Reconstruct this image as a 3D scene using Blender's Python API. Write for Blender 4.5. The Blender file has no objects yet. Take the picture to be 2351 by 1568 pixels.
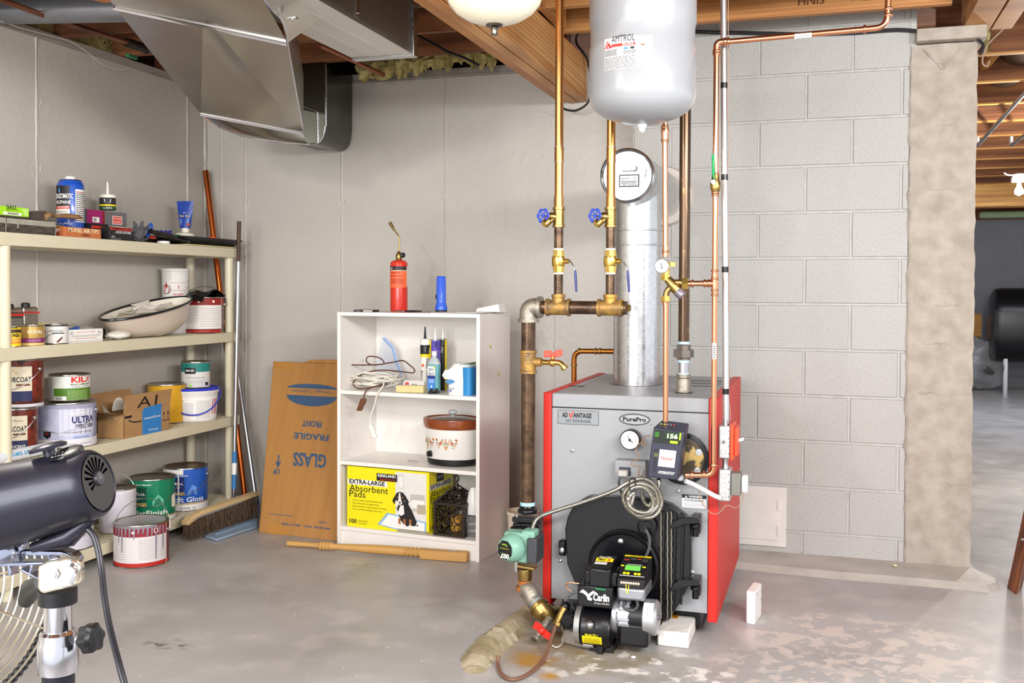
import bpy, math, random
from mathutils import Vector, Matrix
V = Vector
random.seed(7)
scene = bpy.context.scene
COL = scene.collection
# ---------------------------------------------------------------- camera
F, YAW, PITCH, ROLL, CYP, H = 2313.9, 0.30372, -0.02228, -0.00384, 715.6, 1.253
R = Matrix.Rotation(YAW, 3, 'Z') @ Matrix.Rotation(PITCH, 3, 'X') @ Matrix.Rotation(ROLL, 3, 'Y')
EYE = V((0, 0, H))
cam = bpy.data.cameras.new('camera')
cam.sensor_width = 36.0
cam.lens = F * 36.0 / 2351
cam.shift_y = -(784 - CYP) / 2351
cam.clip_start = 0.05
cam_o = bpy.data.objects.new('camera', cam)
COL.objects.link(cam_o)
rx, fw, up = R.col[0], R.col[1], R.col[2]
cam_o.matrix_world = Matrix(((rx[0], up[0], -fw[0], 0), (rx[1], up[1], -fw[1], 0), (rx[2], up[2], -fw[2], H), (0, 0, 0, 1)))
scene.camera = cam_o
# ---------------------------------------------------------------- world, lights, exposure
scene.view_settings.view_transform = 'Standard'
scene.view_settings.look = 'None'
scene.view_settings.gamma = 1.0
scene.view_settings.exposure = 0.30
wd = bpy.data.worlds.new('world')
scene.world = wd
wd.use_nodes = True
wd.node_tree.nodes['Background'].inputs[0].default_value = (0.93, 0.95, 1.0, 1)
wd.node_tree.nodes['Background'].inputs[1].default_value = 1.15


def area(name, loc, target, size, power, col=(1, 1, 1), sy=None):
    l = bpy.data.lights.new(name, 'AREA')
    l.energy = power
    l.color = col
    l.size = size
    if sy:
        l.shape = 'RECTANGLE'
        l.size_y = sy
    o = bpy.data.objects.new(name, l)
    COL.objects.link(o)
    o.location = loc
    d = V(target) - V(loc)
    o.rotation_euler = d.to_track_quat('-Z', 'Y').to_euler()
    return o


def point(name, loc, power, col=(1, 1, 1), rad=0.04):
    l = bpy.data.lights.new(name, 'POINT')
    l.energy = power
    l.color = col
    l.shadow_soft_size = rad
    o = bpy.data.objects.new(name, l)
    COL.objects.link(o)
    o.location = loc
    return o


area('overhead_fill', (0.9, 0.9, 2.15), (-1.1, 4.6, 0.8), 1.3, 66, (1.0, 0.975, 0.94), 0.3)  # unseen overhead area light, added to brighten the room and the bookcase side
area('front_fill', (-1.5, -1.3, 1.7), (-1.7, 4.5, 1.0), 2.4, 125, (0.99, 0.99, 1.0), 1.4)  # unseen area light added behind the camera as broad frontal fill
point('left_fill', (-1.9, 1.5, 2.15), 50, (1.0, 0.94, 0.86), 0.07)  # unseen point light added to lift the left side
point('far_room_bulb', (1.46, 6.95, 1.85), 100, (1.0, 0.95, 0.86), 0.05)
area('far_room_light', (2.4, 10.5, 2.2), (1.8, 10.5, 0.0), 1.6, 55, (0.80, 0.88, 1.0))
area('right_fill', (1.7, 1.9, 2.1), (-1.4, 4.4, 0.7), 0.7, 42, (0.97, 0.98, 1.0), 0.25)  # unseen area light added to brighten the bookcase's right side


# ---------------------------------------------------------------- pixel rays of the photograph onto real planes
def ray(x, y):
    return R @ V(((x - 1175.5) / F, 1.0, -(y - CYP) / F))


def aY(x, y, Y):
    r = ray(x, y)
    return r * (Y / r.y) + EYE


def aX(x, y, X):
    r = ray(x, y)
    return r * (X / r.x) + EYE


def aZ(x, y, Z=0.0):
    r = ray(x, y)
    return r * ((Z - H) / r.z) + EYE


def aP(x, y, p, n):
    r = ray(x, y)
    return r * ((V(p) - EYE).dot(V(n)) / r.dot(V(n))) + EYE


def aD(x, y, d):
    return ray(x, y) * d + EYE


def mpp(p):
    return (V(p) - EYE).dot(R.col[1]) / F


# ---------------------------------------------------------------- materials
def lin(c):
    if isinstance(c, str):
        c = [int(c[i:i + 2], 16) / 255 for i in (0, 2, 4)]
        c = [x / 12.92 if x <= 0.04045 else ((x + 0.055) / 1.055) ** 2.4 for x in c]
    return (c[0], c[1], c[2], 1.0)


MATS = {}


def mat(name, col, rough=0.5, metal=0.0, var=0.0, vs=12.0, col2=None, bump=0.0, bs=80.0, stretch=(1, 1, 1), spec=0.5,
        trans=0.0, alpha=1.0, emit=0.0, coat=0.0, wave=0.0, ws=8.0, vor=0.0, vos=60.0, th=None, detail=4.0, ior=1.45):
    """procedural principled material: a noise (or wave) mixes col and col2, a second noise gives relief"""
    if name in MATS:
        return MATS[name]
    m = bpy.data.materials.new(name)
    MATS[name] = m
    m.use_nodes = True
    nt = m.node_tree
    N, L = nt.nodes, nt.links
    b = N['Principled BSDF']
    b.inputs['Base Color'].default_value = lin(col)
    b.inputs['Roughness'].default_value = rough
    b.inputs['Metallic'].default_value = metal
    b.inputs['Specular IOR Level'].default_value = spec
    b.inputs['IOR'].default_value = ior
    b.inputs['Transmission Weight'].default_value = trans
    b.inputs['Alpha'].default_value = alpha
    b.inputs['Coat Weight'].default_value = coat
    if emit:
        b.inputs['Emission Color'].default_value = lin(col)
        b.inputs['Emission Strength'].default_value = emit
    tc = N.new('ShaderNodeTexCoord')
    mp = N.new('ShaderNodeMapping')
    mp.inputs['Scale'].default_value = stretch
    L.new(tc.outputs['Object'], mp.inputs['Vector'])
    c1 = lin(col)
    c2 = lin(col2) if col2 else tuple(x * 0.72 for x in c1[:3]) + (1,)
    out = None
    if var > 0 or col2:
        nz = N.new('ShaderNodeTexNoise')
        nz.inputs['Scale'].default_value = vs
        nz.inputs['Detail'].default_value = detail
        L.new(mp.outputs[0], nz.inputs['Vector'])
        src = nz.outputs['Fac']
        rp = N.new('ShaderNodeMapRange')
        lo, hi = th if th else (0.35, 0.68)
        rp.inputs['From Min'].default_value = lo
        rp.inputs['From Max'].default_value = hi
        rp.inputs['To Max'].default_value = var if var else 1.0
        L.new(src, rp.inputs['Value'])
        mx = N.new('ShaderNodeMix')
        mx.data_type = 'RGBA'
        mx.inputs[6].default_value = c1
        mx.inputs[7].default_value = c2
        L.new(rp.outputs[0], mx.inputs[0])
        out = mx.outputs[2]
    if wave:
        wv = N.new('ShaderNodeTexWave')
        wv.wave_type = 'RINGS'
        wv.inputs['Scale'].default_value = ws
        wv.inputs['Distortion'].default_value = 6.0
        wv.inputs['Detail'].default_value = 3.0
        wv.inputs['Detail Scale'].default_value = 1.2
        L.new(mp.outputs[0], wv.inputs['Vector'])
        ml = N.new('ShaderNodeMath')
        ml.operation = 'MULTIPLY'
        ml.inputs[1].default_value = wave
        L.new(wv.outputs['Fac'], ml.inputs[0])
        mx = N.new('ShaderNodeMix')
        mx.data_type = 'RGBA'
        if out:
            L.new(out, mx.inputs[6])
        else:
            mx.inputs[6].default_value = c1
        mx.inputs[7].default_value = tuple(x * 0.55 for x in c2[:3]) + (1,)
        L.new(ml.outputs[0], mx.inputs[0])
        out = mx.outputs[2]
    if vor:
        vo = N.new('ShaderNodeTexVoronoi')
        vo.inputs['Scale'].default_value = vos
        L.new(mp.outputs[0], vo.inputs['Vector'])
        mr = N.new('ShaderNodeMapRange')
        mr.inputs['To Min'].default_value = max(0.02, rough - vor)
        mr.inputs['To Max'].default_value = rough + vor
        sx = N.new('ShaderNodeSeparateColor')
        L.new(vo.outputs['Color'], sx.inputs[0])
        L.new(sx.outputs[0], mr.inputs['Value'])
        L.new(mr.outputs[0], b.inputs['Roughness'])
    if out:
        L.new(out, b.inputs['Base Color'])
    if bump:
        nb = N.new('ShaderNodeTexNoise')
        nb.inputs['Scale'].default_value = bs
        nb.inputs['Detail'].default_value = 5.0
        L.new(mp.outputs[0], nb.inputs['Vector'])
        bp = N.new('ShaderNodeBump')
        bp.inputs['Strength'].default_value = bump
        bp.inputs['Distance'].default_value = 0.004
        L.new(nb.outputs['Fac'], bp.inputs['Height'])
        L.new(bp.outputs[0], b.inputs['Normal'])
    return m


def C(h, rough=0.5, **k):
    """plain colour, faint variation"""
    return mat('paint_%s_%d' % (h, int(rough * 100)) + ''.join('%s%s' % (a, str(k[a])[:6]) for a in k), h, rough, var=k.pop('var', 0.15), vs=k.pop('vs', 25), **k)


WHITE = C('f2f0ea', 0.45)
INK = C('15151a', 0.5)
BLACK = mat('black_enamel', '0b0b10', 0.28, var=0.3, vs=9, bump=0.15, bs=120)
BLKPL = C('131316', 0.4)
CHROME = mat('chrome', 'e6e6ea', 0.10, 1.0, var=0.1)
STEEL = mat('zinc_steel', 'c8c9cc', 0.28, 1.0, var=0.3, vs=30)
GALV = mat('galvanised', 'cdcfd0', 0.26, 1.0, var=0.35, vs=14, vor=0.05, vos=150)
SHEET = mat('duct_sheet', 'd8d4ca', 0.27, 1.0, var=0.5, vs=3.0, col2='b5b0a6', stretch=(1, 0.4, 1), bump=0.1, bs=3)
COPPER = mat('copper', 'eba982', 0.24, 1.0, var=0.5, vs=9, col2='cf8555', stretch=(1, 1, .3))
COPPERD = mat('copper_aged', 'dba468', 0.3, 1.0, var=0.8, vs=7, col2='a56c34', stretch=(1, 1, .3))
BRASS = mat('brass', 'e2c06a', 0.24, 1.0, var=0.4, vs=20, col2='b3903c')
BRONZE = mat('bronze', 'b3985e', 0.35, 1.0, var=0.7, vs=35, col2='7f6435', bump=0.2, bs=150)
IRON = mat('black_iron', '6b5440', 0.33, 0.65, var=0.9, vs=28, col2='3a2c22', bump=0.2, bs=90)
RUSTY = mat('rusty_fitting', 'b98f45', 0.5, 0.55, var=1.0, vs=24, col2='6b5a48', bump=0.5, bs=110)
MALL = mat('malleable_iron', 'a39d90', 0.45, 0.7, var=0.6, vs=30, col2='7d766a', bump=0.5, bs=160)
WOOD = mat('pine', 'd89c56', 0.55, var=1.0, vs=6, col2='a5622a', stretch=(1, .12, 6), wave=.35, ws=5, bump=.15, bs=60)


# ---------------------------------------------------------------- mesh builder
def frame(ax):
    ax = V(ax).normalized()
    h = V((0, 0, 1)) if abs(ax.z) < 0.9 else V((1, 0, 0))
    u = h.cross(ax).normalized()
    return u, ax.cross(u), ax


def catmull(pts, k=6, closed=False):
    P = [V(p) for p in pts]
    n = len(P)
    out = []
    for i in range(n if closed else n - 1):
        p0 = P[(i - 1) % n] if closed or i else P[0] * 2 - P[1]
        p1, p2 = P[i], P[(i + 1) % n]
        p3 = P[(i + 2) % n] if closed or i < n - 2 else P[-1] * 2 - P[-2]
        for j in range(k):
            t = j / k
            out.append(0.5 * ((2 * p1) + (p2 - p0) * t + (2 * p0 - 5 * p1 + 4 * p2 - p3) * t * t + (3 * p1 - p0 - 3 * p2 + p3) * t ** 3))
    if not closed:
        out.append(P[-1])
    return out


def bendpath(pts, rad, k=6):
    P = [V(p) for p in pts]
    out = [P[0]]
    for i in range(1, len(P) - 1):
        a, b, c = P[i - 1], P[i], P[i + 1]
        d1, d2 = (a - b), (c - b)
        r = min(rad, d1.length * .49, d2.length * .49)
        q1, q2 = b + d1.normalized() * r, b + d2.normalized() * r
        for j in range(k + 1):
            t = j / k
            out.append(q1 * (1 - t) ** 2 + b * 2 * t * (1 - t) + q2 * t * t)
    out.append(P[-1])
    return out


class Flat:
    def __init__(s, o, u=(1, 0, 0), v=(0, 0, 1)):
        s.o, s.u, s.v = V(o), V(u).normalized(), V(v).normalized()
        s.n = s.u.cross(s.v)

    def __call__(s, a, b, off=0.0):
        return s.o + s.u * a + s.v * b + s.n * off


class Wrap:
    """cylinder (or cone) surface: a runs right round the can, b up"""
    def __init__(s, c, r, a0, r2=None, h=1.0, sq=1.0, rot=0.0):
        s.c, s.r, s.a0, s.r2, s.h = V(c), r, a0, r if r2 is None else r2, h

    def __call__(s, a, b, off=0.0):
        r = s.r + (s.r2 - s.r) * b / s.h + off
        t = s.a0 + a / s.r
        return V((s.c.x + r * math.cos(t), s.c.y + r * math.sin(t), s.c.z + b))


TXT = {}


def glyphs(s, bold):
    k = (s, bold)
    if k not in TXT:
        cu = bpy.data.curves.new('t', 'FONT')
        cu.body = s
        cu.size = 1.0
        cu.resolution_u = 2
        cu.offset = bold
        o = bpy.data.objects.new('t', cu)
        me = o.to_mesh()
        TXT[k] = ([tuple(v.co) for v in me.vertices], [tuple(p.vertices) for p in me.polygons])
        o.to_mesh_clear()
        bpy.data.objects.remove(o)
        bpy.data.curves.remove(cu)
    return TXT[k]


class MB:
    def __init__(s, m=None):
        s.v, s.f, s.k, s.ms, s.m = [], [], [], [], m

    def mi(s, m):
        m = m or s.m
        if m not in s.ms:
            s.ms.append(m)
        return s.ms.index(m)

    def add(s, vs, fs, m=None):
        b = len(s.v)
        s.v += [V(v) for v in vs]
        s.f += [tuple(i + b for i in f) for f in fs]
        s.k += [s.mi(m)] * len(fs)
        return s

    def box(s, x0, x1, y0, y1, z0, z1, m=None, rot=0.0, piv=None, tx=0.0, ty=0.0):
        vs = [V((x, y, z)) for x in (x0, x1) for y in (y0, y1) for z in (z0, z1)]
        if rot or tx or ty:
            c = V(piv) if piv else V(((x0 + x1) / 2, (y0 + y1) / 2, (z0 + z1) / 2))
            M = Matrix.Rotation(rot, 3, 'Z') @ Matrix.Rotation(ty, 3, 'Y') @ Matrix.Rotation(tx, 3, 'X')
            vs = [M @ (v - c) + c for v in vs]
        return s.add(vs, [(0, 1, 3, 2), (4, 6, 7, 5), (0, 4, 5, 1), (2, 3, 7, 6), (0, 2, 6, 4), (1, 5, 7, 3)], m)

    def obox(s, c, ux, uy, uz, m=None):
        """oriented box: centre and three half-extent vectors"""
        c, ux, uy, uz = V(c), V(ux), V(uy), V(uz)
        vs = [c + ux * a + uy * b + uz * d for a in (-1, 1) for b in (-1, 1) for d in (-1, 1)]
        return s.add(vs, [(0, 1, 3, 2), (4, 6, 7, 5), (0, 4, 5, 1), (2, 3, 7, 6), (0, 2, 6, 4), (1, 5, 7, 3)], m)

    def lathe(s, prof, base=(0, 0, 0), ax=(0, 0, 1), n=24, m=None, cap=True, a0=0.0, sx=1.0, sy=1.0, uv=None):
        u, v, w = uv if uv else frame(ax)
        base = V(base)
        vs, fs = [], []
        for r, h in prof:
            for i in range(n):
                a = a0 + 2 * math.pi * i / n
                vs.append(base + u * (r * sx * math.cos(a)) + v * (r * sy * math.sin(a)) + w * h)
        for j in range(len(prof) - 1):
            for i in range(n):
                k = (i + 1) % n
                fs.append((j * n + i, j * n + k, (j + 1) * n + k, (j + 1) * n + i))
        if cap:
            if prof[0][0] > 1e-4:
                fs.append(tuple(reversed(range(n))))
            if prof[-1][0] > 1e-4:
                fs.append(tuple((len(prof) - 1) * n + i for i in range(n)))
        return s.add(vs, fs, m)

    def cyl(s, p0, p1, r, r1=None, n=16, m=None, cap=True, a0=0.0):
        d = V(p1) - V(p0)
        return s.lathe([(r, 0), (r if r1 is None else r1, d.length)], p0, d, n, m, cap, a0)

    def ball(s, c, r, n=12, m=None, sx=1, sy=1, sz=1, ax=(0, 0, 1)):
        pr = [(max(1e-5, r * math.sin(math.pi * i / (n // 2 + 2))), -r * sz * math.cos(math.pi * i / (n // 2 + 2))) for i in range(n // 2 + 3)]
        return s.lathe(pr, c, ax, n, m, False, 0, sx, sy)

    def tube(s, pts, r, n=8, m=None, closed=False, cap=True, flat=1.0):
        P = [V(p) for p in pts]
        q = len(P)
        rr = r if isinstance(r, (list, tuple)) else [r] * q
        t0 = (P[1] - P[0]).normalized()
        u, v, _ = frame(t0)
        vs, fs = [], []
        pt = t0
        for i, p in enumerate(P):
            if closed:
                t = (P[(i + 1) % q] - P[i - 1]).normalized()
            else:
                t = (P[min(i + 1, q - 1)] - P[max(i - 1, 0)])
                t = t.normalized() if t.length > 1e-9 else pt
            ax = pt.cross(t)
            if ax.length > 1e-7:
                M = Matrix.Rotation(pt.angle(t), 3, ax.normalized())
                u, v = M @ u, M @ v
            pt = t
            for k in range(n):
                a = 2 * math.pi * k / n
                vs.append(p + u * (rr[i] * math.cos(a)) + v * (rr[i] * flat * math.sin(a)))
        for j in range(q if closed else q - 1):
            j2 = (j + 1) % q
            for k in range(n):
                k2 = (k + 1) % n
                fs.append((j * n + k, j * n + k2, j2 * n + k2, j2 * n + k))
        if cap and not closed:
            fs.append(tuple(reversed(range(n))))
            fs.append(tuple((q - 1) * n + k for k in range(n)))
        return s.add(vs, fs, m)

    def prism(s, pts, d, m=None, cap=True):
        """closed outline (3-D points) extruded by the vector d"""
        P = [V(p) for p in pts]
        n = len(P)
        d = V(d)
        fs = [(i, (i + 1) % n, (i + 1) % n + n, i + n) for i in range(n)]
        if cap:
            fs += [tuple(reversed(range(n))), tuple(range(n, 2 * n))]
        return s.add(P + [p + d for p in P], fs, m)

    def grid(s, fn, nu, nv, m=None, thick=None):
        vs = [fn(i / nu, j / nv) for j in range(nv + 1) for i in range(nu + 1)]
        w = nu + 1
        fs = [(j * w + i, j * w + i + 1, (j + 1) * w + i + 1, (j + 1) * w + i) for j in range(nv) for i in range(nu)]
        s.add(vs, fs, m)
        if thick:
            t = V(thick)
            s.add([V(v) + t for v in vs], [tuple(reversed(f)) for f in fs], m)
            b = len(s.v) - 2 * len(vs)
            o = len(vs)
            edge = [i for i in range(w)] + [j * w + nu for j in range(1, nv + 1)] + [nv * w + i for i in range(nu - 1, -1, -1)] + [j * w for j in range(nv - 1, 0, -1)]
            k = s.mi(m)
            for a, c in zip(edge, edge[1:] + edge[:1]):
                s.f.append((b + c, b + a, b + a + o, b + c + o))
                s.k.append(k)
        return s

    # flat print on a surface S
    def rect(s, S, a0, b0, a1, b1, m, off=0.0006, n=1):
        if isinstance(S, Wrap):
            n = max(n, int(abs(a1 - a0) / S.r / 0.2) + 1)
        vs = [S(a0 + (a1 - a0) * i / n, b, off) for b in (b0, b1) for i in range(n + 1)]
        return s.add(vs, [(i, i + 1, n + 2 + i, n + 1 + i) for i in range(n)], m)

    def poly(s, S, pts, m, off=0.0008):
        return s.add([S(a, b, off) for a, b in pts], [tuple(range(len(pts)))], m)

    def disc(s, S, a, b, r, m, off=0.0008, rb=None, n=20):
        return s.poly(S, [(a + r * math.cos(6.2832 * i / n), b + (rb or r) * math.sin(6.2832 * i / n)) for i in range(n)], m, off)

    def ring(s, S, a, b, r, w, m, off=0.0009, rb=None, n=24, t0=0, t1=6.2832):
        rb = rb or r
        vs = []
        for i in range(n + 1):
            t = t0 + (t1 - t0) * i / n
            for q in (0, w):
                vs.append(S(a + (r - q) * math.cos(t), b + (rb - q) * math.sin(t), off))
        return s.add(vs, [(2 * i, 2 * i + 2, 2 * i + 3, 2 * i + 1) for i in range(n)], m)

    def txt(s, S, t, a, b, size, m, off=0.0012, al='c', sx=1.0, bold=0.0, rot=0.0, w=None, slant=0.0):
        vs, fs = glyphs(t, bold)
        if not vs:
            return s
        x0, x1 = min(v[0] for v in vs), max(v[0] for v in vs)
        if w:
            sx = w / ((x1 - x0) * size)
        xo = {'c': (x0 + x1) / 2, 'l': x0, 'r': x1}[al]
        ca, sa = math.cos(rot), math.sin(rot)
        out = []
        for v in vs:
            p, q = (v[0] - xo + slant * v[1]) * size * sx, v[1] * size
            out.append(S(a + p * ca - q * sa, b + p * sa + q * ca, off))
        return s.add(out, fs, m)

    def fine(s, S, a0, b0, a1, b1, n, m, off=0.0012, seed=1, fill=.45):
        """rows of print too small to read in the photograph"""
        rd = random.Random(seed)
        hh = (b1 - b0) / n
        for i in range(n):
            x = a0
            while x < a1 - 0.001:
                L = (a1 - a0) * rd.uniform(.06, .22)
                e = min(a1, x + L)
                s.rect(S, x, b0 + i * hh, e, b0 + i * hh + hh * fill, m, off)
                x = e + (a1 - a0) * rd.uniform(.015, .03)
        return s

    def build(s, name, parent=None, loc=None, label=None, bevel=0.0, smooth=35, **props):
        me = bpy.data.meshes.new(name)
        o = bpy.data.objects.new(name, me)
        if parent is not None:
            base = ROOT[parent.name]
            o.parent = parent
        else:
            base = V(loc) if loc is not None else V((0, 0, 0))
            o.location = base
        ROOT[o.name] = base
        me.from_pydata([tuple(v - base) for v in s.v], [], s.f)
        for q in s.ms:
            me.materials.append(q)
        me.polygons.foreach_set('material_index', s.k)
        if smooth:
            me.polygons.foreach_set('use_smooth', [True] * len(me.polygons))
            me.set_sharp_from_angle(angle=math.radians(smooth))
        me.update()
        COL.objects.link(o)
        if bevel:
            b = o.modifiers.new('bevel', 'BEVEL')
            b.width = bevel
            b.segments = 2
            b.limit_method = 'ANGLE'
            b.angle_limit = math.radians(50)
        if label:
            o['label'] = label
        for k in props:
            o[k] = props[k]
        return o


ROOT = {}


def thing(name, label, cat, loc, group=None):
    o = bpy.data.objects.new(name, None)
    o.empty_display_size = 0.05
    COL.objects.link(o)
    o.location = loc
    ROOT[o.name] = V(loc)
    o['label'] = label
    o['category'] = cat
    if group:
        o['group'] = group
    return o


def solo(mb, name, label, cat, loc, group=None, **k):
    o = mb.build(name, None, loc, **k)
    o['label'] = label
    o['category'] = cat
    if group:
        o['group'] = group
    return o


def struct(mb, name, parent=None, **k):
    o = mb.build(name, parent, **k)
    if parent is None:
        o['kind'] = 'structure'
    return o
# ================================================================ SETTING
XL, YB, YK = -3.42, 5.02, 4.80          # left wall, poured back wall, block wall
WALLP = mat('painted_poured_concrete', 'beb9b1', 0.4, var=.55, vs=1.6, col2='b0aba4', bump=.5, bs=30, spec=.45)
WALLL = mat('painted_poured_concrete_left', 'bcb6ac', 0.4, var=.55, vs=1.6, col2='aea9a1', bump=.5, bs=30, spec=.45)
BLOCKM = mat('painted_block', 'b4b3b0', 0.7, var=.8, vs=210, col2='8c8a86', bump=1.0, bs=130, detail=3, th=(.55, .68))
MORTAR = mat('mortar', 'b9b8b4', 0.7, var=.5, vs=20, bump=.4, bs=90)
PARGE = mat('parged_column', 'aea599', 0.7, var=.9, vs=14, col2='978d80', bump=1.0, bs=45, detail=8)
FARW = mat('far_wall_paint', '7c7e86', 0.6, var=.6, vs=2, bump=.3, bs=20)


def floor_material():
    m = bpy.data.materials.new('painted_concrete_floor')
    m.use_nodes = True
    N, L = m.node_tree.nodes, m.node_tree.links
    b = N['Principled BSDF']
    tc = N.new('ShaderNodeTexCoord')
    P = tc.outputs['Object']

    def noise(s, d=5, st=None):
        n = N.new('ShaderNodeTexNoise')
        n.inputs['Scale'].default_value = s
        n.inputs['Detail'].default_value = d
        if st:
            q = N.new('ShaderNodeMapping')
            q.inputs['Scale'].default_value = st
            L.new(P, q.inputs[0])
            L.new(q.outputs[0], n.inputs[0])
        else:
            L.new(P, n.inputs['Vector'])
        return n.outputs['Fac']

    def rng(x, lo, hi, a=0.0, c=1.0):
        r = N.new('ShaderNodeMapRange')
        for k, v in (('From Min', lo), ('From Max', hi), ('To Min', a), ('To Max', c)):
            r.inputs[k].default_value = v
        L.new(x, r.inputs['Value'])
        return r.outputs[0]

    def mul(a, c):
        q = N.new('ShaderNodeMath')
        q.operation = 'MULTIPLY'
        L.new(a, q.inputs[0])
        if isinstance(c, float):
            q.inputs[1].default_value = c
        else:
            L.new(c, q.inputs[1])
        return q.outputs[0]

    def spot(x, y, rx_, ry_, inner=.45):
        q = N.new('ShaderNodeMapping')
        q.inputs['Location'].default_value = (-x / rx_, -y / ry_, 0)
        q.inputs['Scale'].default_value = (1 / rx_, 1 / ry_, 0)
        L.new(P, q.inputs[0])
        ln = N.new('ShaderNodeVectorMath')
        ln.operation = 'LENGTH'
        L.new(q.outputs[0], ln.inputs[0])
        return rng(ln.outputs['Value'], 1.0, inner)

    def mix(fac, a, c):
        q = N.new('ShaderNodeMix')
        q.data_type = 'RGBA'
        L.new(fac, q.inputs[0])
        if isinstance(a, str):
            q.inputs[6].default_value = lin(a)
        else:
            L.new(a, q.inputs[6])
        q.inputs[7].default_value = lin(c)
        return q.outputs[2]

    c = mix(rng(noise(1.1, 6), .35, .7), 'b0adab', '9e9c9c')
    c = mix(mul(rng(noise(2.6, 6), .5, .7), .45), c, '8b8783')
    c = mix(mul(rng(noise(5, 8), .52, .66), 0.4), c, 'c6c0bc')
    c = mix(mul(rng(noise(60, 3, (1.0, .45, 1)), .68, .71), .7), c, 'd6d1cb')
    c = mix(mul(rng(noise(55, 3), .72, .75), .6), c, '7a7672')
    # bare patch where the paint has flaked off, right of the boiler
    c = mix(mul(rng(noise(10, 4), .51, .53), spot(.12, 3.78, .46, .34, .75)), c, 'c6bdb5')
    c = mix(mul(rng(noise(19, 5), .53, .56), spot(.22, 3.3, .75, .5, .6)), c, 'c3b9b1')
    # brown water stains in front of the boiler
    c = mix(mul(rng(noise(6, 6), .35, .6), spot(-.88, 3.42, .34, .32)), c, '8c7650')
    c = mix(mul(rng(noise(9, 6), .42, .6), spot(-.62, 3.35, .22, .20)), c, '8f8772')
    c = mix(spot(-.845, 3.13, .05, .045, .1), c, 'b98a2c')
    c = mix(mul(rng(noise(9, 6), .4, .6), spot(-.93, 3.24, .12, .1)), c, 'a87f3a')
    c = mix(mul(rng(noise(14, 5), .55, .62), spot(-.5, 3.2, .5, .35)), c, 'e2dfda')
    c = mix(mul(rng(noise(30, 5), .5, .6), spot(-1.98, 4.12, .08, .03)), c, '4d463f')
    c = mix(mul(rng(noise(30, 5), .5, .6), spot(-2.2, 3.0, .12, .06)), c, '6f6a66')
    L.new(c, b.inputs['Base Color'])
    L.new(rng(noise(3, 5), .3, .7, .28, .5), b.inputs['Roughness'])
    bp = N.new('ShaderNodeBump')
    bp.inputs['Strength'].default_value = .25
    bp.inputs['Distance'].default_value = .005
    L.new(noise(11, 7), bp.inputs['Height'])
    L.new(bp.outputs[0], b.inputs['Normal'])
    return m


FLOORM = floor_material()
mb = MB(FLOORM)
mb.grid(lambda u, v: V((-3.42 + u * 9.4, -1.6 + v * 16.3, 0)), 40, 60, thick=(0, 0, -.1))
struct(mb, 'floor')

mb = MB(WALLL).box(XL - .2, XL, -1.6, YB + .2, -.1, 2.38)
wl = struct(mb, 'wall_left')
mb = MB(WALLP).box(XL, -.86, YB, YB + .2, -.1, 2.38)
wb = struct(mb, 'wall_back')


def ridge(parent, pts, nrm, m, w=.006, name='form_seam'):
    n = V(nrm)
    rd = random.Random(int(abs(pts[0][0] * 1000 + pts[0][1] * 77)))
    a, b = V(pts[0]), V(pts[1])
    q = []
    rr = []
    for i in range(41):
        t = i / 40
        q.append(a.lerp(b, t) + n.cross(V((0, 0, 1))) * rd.uniform(-.0015, .0015) - n * w * .35)
        rr.append(w * rd.uniform(.75, 1.6))
    MB(m).tube(q, rr, 6).build(name, parent)


def tie(parent, p, nrm, m, s=.03):
    n = V(nrm)
    rd = random.Random(int(p[2] * 999 + p[0] * 55))
    mb = MB(m)
    u = n.cross(V((0, 0, 1)))
    for i in range(4):
        c = V(p) + u * rd.uniform(-s, s) + V((0, 0, rd.uniform(-s, s)))
        mb.ball(c, rd.uniform(.006, .015), 8, sx=.7, sy=1.3, sz=.16, ax=n)
    mb.build('tie_patch', parent)


for px in (85, 431):
    p = aX(px, 500, XL)
    ridge(wl, [(XL, p.y, 0), (XL, p.y, 2.38)], (1, 0, 0), WALLL)
    for z in (.55, 1.02, 1.45, 1.78, 2.08):
        tie(wl, (XL, p.y, z), (1, 0, 0), WALLL)
for px in (509, 564, 785, 1022, 1275):
    p = aY(px, 600, YB)
    ridge(wb, [(p.x, YB, 0), (p.x, YB, 2.38)], (0, -1, 0), WALLP, .0055 if px != 1275 else .003)
    for z in (.35, .95, 1.32, 1.72, 2.1):
        tie(wb, (p.x, YB, z), (0, -1, 0), WALLP)
ridge(wl, [(XL, YB - .01, 0), (XL, YB - .01, 2.38)], (1, 0, 0), WALLP, .012, 'corner_fillet')
# painted sill plate on the poured wall
SILLM = mat('painted_sill', '9c948c', .5, var=.4, vs=8, stretch=(.3, 1, 6), bump=.2)
mb = MB(SILLM).box(XL, -1.33, YB - .002, YB + .14, 2.381, 2.42)
mb.box(XL, -1.33, YB - .008, YB + .1, 2.372, 2.384)
struct(mb, 'sill_plate', wb)
mb = MB(SILLM).box(XL - .14, XL + .002, -1.6, YB, 2.381, 2.42)
struct(mb, 'sill_plate', wl)

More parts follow.
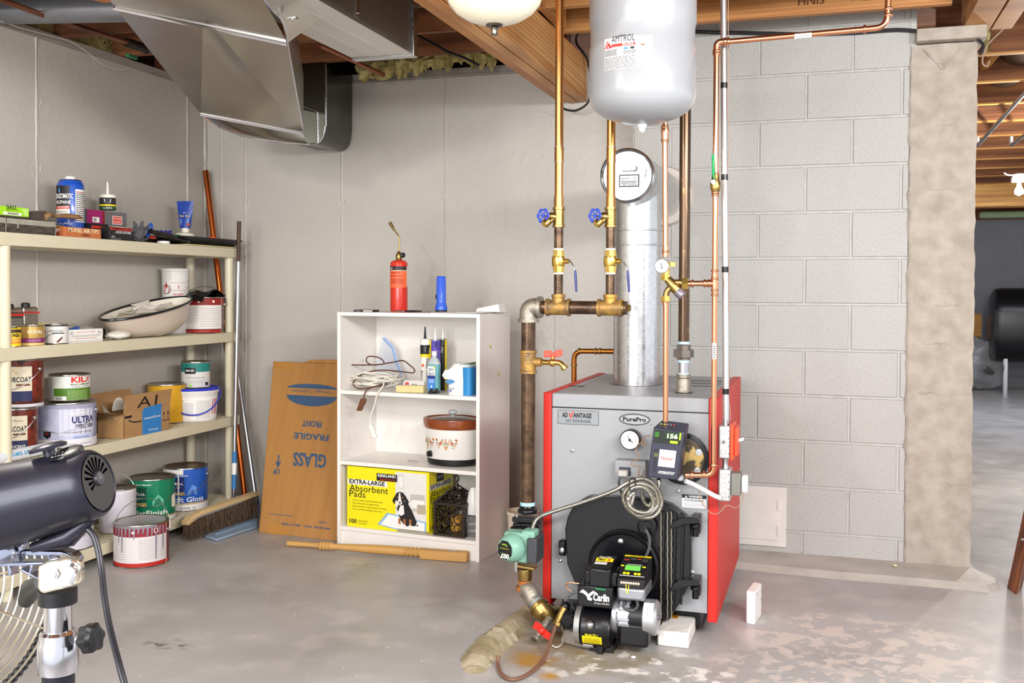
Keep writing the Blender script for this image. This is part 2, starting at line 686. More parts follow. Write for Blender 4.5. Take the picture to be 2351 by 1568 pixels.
# block wall: each block a piece in front of the mortar bed
XB0 = aY(1452, 600, YK).x
XC0, XC1 = aY(2086, 700, YK).x, aY(2236, 700, YK).x
mb = MB(MORTAR).box(XB0, XC0 + .02, YK + .006, YK + .2, -.1, 2.62)
wr = struct(mb, 'wall_right')
jA = [aY(1742, 360, YK).x, aY(1955, 360, YK).x]
jB = [aY(1849, 460, YK).x, aY(2069, 460, YK).x]
pit = (jA[1] - jA[0] + jB[1] - jB[0]) / 2
Z0, DZ = 2.239, .2098
cache = {}
for k in range(-2, 11):
    zt, zb = Z0 - k * DZ, Z0 - (k + 1) * DZ
    zt = min(zt, 2.62)
    xs = [(jA if k % 2 else jB)[0] + pit * i for i in range(-4, 5)]
    xs = [XB0] + [x for x in xs if XB0 + .05 < x < XC0 - .03] + [XC0]
    for a, b in zip(xs[:-1], xs[1:]):
        g = .0045
        w, h = round(b - a - 2 * g, 3), round(zt - zb - 2 * g, 3)
        key = (w, h)
        dy = random.uniform(-.0012, .0012)
        loc = V(((a + b) / 2, YK + dy, (zt + zb) / 2))
        if key in cache:
            o = bpy.data.objects.new('concrete_block', cache[key])
            COL.objects.link(o)
            o.parent = wr
            o.location = loc
        else:
            q = MB(BLOCKM)
            q.box(-w / 2 + .003, w / 2 - .003, 0, .01, -h / 2 + .003, h / 2 - .003)
            q.add([(-w / 2, .006, -h / 2), (w / 2, .006, -h / 2), (w / 2, .006, h / 2), (-w / 2, .006, h / 2),
                   (-w / 2 + .003, 0, -h / 2 + .003), (w / 2 - .003, 0, -h / 2 + .003), (w / 2 - .003, 0, h / 2 - .003), (-w / 2 + .003, 0, h / 2 - .003)],
                  [(0, 1, 5, 4), (1, 2, 6, 5), (2, 3, 7, 6), (3, 0, 4, 7)])
            o = q.build('concrete_block', wr, smooth=0)
            o.location = loc
            cache[key] = o.data
# parged column closing the block wall
mb = MB(PARGE)
rd = random.Random(3)
NV = 60


def colf(u, v):
    z = v * 2.335
    x = XC0 + (XC1 - XC0) * u
    y = YK - .004 + .004 * math.sin(x * 31 + z * 9) * math.sin(z * 17)
    if u > .99:
        x += rd.uniform(-.004, .003)
    return V((x, y, z))


mb.grid(colf, 8, NV)
mb.box(XC0, XC1 - .004, YK + .004, YK + .22, -.05, 2.335)
for z in (.40, .80, 1.02, 1.19, 1.7, 1.98):
    q = [V((XC0 + (XC1 - XC0) * i / 20, YK - .003, z + rd.uniform(-.006, .006))) for i in range(21)]
    mb.tube(q, [.003 * rd.uniform(.4, 1.6) for _ in q], 5)
q = [V((XC0 - .002 + rd.uniform(-.004, .004), YK - .002, .04 + i * .04)) for i in range(57)]
mb.tube(q, [.006 * rd.uniform(.4, 1.6) for _ in q], 5)
struct(mb, 'parged_column', wr)
mb = MB(PARGE).box(XC0 + .015, XC1 + .03, YK - .06, YK + .2, 2.34, 2.395)
struct(mb, 'beam_pocket_block', wr, bevel=.004)
mb = MB(PARGE)
for i in range(6):
    mb.tube([V((XC0 + .05 + .012 * i + (.15 - .022 * i) * k / 8, YK - .005 - .001 * math.sin(k * 2 + i), 2.31 - .012 * i - (.05 - .004 * i) * math.sin(k / 8 * 3.14) + rd.uniform(-.004, .004))) for k in range(9)], .004, 5)
struct(mb, 'rough_patch', wr, kind='stuff')
# concrete ledge at the foot of the block wall
LEDGE = mat('ledge_concrete', 'b9b3ab', .5, var=.8, vs=5, col2='9b958d', bump=.5, bs=30)
e = [aZ(x, y) for x, y in ((1600, 1300), (1688, 1306), (1780, 1316), (1900, 1328), (2069, 1342), (2180, 1352), (2240, 1358))]
e += [V((.655, 4.56, 0)), V((.70, 4.61, 0)), V((.705, 4.68, 0)), V((.67, 4.76, 0)), V((.64, 4.9, 0)), V((.63, 5.02, 0))]
q = [V((-.7, 4.62, 0))] + e
top = [V((p.x * .99 - .004, p.y + .03, .026)) if p.y < 4.75 else V((p.x - .02, p.y, .03)) for p in q]
wallp = [V((min(p.x, XC1), YK + .002 if p.x < XC1 - .0 else max(YK, p.y), .042)) for p in q]
mb = MB(LEDGE)
n = len(q)
vs = q + top + wallp
fs = [(i, i + 1, n + i + 1, n + i) for i in range(n - 1)] + [(n + i, n + i + 1, 2 * n + i + 1, 2 * n + i) for i in range(n - 1)]
mb.add(vs, fs)
struct(mb, 'concrete_ledge', wr)
# raised rough lip of the pit at the boiler's left corner
CURB = mat('curb_concrete', 'b8ab93', .7, var=1.0, vs=10, col2='8f8263', bump=1.0, bs=45, detail=8)
path = catmull([(-1.06, 3.92, -.05), (-1.075, 3.80, .0), (-1.09, 3.62, .006), (-1.105, 3.46, .010), (-1.115, 3.32, .010), (-1.115, 3.20, .002), (-1.10, 3.10, -.02), (-1.07, 3.02, -.06)], 8)
mb = MB(CURB)
prof = [(-.07, -.02), (-.045, .014), (-.015, .030), (.015, .028), (.045, .010), (.085, -.02)]
vs, fs = [], []
for i, p in enumerate(path):
    d = (path[min(i + 1, len(path) - 1)] - path[max(i - 1, 0)])
    s_ = V((d.y, -d.x, 0)).normalized() * -1
    for j, (a, h) in enumerate(prof):
        w = rd.uniform(.85, 1.15)
        vs.append(V((p.x, p.y, 0)) - s_ * a * w + V((0, 0, h * w * 1.1 + p.z)))
for i in range(len(path) - 1):
    for j in range(5):
        fs.append((i * 6 + j, i * 6 + j + 1, i * 6 + 7 + j, i * 6 + 6 + j))
mb.add(vs, fs)
struct(mb, 'concrete_curb', bpy.data.objects['floor'])
# access panel low in the block wall
pr = thing('cleanout_door', 'white painted steel access door low in the block wall behind the boiler', 'access door', (aY(1720, 1190, YK).x, YK, .3))
a, b = aY(1680, 1120, YK), aY(1806, 1120, YK)
z0, z1 = aY(1804, 1256, YK).z, aY(1804, 1119, YK).z
PAN = mat('panel_paint', 'dcd8d3', .45, var=.3, bump=.15, bs=30)
MB(PAN).box(a.x, b.x, YK - .009, YK + .004, z0, z1).build('door_frame', pr, bevel=.002)
dx1 = aY(1786, 1190, YK).x
dz0, dz1 = aY(1786, 1240, YK).z, aY(1786, 1138, YK).z
MB(PAN).box(a.x + .01, dx1, YK - .013, YK - .0085, dz0, dz1).build('door_leaf', pr, bevel=.0015)
for z in (dz0 + .045, dz1 - .045):
    MB(PAN).box(dx1 - .004, dx1 + .008, YK - .0165, YK - .0085, z - .022, z + .022).build('hinge', pr, bevel=.002)
# far wall, its dark strip above
mb = MB(FARW).box(-3.42, 6, 14.7, 14.9, -.1, 2.2).box(-3.42, 6, 14.68, 14.9, 2.2, 2.665, mat('far_rim', '6b3f24', .8))
wf = struct(mb, 'wall_far')
MB(FARW).box(2.0, 2.5, 14.62, 14.7, .0, .12).build('footing', wf)
MB(mat('far_insulation', '9fb58c', .9, bump=1, bs=20)).box(1.9, 2.7, 14.5, 14.69, 2.215, 2.3).build('insulation_batt', wf, bevel=.03)

# ================================================================ CEILING
SUB = mat('subfloor_ply', '8a5a38', .75, var=1, vs=5, col2='5f3b22', stretch=(.3, 2, 1), bump=.2)
JOI = mat('joist_wood', '96603a', .7, var=1, vs=5, col2='5e3620', stretch=(.25, 1, 5), bump=.2, bs=40)
JOY = mat('wood_pale_and_lit', 'dca65a', .6, var=1, vs=5, col2='a86c30', stretch=(.25, 1, 5), bump=.2, bs=40)  # pale wood; also the colour of the lit joist undersides
JOG = mat('joist_wood_orange', 'cf9558', .6, var=1, vs=5, col2='a56c38', stretch=(.25, 1, 6), wave=.3, ws=3, bump=.2, bs=40)
mb = MB(SUB).box(-3.6, 6, -1.6, 14.7, 2.665, 2.70)
ce = struct(mb, 'ceiling')
for k in range(15):
    y = 4.69 - .406 * k
    MB(JOI).box(-3.6, -1.20, y, y + .038, 2.422, 2.665).build('joist', ce)
for k in range(15):
    y = 4.47 - .406 * k
    MB(JOG).box(-1.30, 1.9 if k else .47, y, y + .038, 2.422, 2.665).build('joist', ce)
for k in range(13):
    y = 5.45 + .72 * k
    MB(JOI).box(.50, 6, y, y + .038, 2.424, 2.665).build('joist', ce)
    MB(JOY).box(.50, 6, y - .002, y + .040, 2.415, 2.424).build('joist_lit_underside', ce)  # yellow light on the joist bottoms, put in as a paler strip
MB(JOY).box(.5, 6, 11.9, 12.05, 2.2, 2.41).box(.5, 6, 11.85, 12.1, 2.16, 2.2).build('girder', ce)
MB(JOG).box(.55, .66, 4.2, 4.86, 2.395, 2.66).box(.668, .75, 4.2, 4.86, 2.395, 2.66).build('bearing_plank', ce, bevel=.002)
# stamp on the right joist
S = Flat((-.1, 4.468, 2.44))
MB(mat('stamp_ink', '5c3a20', .8)).txt(S, 'HNIS', .02, .02, .05, None, .001).ring(S, .25, .04, .05, .003, None, .001, .02).fine(S, .18, .025, .32, .06, 3, None, .001).build('stamp', ce)

# main beam: three planks side by side, running to the poured wall
bm_ = thing('wooden_beam', 'thick pine beam of planks running from the upper left to the back wall pocket', 'beam', (-1.245, 3.5, 2.2))
xs = [-1.322, -1.272, -1.222, -1.172]
BEAM = mat('beam_wood', 'e8b272', .5, var=1.0, vs=4.5, col2='bf7d3e', stretch=(1, .16, 5), wave=.45, ws=3.2, bump=.25, bs=50)
BEAM2 = mat('beam_wood_dark', 'd0904c', .5, var=1.0, vs=4.5, col2='a3662e', stretch=(1, .16, 5), wave=.3, ws=4, bump=.25, bs=50)
for i in range(3):
    dz = (.006, 0, .003)[i]
    MB(BEAM2 if i == 0 else BEAM).box(xs[i] + .002, xs[i + 1] - .002, -1.5, 5.0, 2.2 + dz, 2.418).build('plank', bm_, bevel=.003)
mb = MB(JOG).box(-1.17, -1.13, 4.0, 4.4, 2.425, 2.6)
mb.build('blocking', ce)

# insulation tufts in the rim
INS = mat('fibreglass', 'cfc084', .95, var=1, vs=14, col2='8d8148', bump=1.0, bs=35, detail=8)
rd = random.Random(11)


from mathutils import noise


def tuft(pts, r, name='insulation'):
    """one lumpy, torn batt along a path"""
    P = catmull(pts, 5)
    mb = MB(INS)
    n = 18
    vs = []
    for i, p in enumerate(P):
        e = min(1, i / 4, (len(P) - 1 - i) / 4)
        for k in range(n):
            a = 6.2832 * k / n
            q = V((0, math.cos(a), math.sin(a)))
            f = 1 + 1.1 * noise.noise(V((i * .55, q.y * 1.6, q.z * 1.6))) + .7 * noise.noise(V((i * 1.3, q.y * 4, q.z * 4)))
            vs.append(p + V((rd.uniform(-.006, .006), 0, 0)) + q * r * max(.15, f) * (.25 + .75 * e))
    return mb.add(vs, [(i * n + k, i * n + (k + 1) % n, (i + 1) * n + (k + 1) % n, (i + 1) * n + k) for i in range(len(P) - 1) for k in range(n)])


tuft([aY(x, y, 4.88) for x, y in ((820, 155), (838, 160), (900, 150), (920, 150), (945, 147), (965, 143), (985, 136), (1010, 130), (1035, 128), (1060, 122), (1085, 128), (1100, 124), (1120, 132), (1140, 138))], .045).build('insulation_batt', ce, kind='stuff')
tuft([aX(x, y, -3.47) for x, y in ((0, 30), (20, 25), (45, 40), (70, 50), (205, 105), (225, 108), (245, 115), (265, 125), (280, 130), (315, 92))], .055).build('insulation_batt', ce, kind='stuff')
tuft([V((.66 + i * .02, 5.0 + .12 * i, 2.48)) for i in range(6)], .05).build('insulation_batt', ce, kind='stuff')
# dark rim board behind
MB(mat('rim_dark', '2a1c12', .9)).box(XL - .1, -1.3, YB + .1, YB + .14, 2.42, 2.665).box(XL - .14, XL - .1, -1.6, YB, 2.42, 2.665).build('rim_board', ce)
# ================================================================ DUCTS, CEILING SERVICES
DUCTB = mat('duct_underside', 'dedbd2', .4, .35, var=.5, vs=2, col2='b3b0a8', stretch=(3, .3, 1))
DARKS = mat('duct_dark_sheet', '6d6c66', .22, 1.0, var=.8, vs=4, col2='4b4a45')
t = thing('trunk_duct', 'long rectangular galvanised trunk duct beside the beam, pale underside', 'duct', (-1.74, 3.4, 2.2))
x0, x1, y1 = -1.877, -1.612, 3.80
MB(DUCTB).box(x0, x1, -1.2, y1, 2.2, 2.203).build('bottom_sheet', t)
MB(mat('trunk_side', '96948a', .42, .75, var=.6, vs=3, col2='78766c', stretch=(1, .3, 1))).box(x0, x0 + .002, -1.2, y1, 2.203, 2.418).box(x1 - .002, x1, -1.2, y1, 2.203, 2.418).box(x0, x1, -1.2, y1, 2.416, 2.418).box(x0, x1, y1 - .002, y1, 2.203, 2.418).build('casing', t)
MB(GALV).box(x0, x1 + .004, y1 - .03, y1 + .012, 2.192, 2.2).box(x1, x1 + .012, y1 - .03, y1 + .012, 2.192, 2.41).build('end_cleat', t, bevel=.002)
p = aX(820, 20, x1)
MB(GALV).box(x1, x1 + .003, p.y - .012, p.y + .012, p.z - .03, 2.42).lathe([(.005, 0), (.005, .004), (.002, .006)], (x1 + .003, p.y, p.z - .015), (1, 0, 0), 8, STEEL).build('hanger_strap', t)
for k in (.33, .66):
    xx = x0 + (x1 - x0) * k
    MB(DUCTB).box(xx, xx + .002, -1.2, y1, 2.1985, 2.2).build('crease', t)

# offset duct: sloping panels down to the wall boot
t = thing('offset_duct', 'wide shiny sheet metal offset duct sloping down at the upper left', 'duct', (-2.3, 3.6, 2.0))
P1, P2, P3, P4 = aD(263, 16, 3.55), aD(660, 99, 3.5), aD(697, 307, 4.5), aD(461, 262, 4.4)
U1, U2 = aD(210, -70, 3.2), aD(560, -70, 3.05)
upv = V((0, 0, .26))


def cz_(p):
    return V((p.x, p.y, min(2.415, p.z)))



def bil(a, b, c, d):
    return lambda u, v: (a * (1 - u) + b * u) * (1 - v) + (d * (1 - u) + c * u) * v


nrm = (P2 - P1).cross(P4 - P1).normalized()
if nrm.dot(EYE - P1) < 0:
    nrm = -nrm
f = bil(P1, P2, P3, P4)
A1_, A2_ = aD(466, 62, 3.50), aD(498, 72, 3.51)
MB(mat('duct_left_facet', 'c4c0ba', .3, 1.0, var=.5, vs=3)).add([P1, A1_, P4], [(0, 1, 2)]).build('left_facet', t)
MB(SHEET).grid(lambda u, v: bil(A1_, A2_, P3, P4)(u, v) + nrm * (-.012 * math.sin(u * 3.14) * math.sin(v * 3.14)), 12, 12).build('face_sheet', t)
MB(SHEET).add([A2_, P2, P3], [(0, 1, 2)]).build('right_facet', t)
mb = MB(SHEET)
f2 = bil(U1, U2 + (P2 - U2) * .02, P2, P1)
mb.grid(lambda u, v: f2(u, v) + (EYE - P1).normalized() * (.03 * math.sin(v * 3.14)), 10, 10)
mb.build('upper_sheet', t)
mb = MB(SHEET)
cr = catmull([U2, aD(615, 10, 3.2), aD(645, 40, 3.3), aD(656, 70, 3.42), P2], 5)
n = len(cr)
mb.add(cr + [V((p.x + .10, p.y + .10, min(2.415, p.z + .12))) for p in cr], [(i, i + 1, n + i + 1, n + i) for i in range(n - 1)])
mb.add([P2, P3, P3 + upv, cz_(P2 + upv)], [(0, 1, 2, 3)])
mb.add([P1, P4, P4 + upv, cz_(P1 + upv)], [(0, 1, 2, 3)])
mb.build('side_sheet', t)
mb = MB(mat('seam_bright', 'd9d9e2', .15, 1.0))
mb.tube([P1 + nrm * .006, P2 + nrm * .006], .007, 6)
mb.tube([P4 + nrm * .004, P3 + nrm * .004], .005, 6)
mb.tube([P2 + nrm * .002, P3 + nrm * .002], .004, 6)
mb.tube([p + nrm * .003 for p in cr], .004, 6)
mb.build('seam_rib', t)
# tab and screw on the trunk
q = aD(672, 42, 3.3)
MB(GALV).obox(q, (.016, 0, 0), (0, .01, 0), (0, 0, .002)).lathe([(.004, 0), (.004, .004)], q - V((0, 0, .006)), (0, 0, 1), 8, STEEL).build('tab', t)
# curved heel under the lower seam
D0 = 4.75
hc = [aD(x, y, D0 - .05 * i) for i, (x, y) in enumerate(((461, 262), (500, 290), (550, 310), (600, 320), (660, 328), (710, 331)))]
tp = [P4.lerp(P3, i / 5) for i in range(6)]
hc[0] = P4.copy()
mb = MB(mat('duct_heel', 'a9a89f', .25, 1.0, var=.3, vs=5))
vs = []
for i in range(6):
    for j in range(6):
        a = j / 5
        m_ = tp[i].lerp(hc[i], a) - V((0, 0, .015 * math.sin(a * 3.14) * min(1, i)))
        vs.append(m_)
mb.add(vs, [(i * 6 + j, i * 6 + j + 1, i * 6 + 7 + j, i * 6 + 6 + j) for i in range(5) for j in range(5)])
mb.build('heel_sheet', t)
mb = MB(mat('seam_bright', 'd9d9e2'))
mb.tube(hc, .004, 6)
mb.build('heel_seam', t)
# boot against the wall, rounded outer corner
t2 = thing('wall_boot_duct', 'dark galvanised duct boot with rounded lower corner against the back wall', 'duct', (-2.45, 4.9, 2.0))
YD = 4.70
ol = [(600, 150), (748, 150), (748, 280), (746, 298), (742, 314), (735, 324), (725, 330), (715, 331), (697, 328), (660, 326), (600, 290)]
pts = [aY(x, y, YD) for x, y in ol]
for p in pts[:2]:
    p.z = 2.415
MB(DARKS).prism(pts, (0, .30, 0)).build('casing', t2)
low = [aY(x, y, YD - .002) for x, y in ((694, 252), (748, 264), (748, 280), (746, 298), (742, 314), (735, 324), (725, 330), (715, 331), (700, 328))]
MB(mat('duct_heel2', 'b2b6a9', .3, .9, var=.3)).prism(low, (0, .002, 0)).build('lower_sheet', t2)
mb = MB(GALV)
mb.tube([aY(748, 151, YD - .003), aY(748, 290, YD - .003)], .006, 6)
mb.tube([aY(729, 258, YD - .003), aY(730, 328, YD - .003)], .008, 6)
mb.tube([aY(694, 243, YD - .003), aY(748, 262, YD - .003)], .004, 6)
mb.tube([p - V((0, .002, 0)) for p in pts[1:9]], .004, 6)
mb.build('seam_rib', t2)

# round branch duct, top left
a, b = aY(60, 6, 3.45), aY(256, 14, 3.45)
mb = MB(mat('round_duct_grey', '8f9298', .35, .8, var=.3)).cyl((a.x - .6, a.y, a.z + .005), (b.x + .25, b.y + .1, b.z + .0), .055, n=24)
solo(mb, 'round_duct', 'small grey round duct at the top left corner, running into the offset duct', 'duct', (a + b) / 2)
# brown drain pipe at upper left with fitting
mb0 = thing('copper_drain_line', 'tarnished brown pipe with a black fitting along the top of the left wall', 'pipe', aX(150, 50, -3.0))
q = [aX(x, y, -3.15) for x, y in ((-20, -8), (120, 42), (290, 97), (335, 112), (420, 140))]
OLD = mat('tarnished_pipe', '8a5a44', .35, .6, var=1, vs=9, col2='5d3a2c')
MB(OLD).tube(q[:3], .012, 12).build('pipe', mb0)
MB(mat('oxid_black', '2d2522', .4, .5)).cyl(q[2], q[3], .022).ball(q[3], .026).cyl(q[3], q[4], .014).build('valve_body', mb0)
g = aX(302, 130, -3.15)
MB(C('1f6b45', .4)).box(g.x - .01, g.x + .01, g.y - .035, g.y + .035, g.z - .008, g.z + .008).build('green_handle', mb0, bevel=.004)
q = [aX(x, y, -3.36) for x, y in ((-20, 40), (40, 62), (100, 78), (160, 95), (200, 120), (240, 150), (280, 160), (292, 156))]
solo(MB(C('c9c4b8', .5)).tube(catmull(q, 5), .0022, 6), 'thin_wire', 'thin pale wire sagging along the top of the left wall', 'wire', q[3])
# copper line under the trunk duct ending in an elbow
CL = thing('copper_branch_line', 'dull copper pipe sloping behind the trunk duct to an elbow above the back wall', 'pipe', aY(880, 170, 4.86))
a, b, c = aY(735, 104, 4.3), aY(880, 172, 4.86), aY(893, 140, 4.90)
MB(mat('dull_copper', 'a8694a', .35, .7, var=.6)).tube([a, b], .012, 12).build('pipe', CL)
MB(mat('painted_elbow', 'a99c90', .5)).tube(bendpath([b, b + (b - a).normalized() * .03, c + V((0, 0, .02))], .03), .015, 12).build('elbow', CL)
MB(mat('dull_copper2', 'a06246', .35, .7)).cyl(c, c + V((0, 0, .2)), .012).build('riser', CL)
q = [aY(x, y, 4.6) for x, y in ((960, 82), (1000, 103), (1030, 120), (1062, 131), (1100, 150))]
solo(MB(INK).tube(catmull(q, 4), .006, 8), 'black_cable', 'short black cable crossing under the joists beside the trunk duct', 'cable', q[1])

# bowl ceiling light
p = aY(1135, 58, 2.9)
LT = thing('ceiling_light', 'cream glass bowl ceiling light with dark finial beside the beam', 'ceiling light', (p.x, p.y, p.z))
prof = [(.003, 0), (.04, .004), (.08, .016), (.115, .036), (.138, .062), (.146, .088), (.142, .108), (.136, .112)]
MB(mat('cream_glass', 'efe8cf', .18, var=.2, vs=4, coat=.5)).lathe(prof, p, n=48).build('bowl', LT)
MB(mat('dark_nickel', '6e6a62', .25, 1.0)).lathe([(.008, -.03), (.0095, -.028), (.0095, -.012), (.012, -.008), (.024, -.004), (.026, .0), (.022, .006), (.006, .008)], p, n=24).build('finial', LT)
MB(mat('dark_nickel', '6e6a62')).cyl(p + V((0, 0, .09)), (p.x, p.y, 2.42), .012).lathe([(.14, .112), (.14, .125), (.02, .135)], p, n=32).lathe([(.07, -.02), (.07, 0)], (p.x, p.y, 2.42), n=24).build('stem', LT)

# black cable along the top of the block wall, looping round the column and at the beam end
q = [aY(x, y, YK - .02) for x, y in ((1560, 70), (1700, 73), (1850, 76), (1960, 73), (2060, 66), (2130, 71), (2190, 68), (2225, 76), (2250, 92), (2258, 108), (2250, 122))]
bc = thing('black_wire_run', 'black cable stapled along the top of the block wall to the column', 'cable', q[3])
MB(INK).tube(catmull(q, 5), .0042, 8).tube([p + V((0, .003, -.009)) for p in catmull(q, 5)], .0035, 8).build('cable', bc)
MB(WHITE).box(q[6].x - .008, q[6].x + .008, q[6].y - .008, q[6].y + .002, q[6].z - .012, q[6].z + .012).build('clip', bc)
q = [aY(x, y, 4.90) for x, y in ((1420, 68), (1345, 72), (1326, 80), (1324, 100), (1340, 122), (1352, 150), (1356, 200), (1350, 235), (1325, 253), (1300, 252), (1288, 244))]
q[0].y = 4.9
solo(MB(INK).tube(catmull(q, 5), .0055, 8), 'black_cable_loop', 'black cable looping round the wall end of the wooden beam', 'cable', q[5])

# right-hand room: round duct, conduits, wood frames, bulb
t = thing('round_trunk_duct', 'large round galvanised duct running back along the right room ceiling', 'duct', (1.1, 5.6, 2.2))
a, b = V((1.30, 3.9, 2.27)), V((.98, 8.6, 2.27))
a, b = aD(2400, 20, 4.9), aD(2216, 262, 8.4)
mb = MB(mat('round_duct_teal', '9fb3b3', .22, 1.0, var=.7, vs=3, col2='6e8484'))
mb.cyl(a, b, .15, n=32).build('casing', t)
mb = MB(GALV)
for k in (.25, .52, .78):
    c = a.lerp(b, k)
    dd = (b - a).normalized()
    mb.lathe([(.151, -.01), (.156, 0), (.151, .01)], c, dd, 32, None, False)
mb.build('joint_bead', t, kind='stuff')
for i, (x0_, y0_, x1_, y1_, da, db) in enumerate(((2360, 205, 2245, 333, 5.6, 7.6), (2360, 305, 2322, 333, 6.6, 7.2))):
    a, b = aD(x0_, y0_, da), aD(x1_, y1_, db)
    solo(MB(STEEL).tube([a, b, b + V((0, 0, .06))], .013, 10), 'ceiling_conduit', ('long thin steel conduit below the round duct', 'short steel conduit stub at the right edge beside the bulb')[i], 'conduit', (a + b) / 2)
a, b = aD(2362, 20, 5.1), aD(2244, 165, 5.7)
solo(MB(JOY).obox((a + b) / 2, (b - a) / 2, (.02, .006, 0), (0, 0, .035)), 'slanted_board', 'slanted yellow board above the round duct, right edge', 'board', (a + b) / 2)
q = [aD(x, y, 4.75) for x, y in ((2236, 15), (2244, 40), (2250, 66), (2252, 80))]
solo(MB(C('cfc9bb', .5)).tube(catmull(q, 4), .006, 8).tube([p + V((.012, 0, 0)) for p in catmull(q, 4)], .006, 8), 'white_cable_bundle', 'pair of white cables hanging beside the joists right of the block wall', 'cable', q[1])
q = [aD(x, y, 4.75) for x, y in ((2351, 18), (2310, 60), (2270, 100), (2258, 125), (2256, 145), (2266, 152), (2272, 140))]
solo(MB(C('b79a86', .5)).tube(catmull(q, 5), .004, 8), 'pink_cable', 'thin pinkish cable drooping beside the round duct', 'cable', q[1])
a = aD(2258, 10, 4.7)
mb = MB(JOY).box(a.x - .02, a.x + .5, a.y, a.y + .04, a.z - .02, a.z + .06)
mb.box(a.x - .01, a.x + .07, a.y - .003, a.y + .05, a.z - .026, a.z + .02, GALV)
solo(mb, 'strapped_joist_end', 'pale joist end wrapped in a galvanised strap, upper right', 'joist', a)
p = aD(2340, 412, 7.3)
LB = thing('bare_bulb_light', 'bare bulb in a white ceiling lampholder in the far room', 'light', p)
MB(WHITE).lathe([(.055, .0), (.055, .03), (.035, .06)], p - V((0, 0, .02)), n=20).build('lampholder', LB)
MB(mat('bulb_glow', 'fff2d8', .3, emit=3.0)).lathe([(.012, 0), (.018, -.03), (.032, -.06), (.03, -.085), (.001, -.1)], p - V((0, 0, .02)), n=16).build('bulb', LB)
q = [aD(x, y, 7.3) for x, y in ((2305, 397), (2315, 402), (2335, 402))]
MB(WHITE).tube(catmull(q, 4), .006, 6).build('cord', LB)
# ================================================================ PLASTIC SHELVING UNIT ON THE LEFT
XF, XBK = -3.10, -3.39
PLAST = mat('beige_plastic', 'd3cbb0', .38, var=.35, vs=6, col2='c5bc9f')
SHZ = [1.471, 1.012, .552, .100]
su = thing('shelving_unit', 'beige plastic shelving unit with four shelves against the left wall', 'shelf unit', (-3.24, 3.95, 0))
for z in SHZ:
    mb = MB(PLAST)
    y0, y1 = 3.02, 4.868
    t = .052
    mb.box(XF - .02, XF, y0, y1, z - t, z).box(XBK, XBK + .012, y0, y1, z - t, z).box(XBK, XF, y1 - .012, y1, z - t, z).box(XBK, XF, y0, y0 + .012, z - t, z)
    mb.box(XBK + .012, XF - .02, y0 + .012, y1 - .012, z - .022, z - .012)
    sh = mb.build('shelf', su, bevel=.003)
    n = 44
    for i in range(n):
        y = y0 + .03 + (y1 - y0 - .06) * i / (n - 1)
        if i == 0:
            so = MB(PLAST).box(XBK + .02, XF - .022, y - .011, y + .011, z - .012, z - .001).build('slat', sh)
        else:
            q = bpy.data.objects.new('slat', so.data)
            COL.objects.link(q)
            q.parent = sh
            q.location = (0, (y1 - y0 - .06) * i / (n - 1), 0)
pyr, pyl = aX(527, 650, -3.125).y, aX(11, 650, -3.125).y
for px_, py_ in ((-3.128, pyr), (-3.128, pyl), (-3.362, pyr - .02), (-3.362, pyl)):
    for k in range(4):
        zt = SHZ[k] - .052
        zb = SHZ[k + 1] if k < 3 else 0
        MB(PLAST).lathe([(.024, 0), (.0232, zt - zb)], (px_, py_, zb), n=20).build('post', su)


def facing(p):
    return math.atan2(-p[1], -p[0])


def cylpx(xl, xr, ytop, X, z0):
    c = aX((xl + xr) / 2, ytop, X)
    r = (xr - xl) / 2 * mpp(c)
    return V((X, c.y, z0)), r, c.z - z0


TIN = mat('tin', 'b9b4aa', .28, 1.0, var=.6, vs=18, col2='8d867a')


def can(name, label, cat, xl, xr, ytop, X, z0, body, lid=TIN, bail=0, group=None, lidcol=None, bang=0.0, loc=None, r=None, h=None, band=None, twist=0.0):
    if loc is None:
        loc, r, h = cylpx(xl, xr, ytop, X, z0)
    t = thing(name, label, cat, loc, group)
    MB(body).lathe([(r * .985, .0), (r, .003), (r, h - .006), (r * .9, h - .009)], loc, n=40).build('body', t)
    MB(TIN).lathe([(r * 1.0, 0), (r * 1.02, .002), (r * 1.0, .005)], loc, n=40, cap=False).build('lower_rim', t)
    mb = MB(TIN)
    mb.lathe([(r * .99, h - .006), (r * 1.025, h - .003), (r * 1.02, h), (r * .94, h + .001), (r * .90, h - .005)], loc, n=40, cap=False)
    mb.build('rim', t)
    MB(lid).lathe([(r * .905, h - .005), (r * .89, h - .002), (r * .87, h - .001), (r * .80, h - .004), (.001, h - .003)], loc, n=40, cap=False).build('lid', t)
    a0 = facing(loc) + twist
    S = Wrap(loc, r, a0)
    if bail:
        mb = MB(STEEL)
        aa = a0 + 1.2 + bang
        for s_ in (0, math.pi):
            d = V((math.cos(aa + s_), math.sin(aa + s_), 0))
            mb.lathe([(.009, 0), (.009, .006), (.005, .009)], loc + d * r + V((0, 0, h * .80)), d, 12)
        mb.build('bail_ear', t)
        e1 = V((math.cos(aa), math.sin(aa), 0))
        # bail = -1 hangs down at the front, +1 stands up
        side = V((math.cos(a0), math.sin(a0), 0))
        side = (side - e1 * side.dot(e1)).normalized()
        pts = []
        for i in range(17):
            q = math.pi * i / 16
            w = r * 1.09
            rad = math.sin(q)
            if bail < 0:
                out = side * rad * w + V((0, 0, -rad * h * .42))
            else:
                out = V((0, 0, rad * h * .5 * bail)) + side * rad * r * -.5
            pts.append(loc + e1 * w * math.cos(q) + out + V((0, 0, h * .80)))
        MB(STEEL).tube(pts, .0017, 6).build('bail', t)
    return t, S, r, h


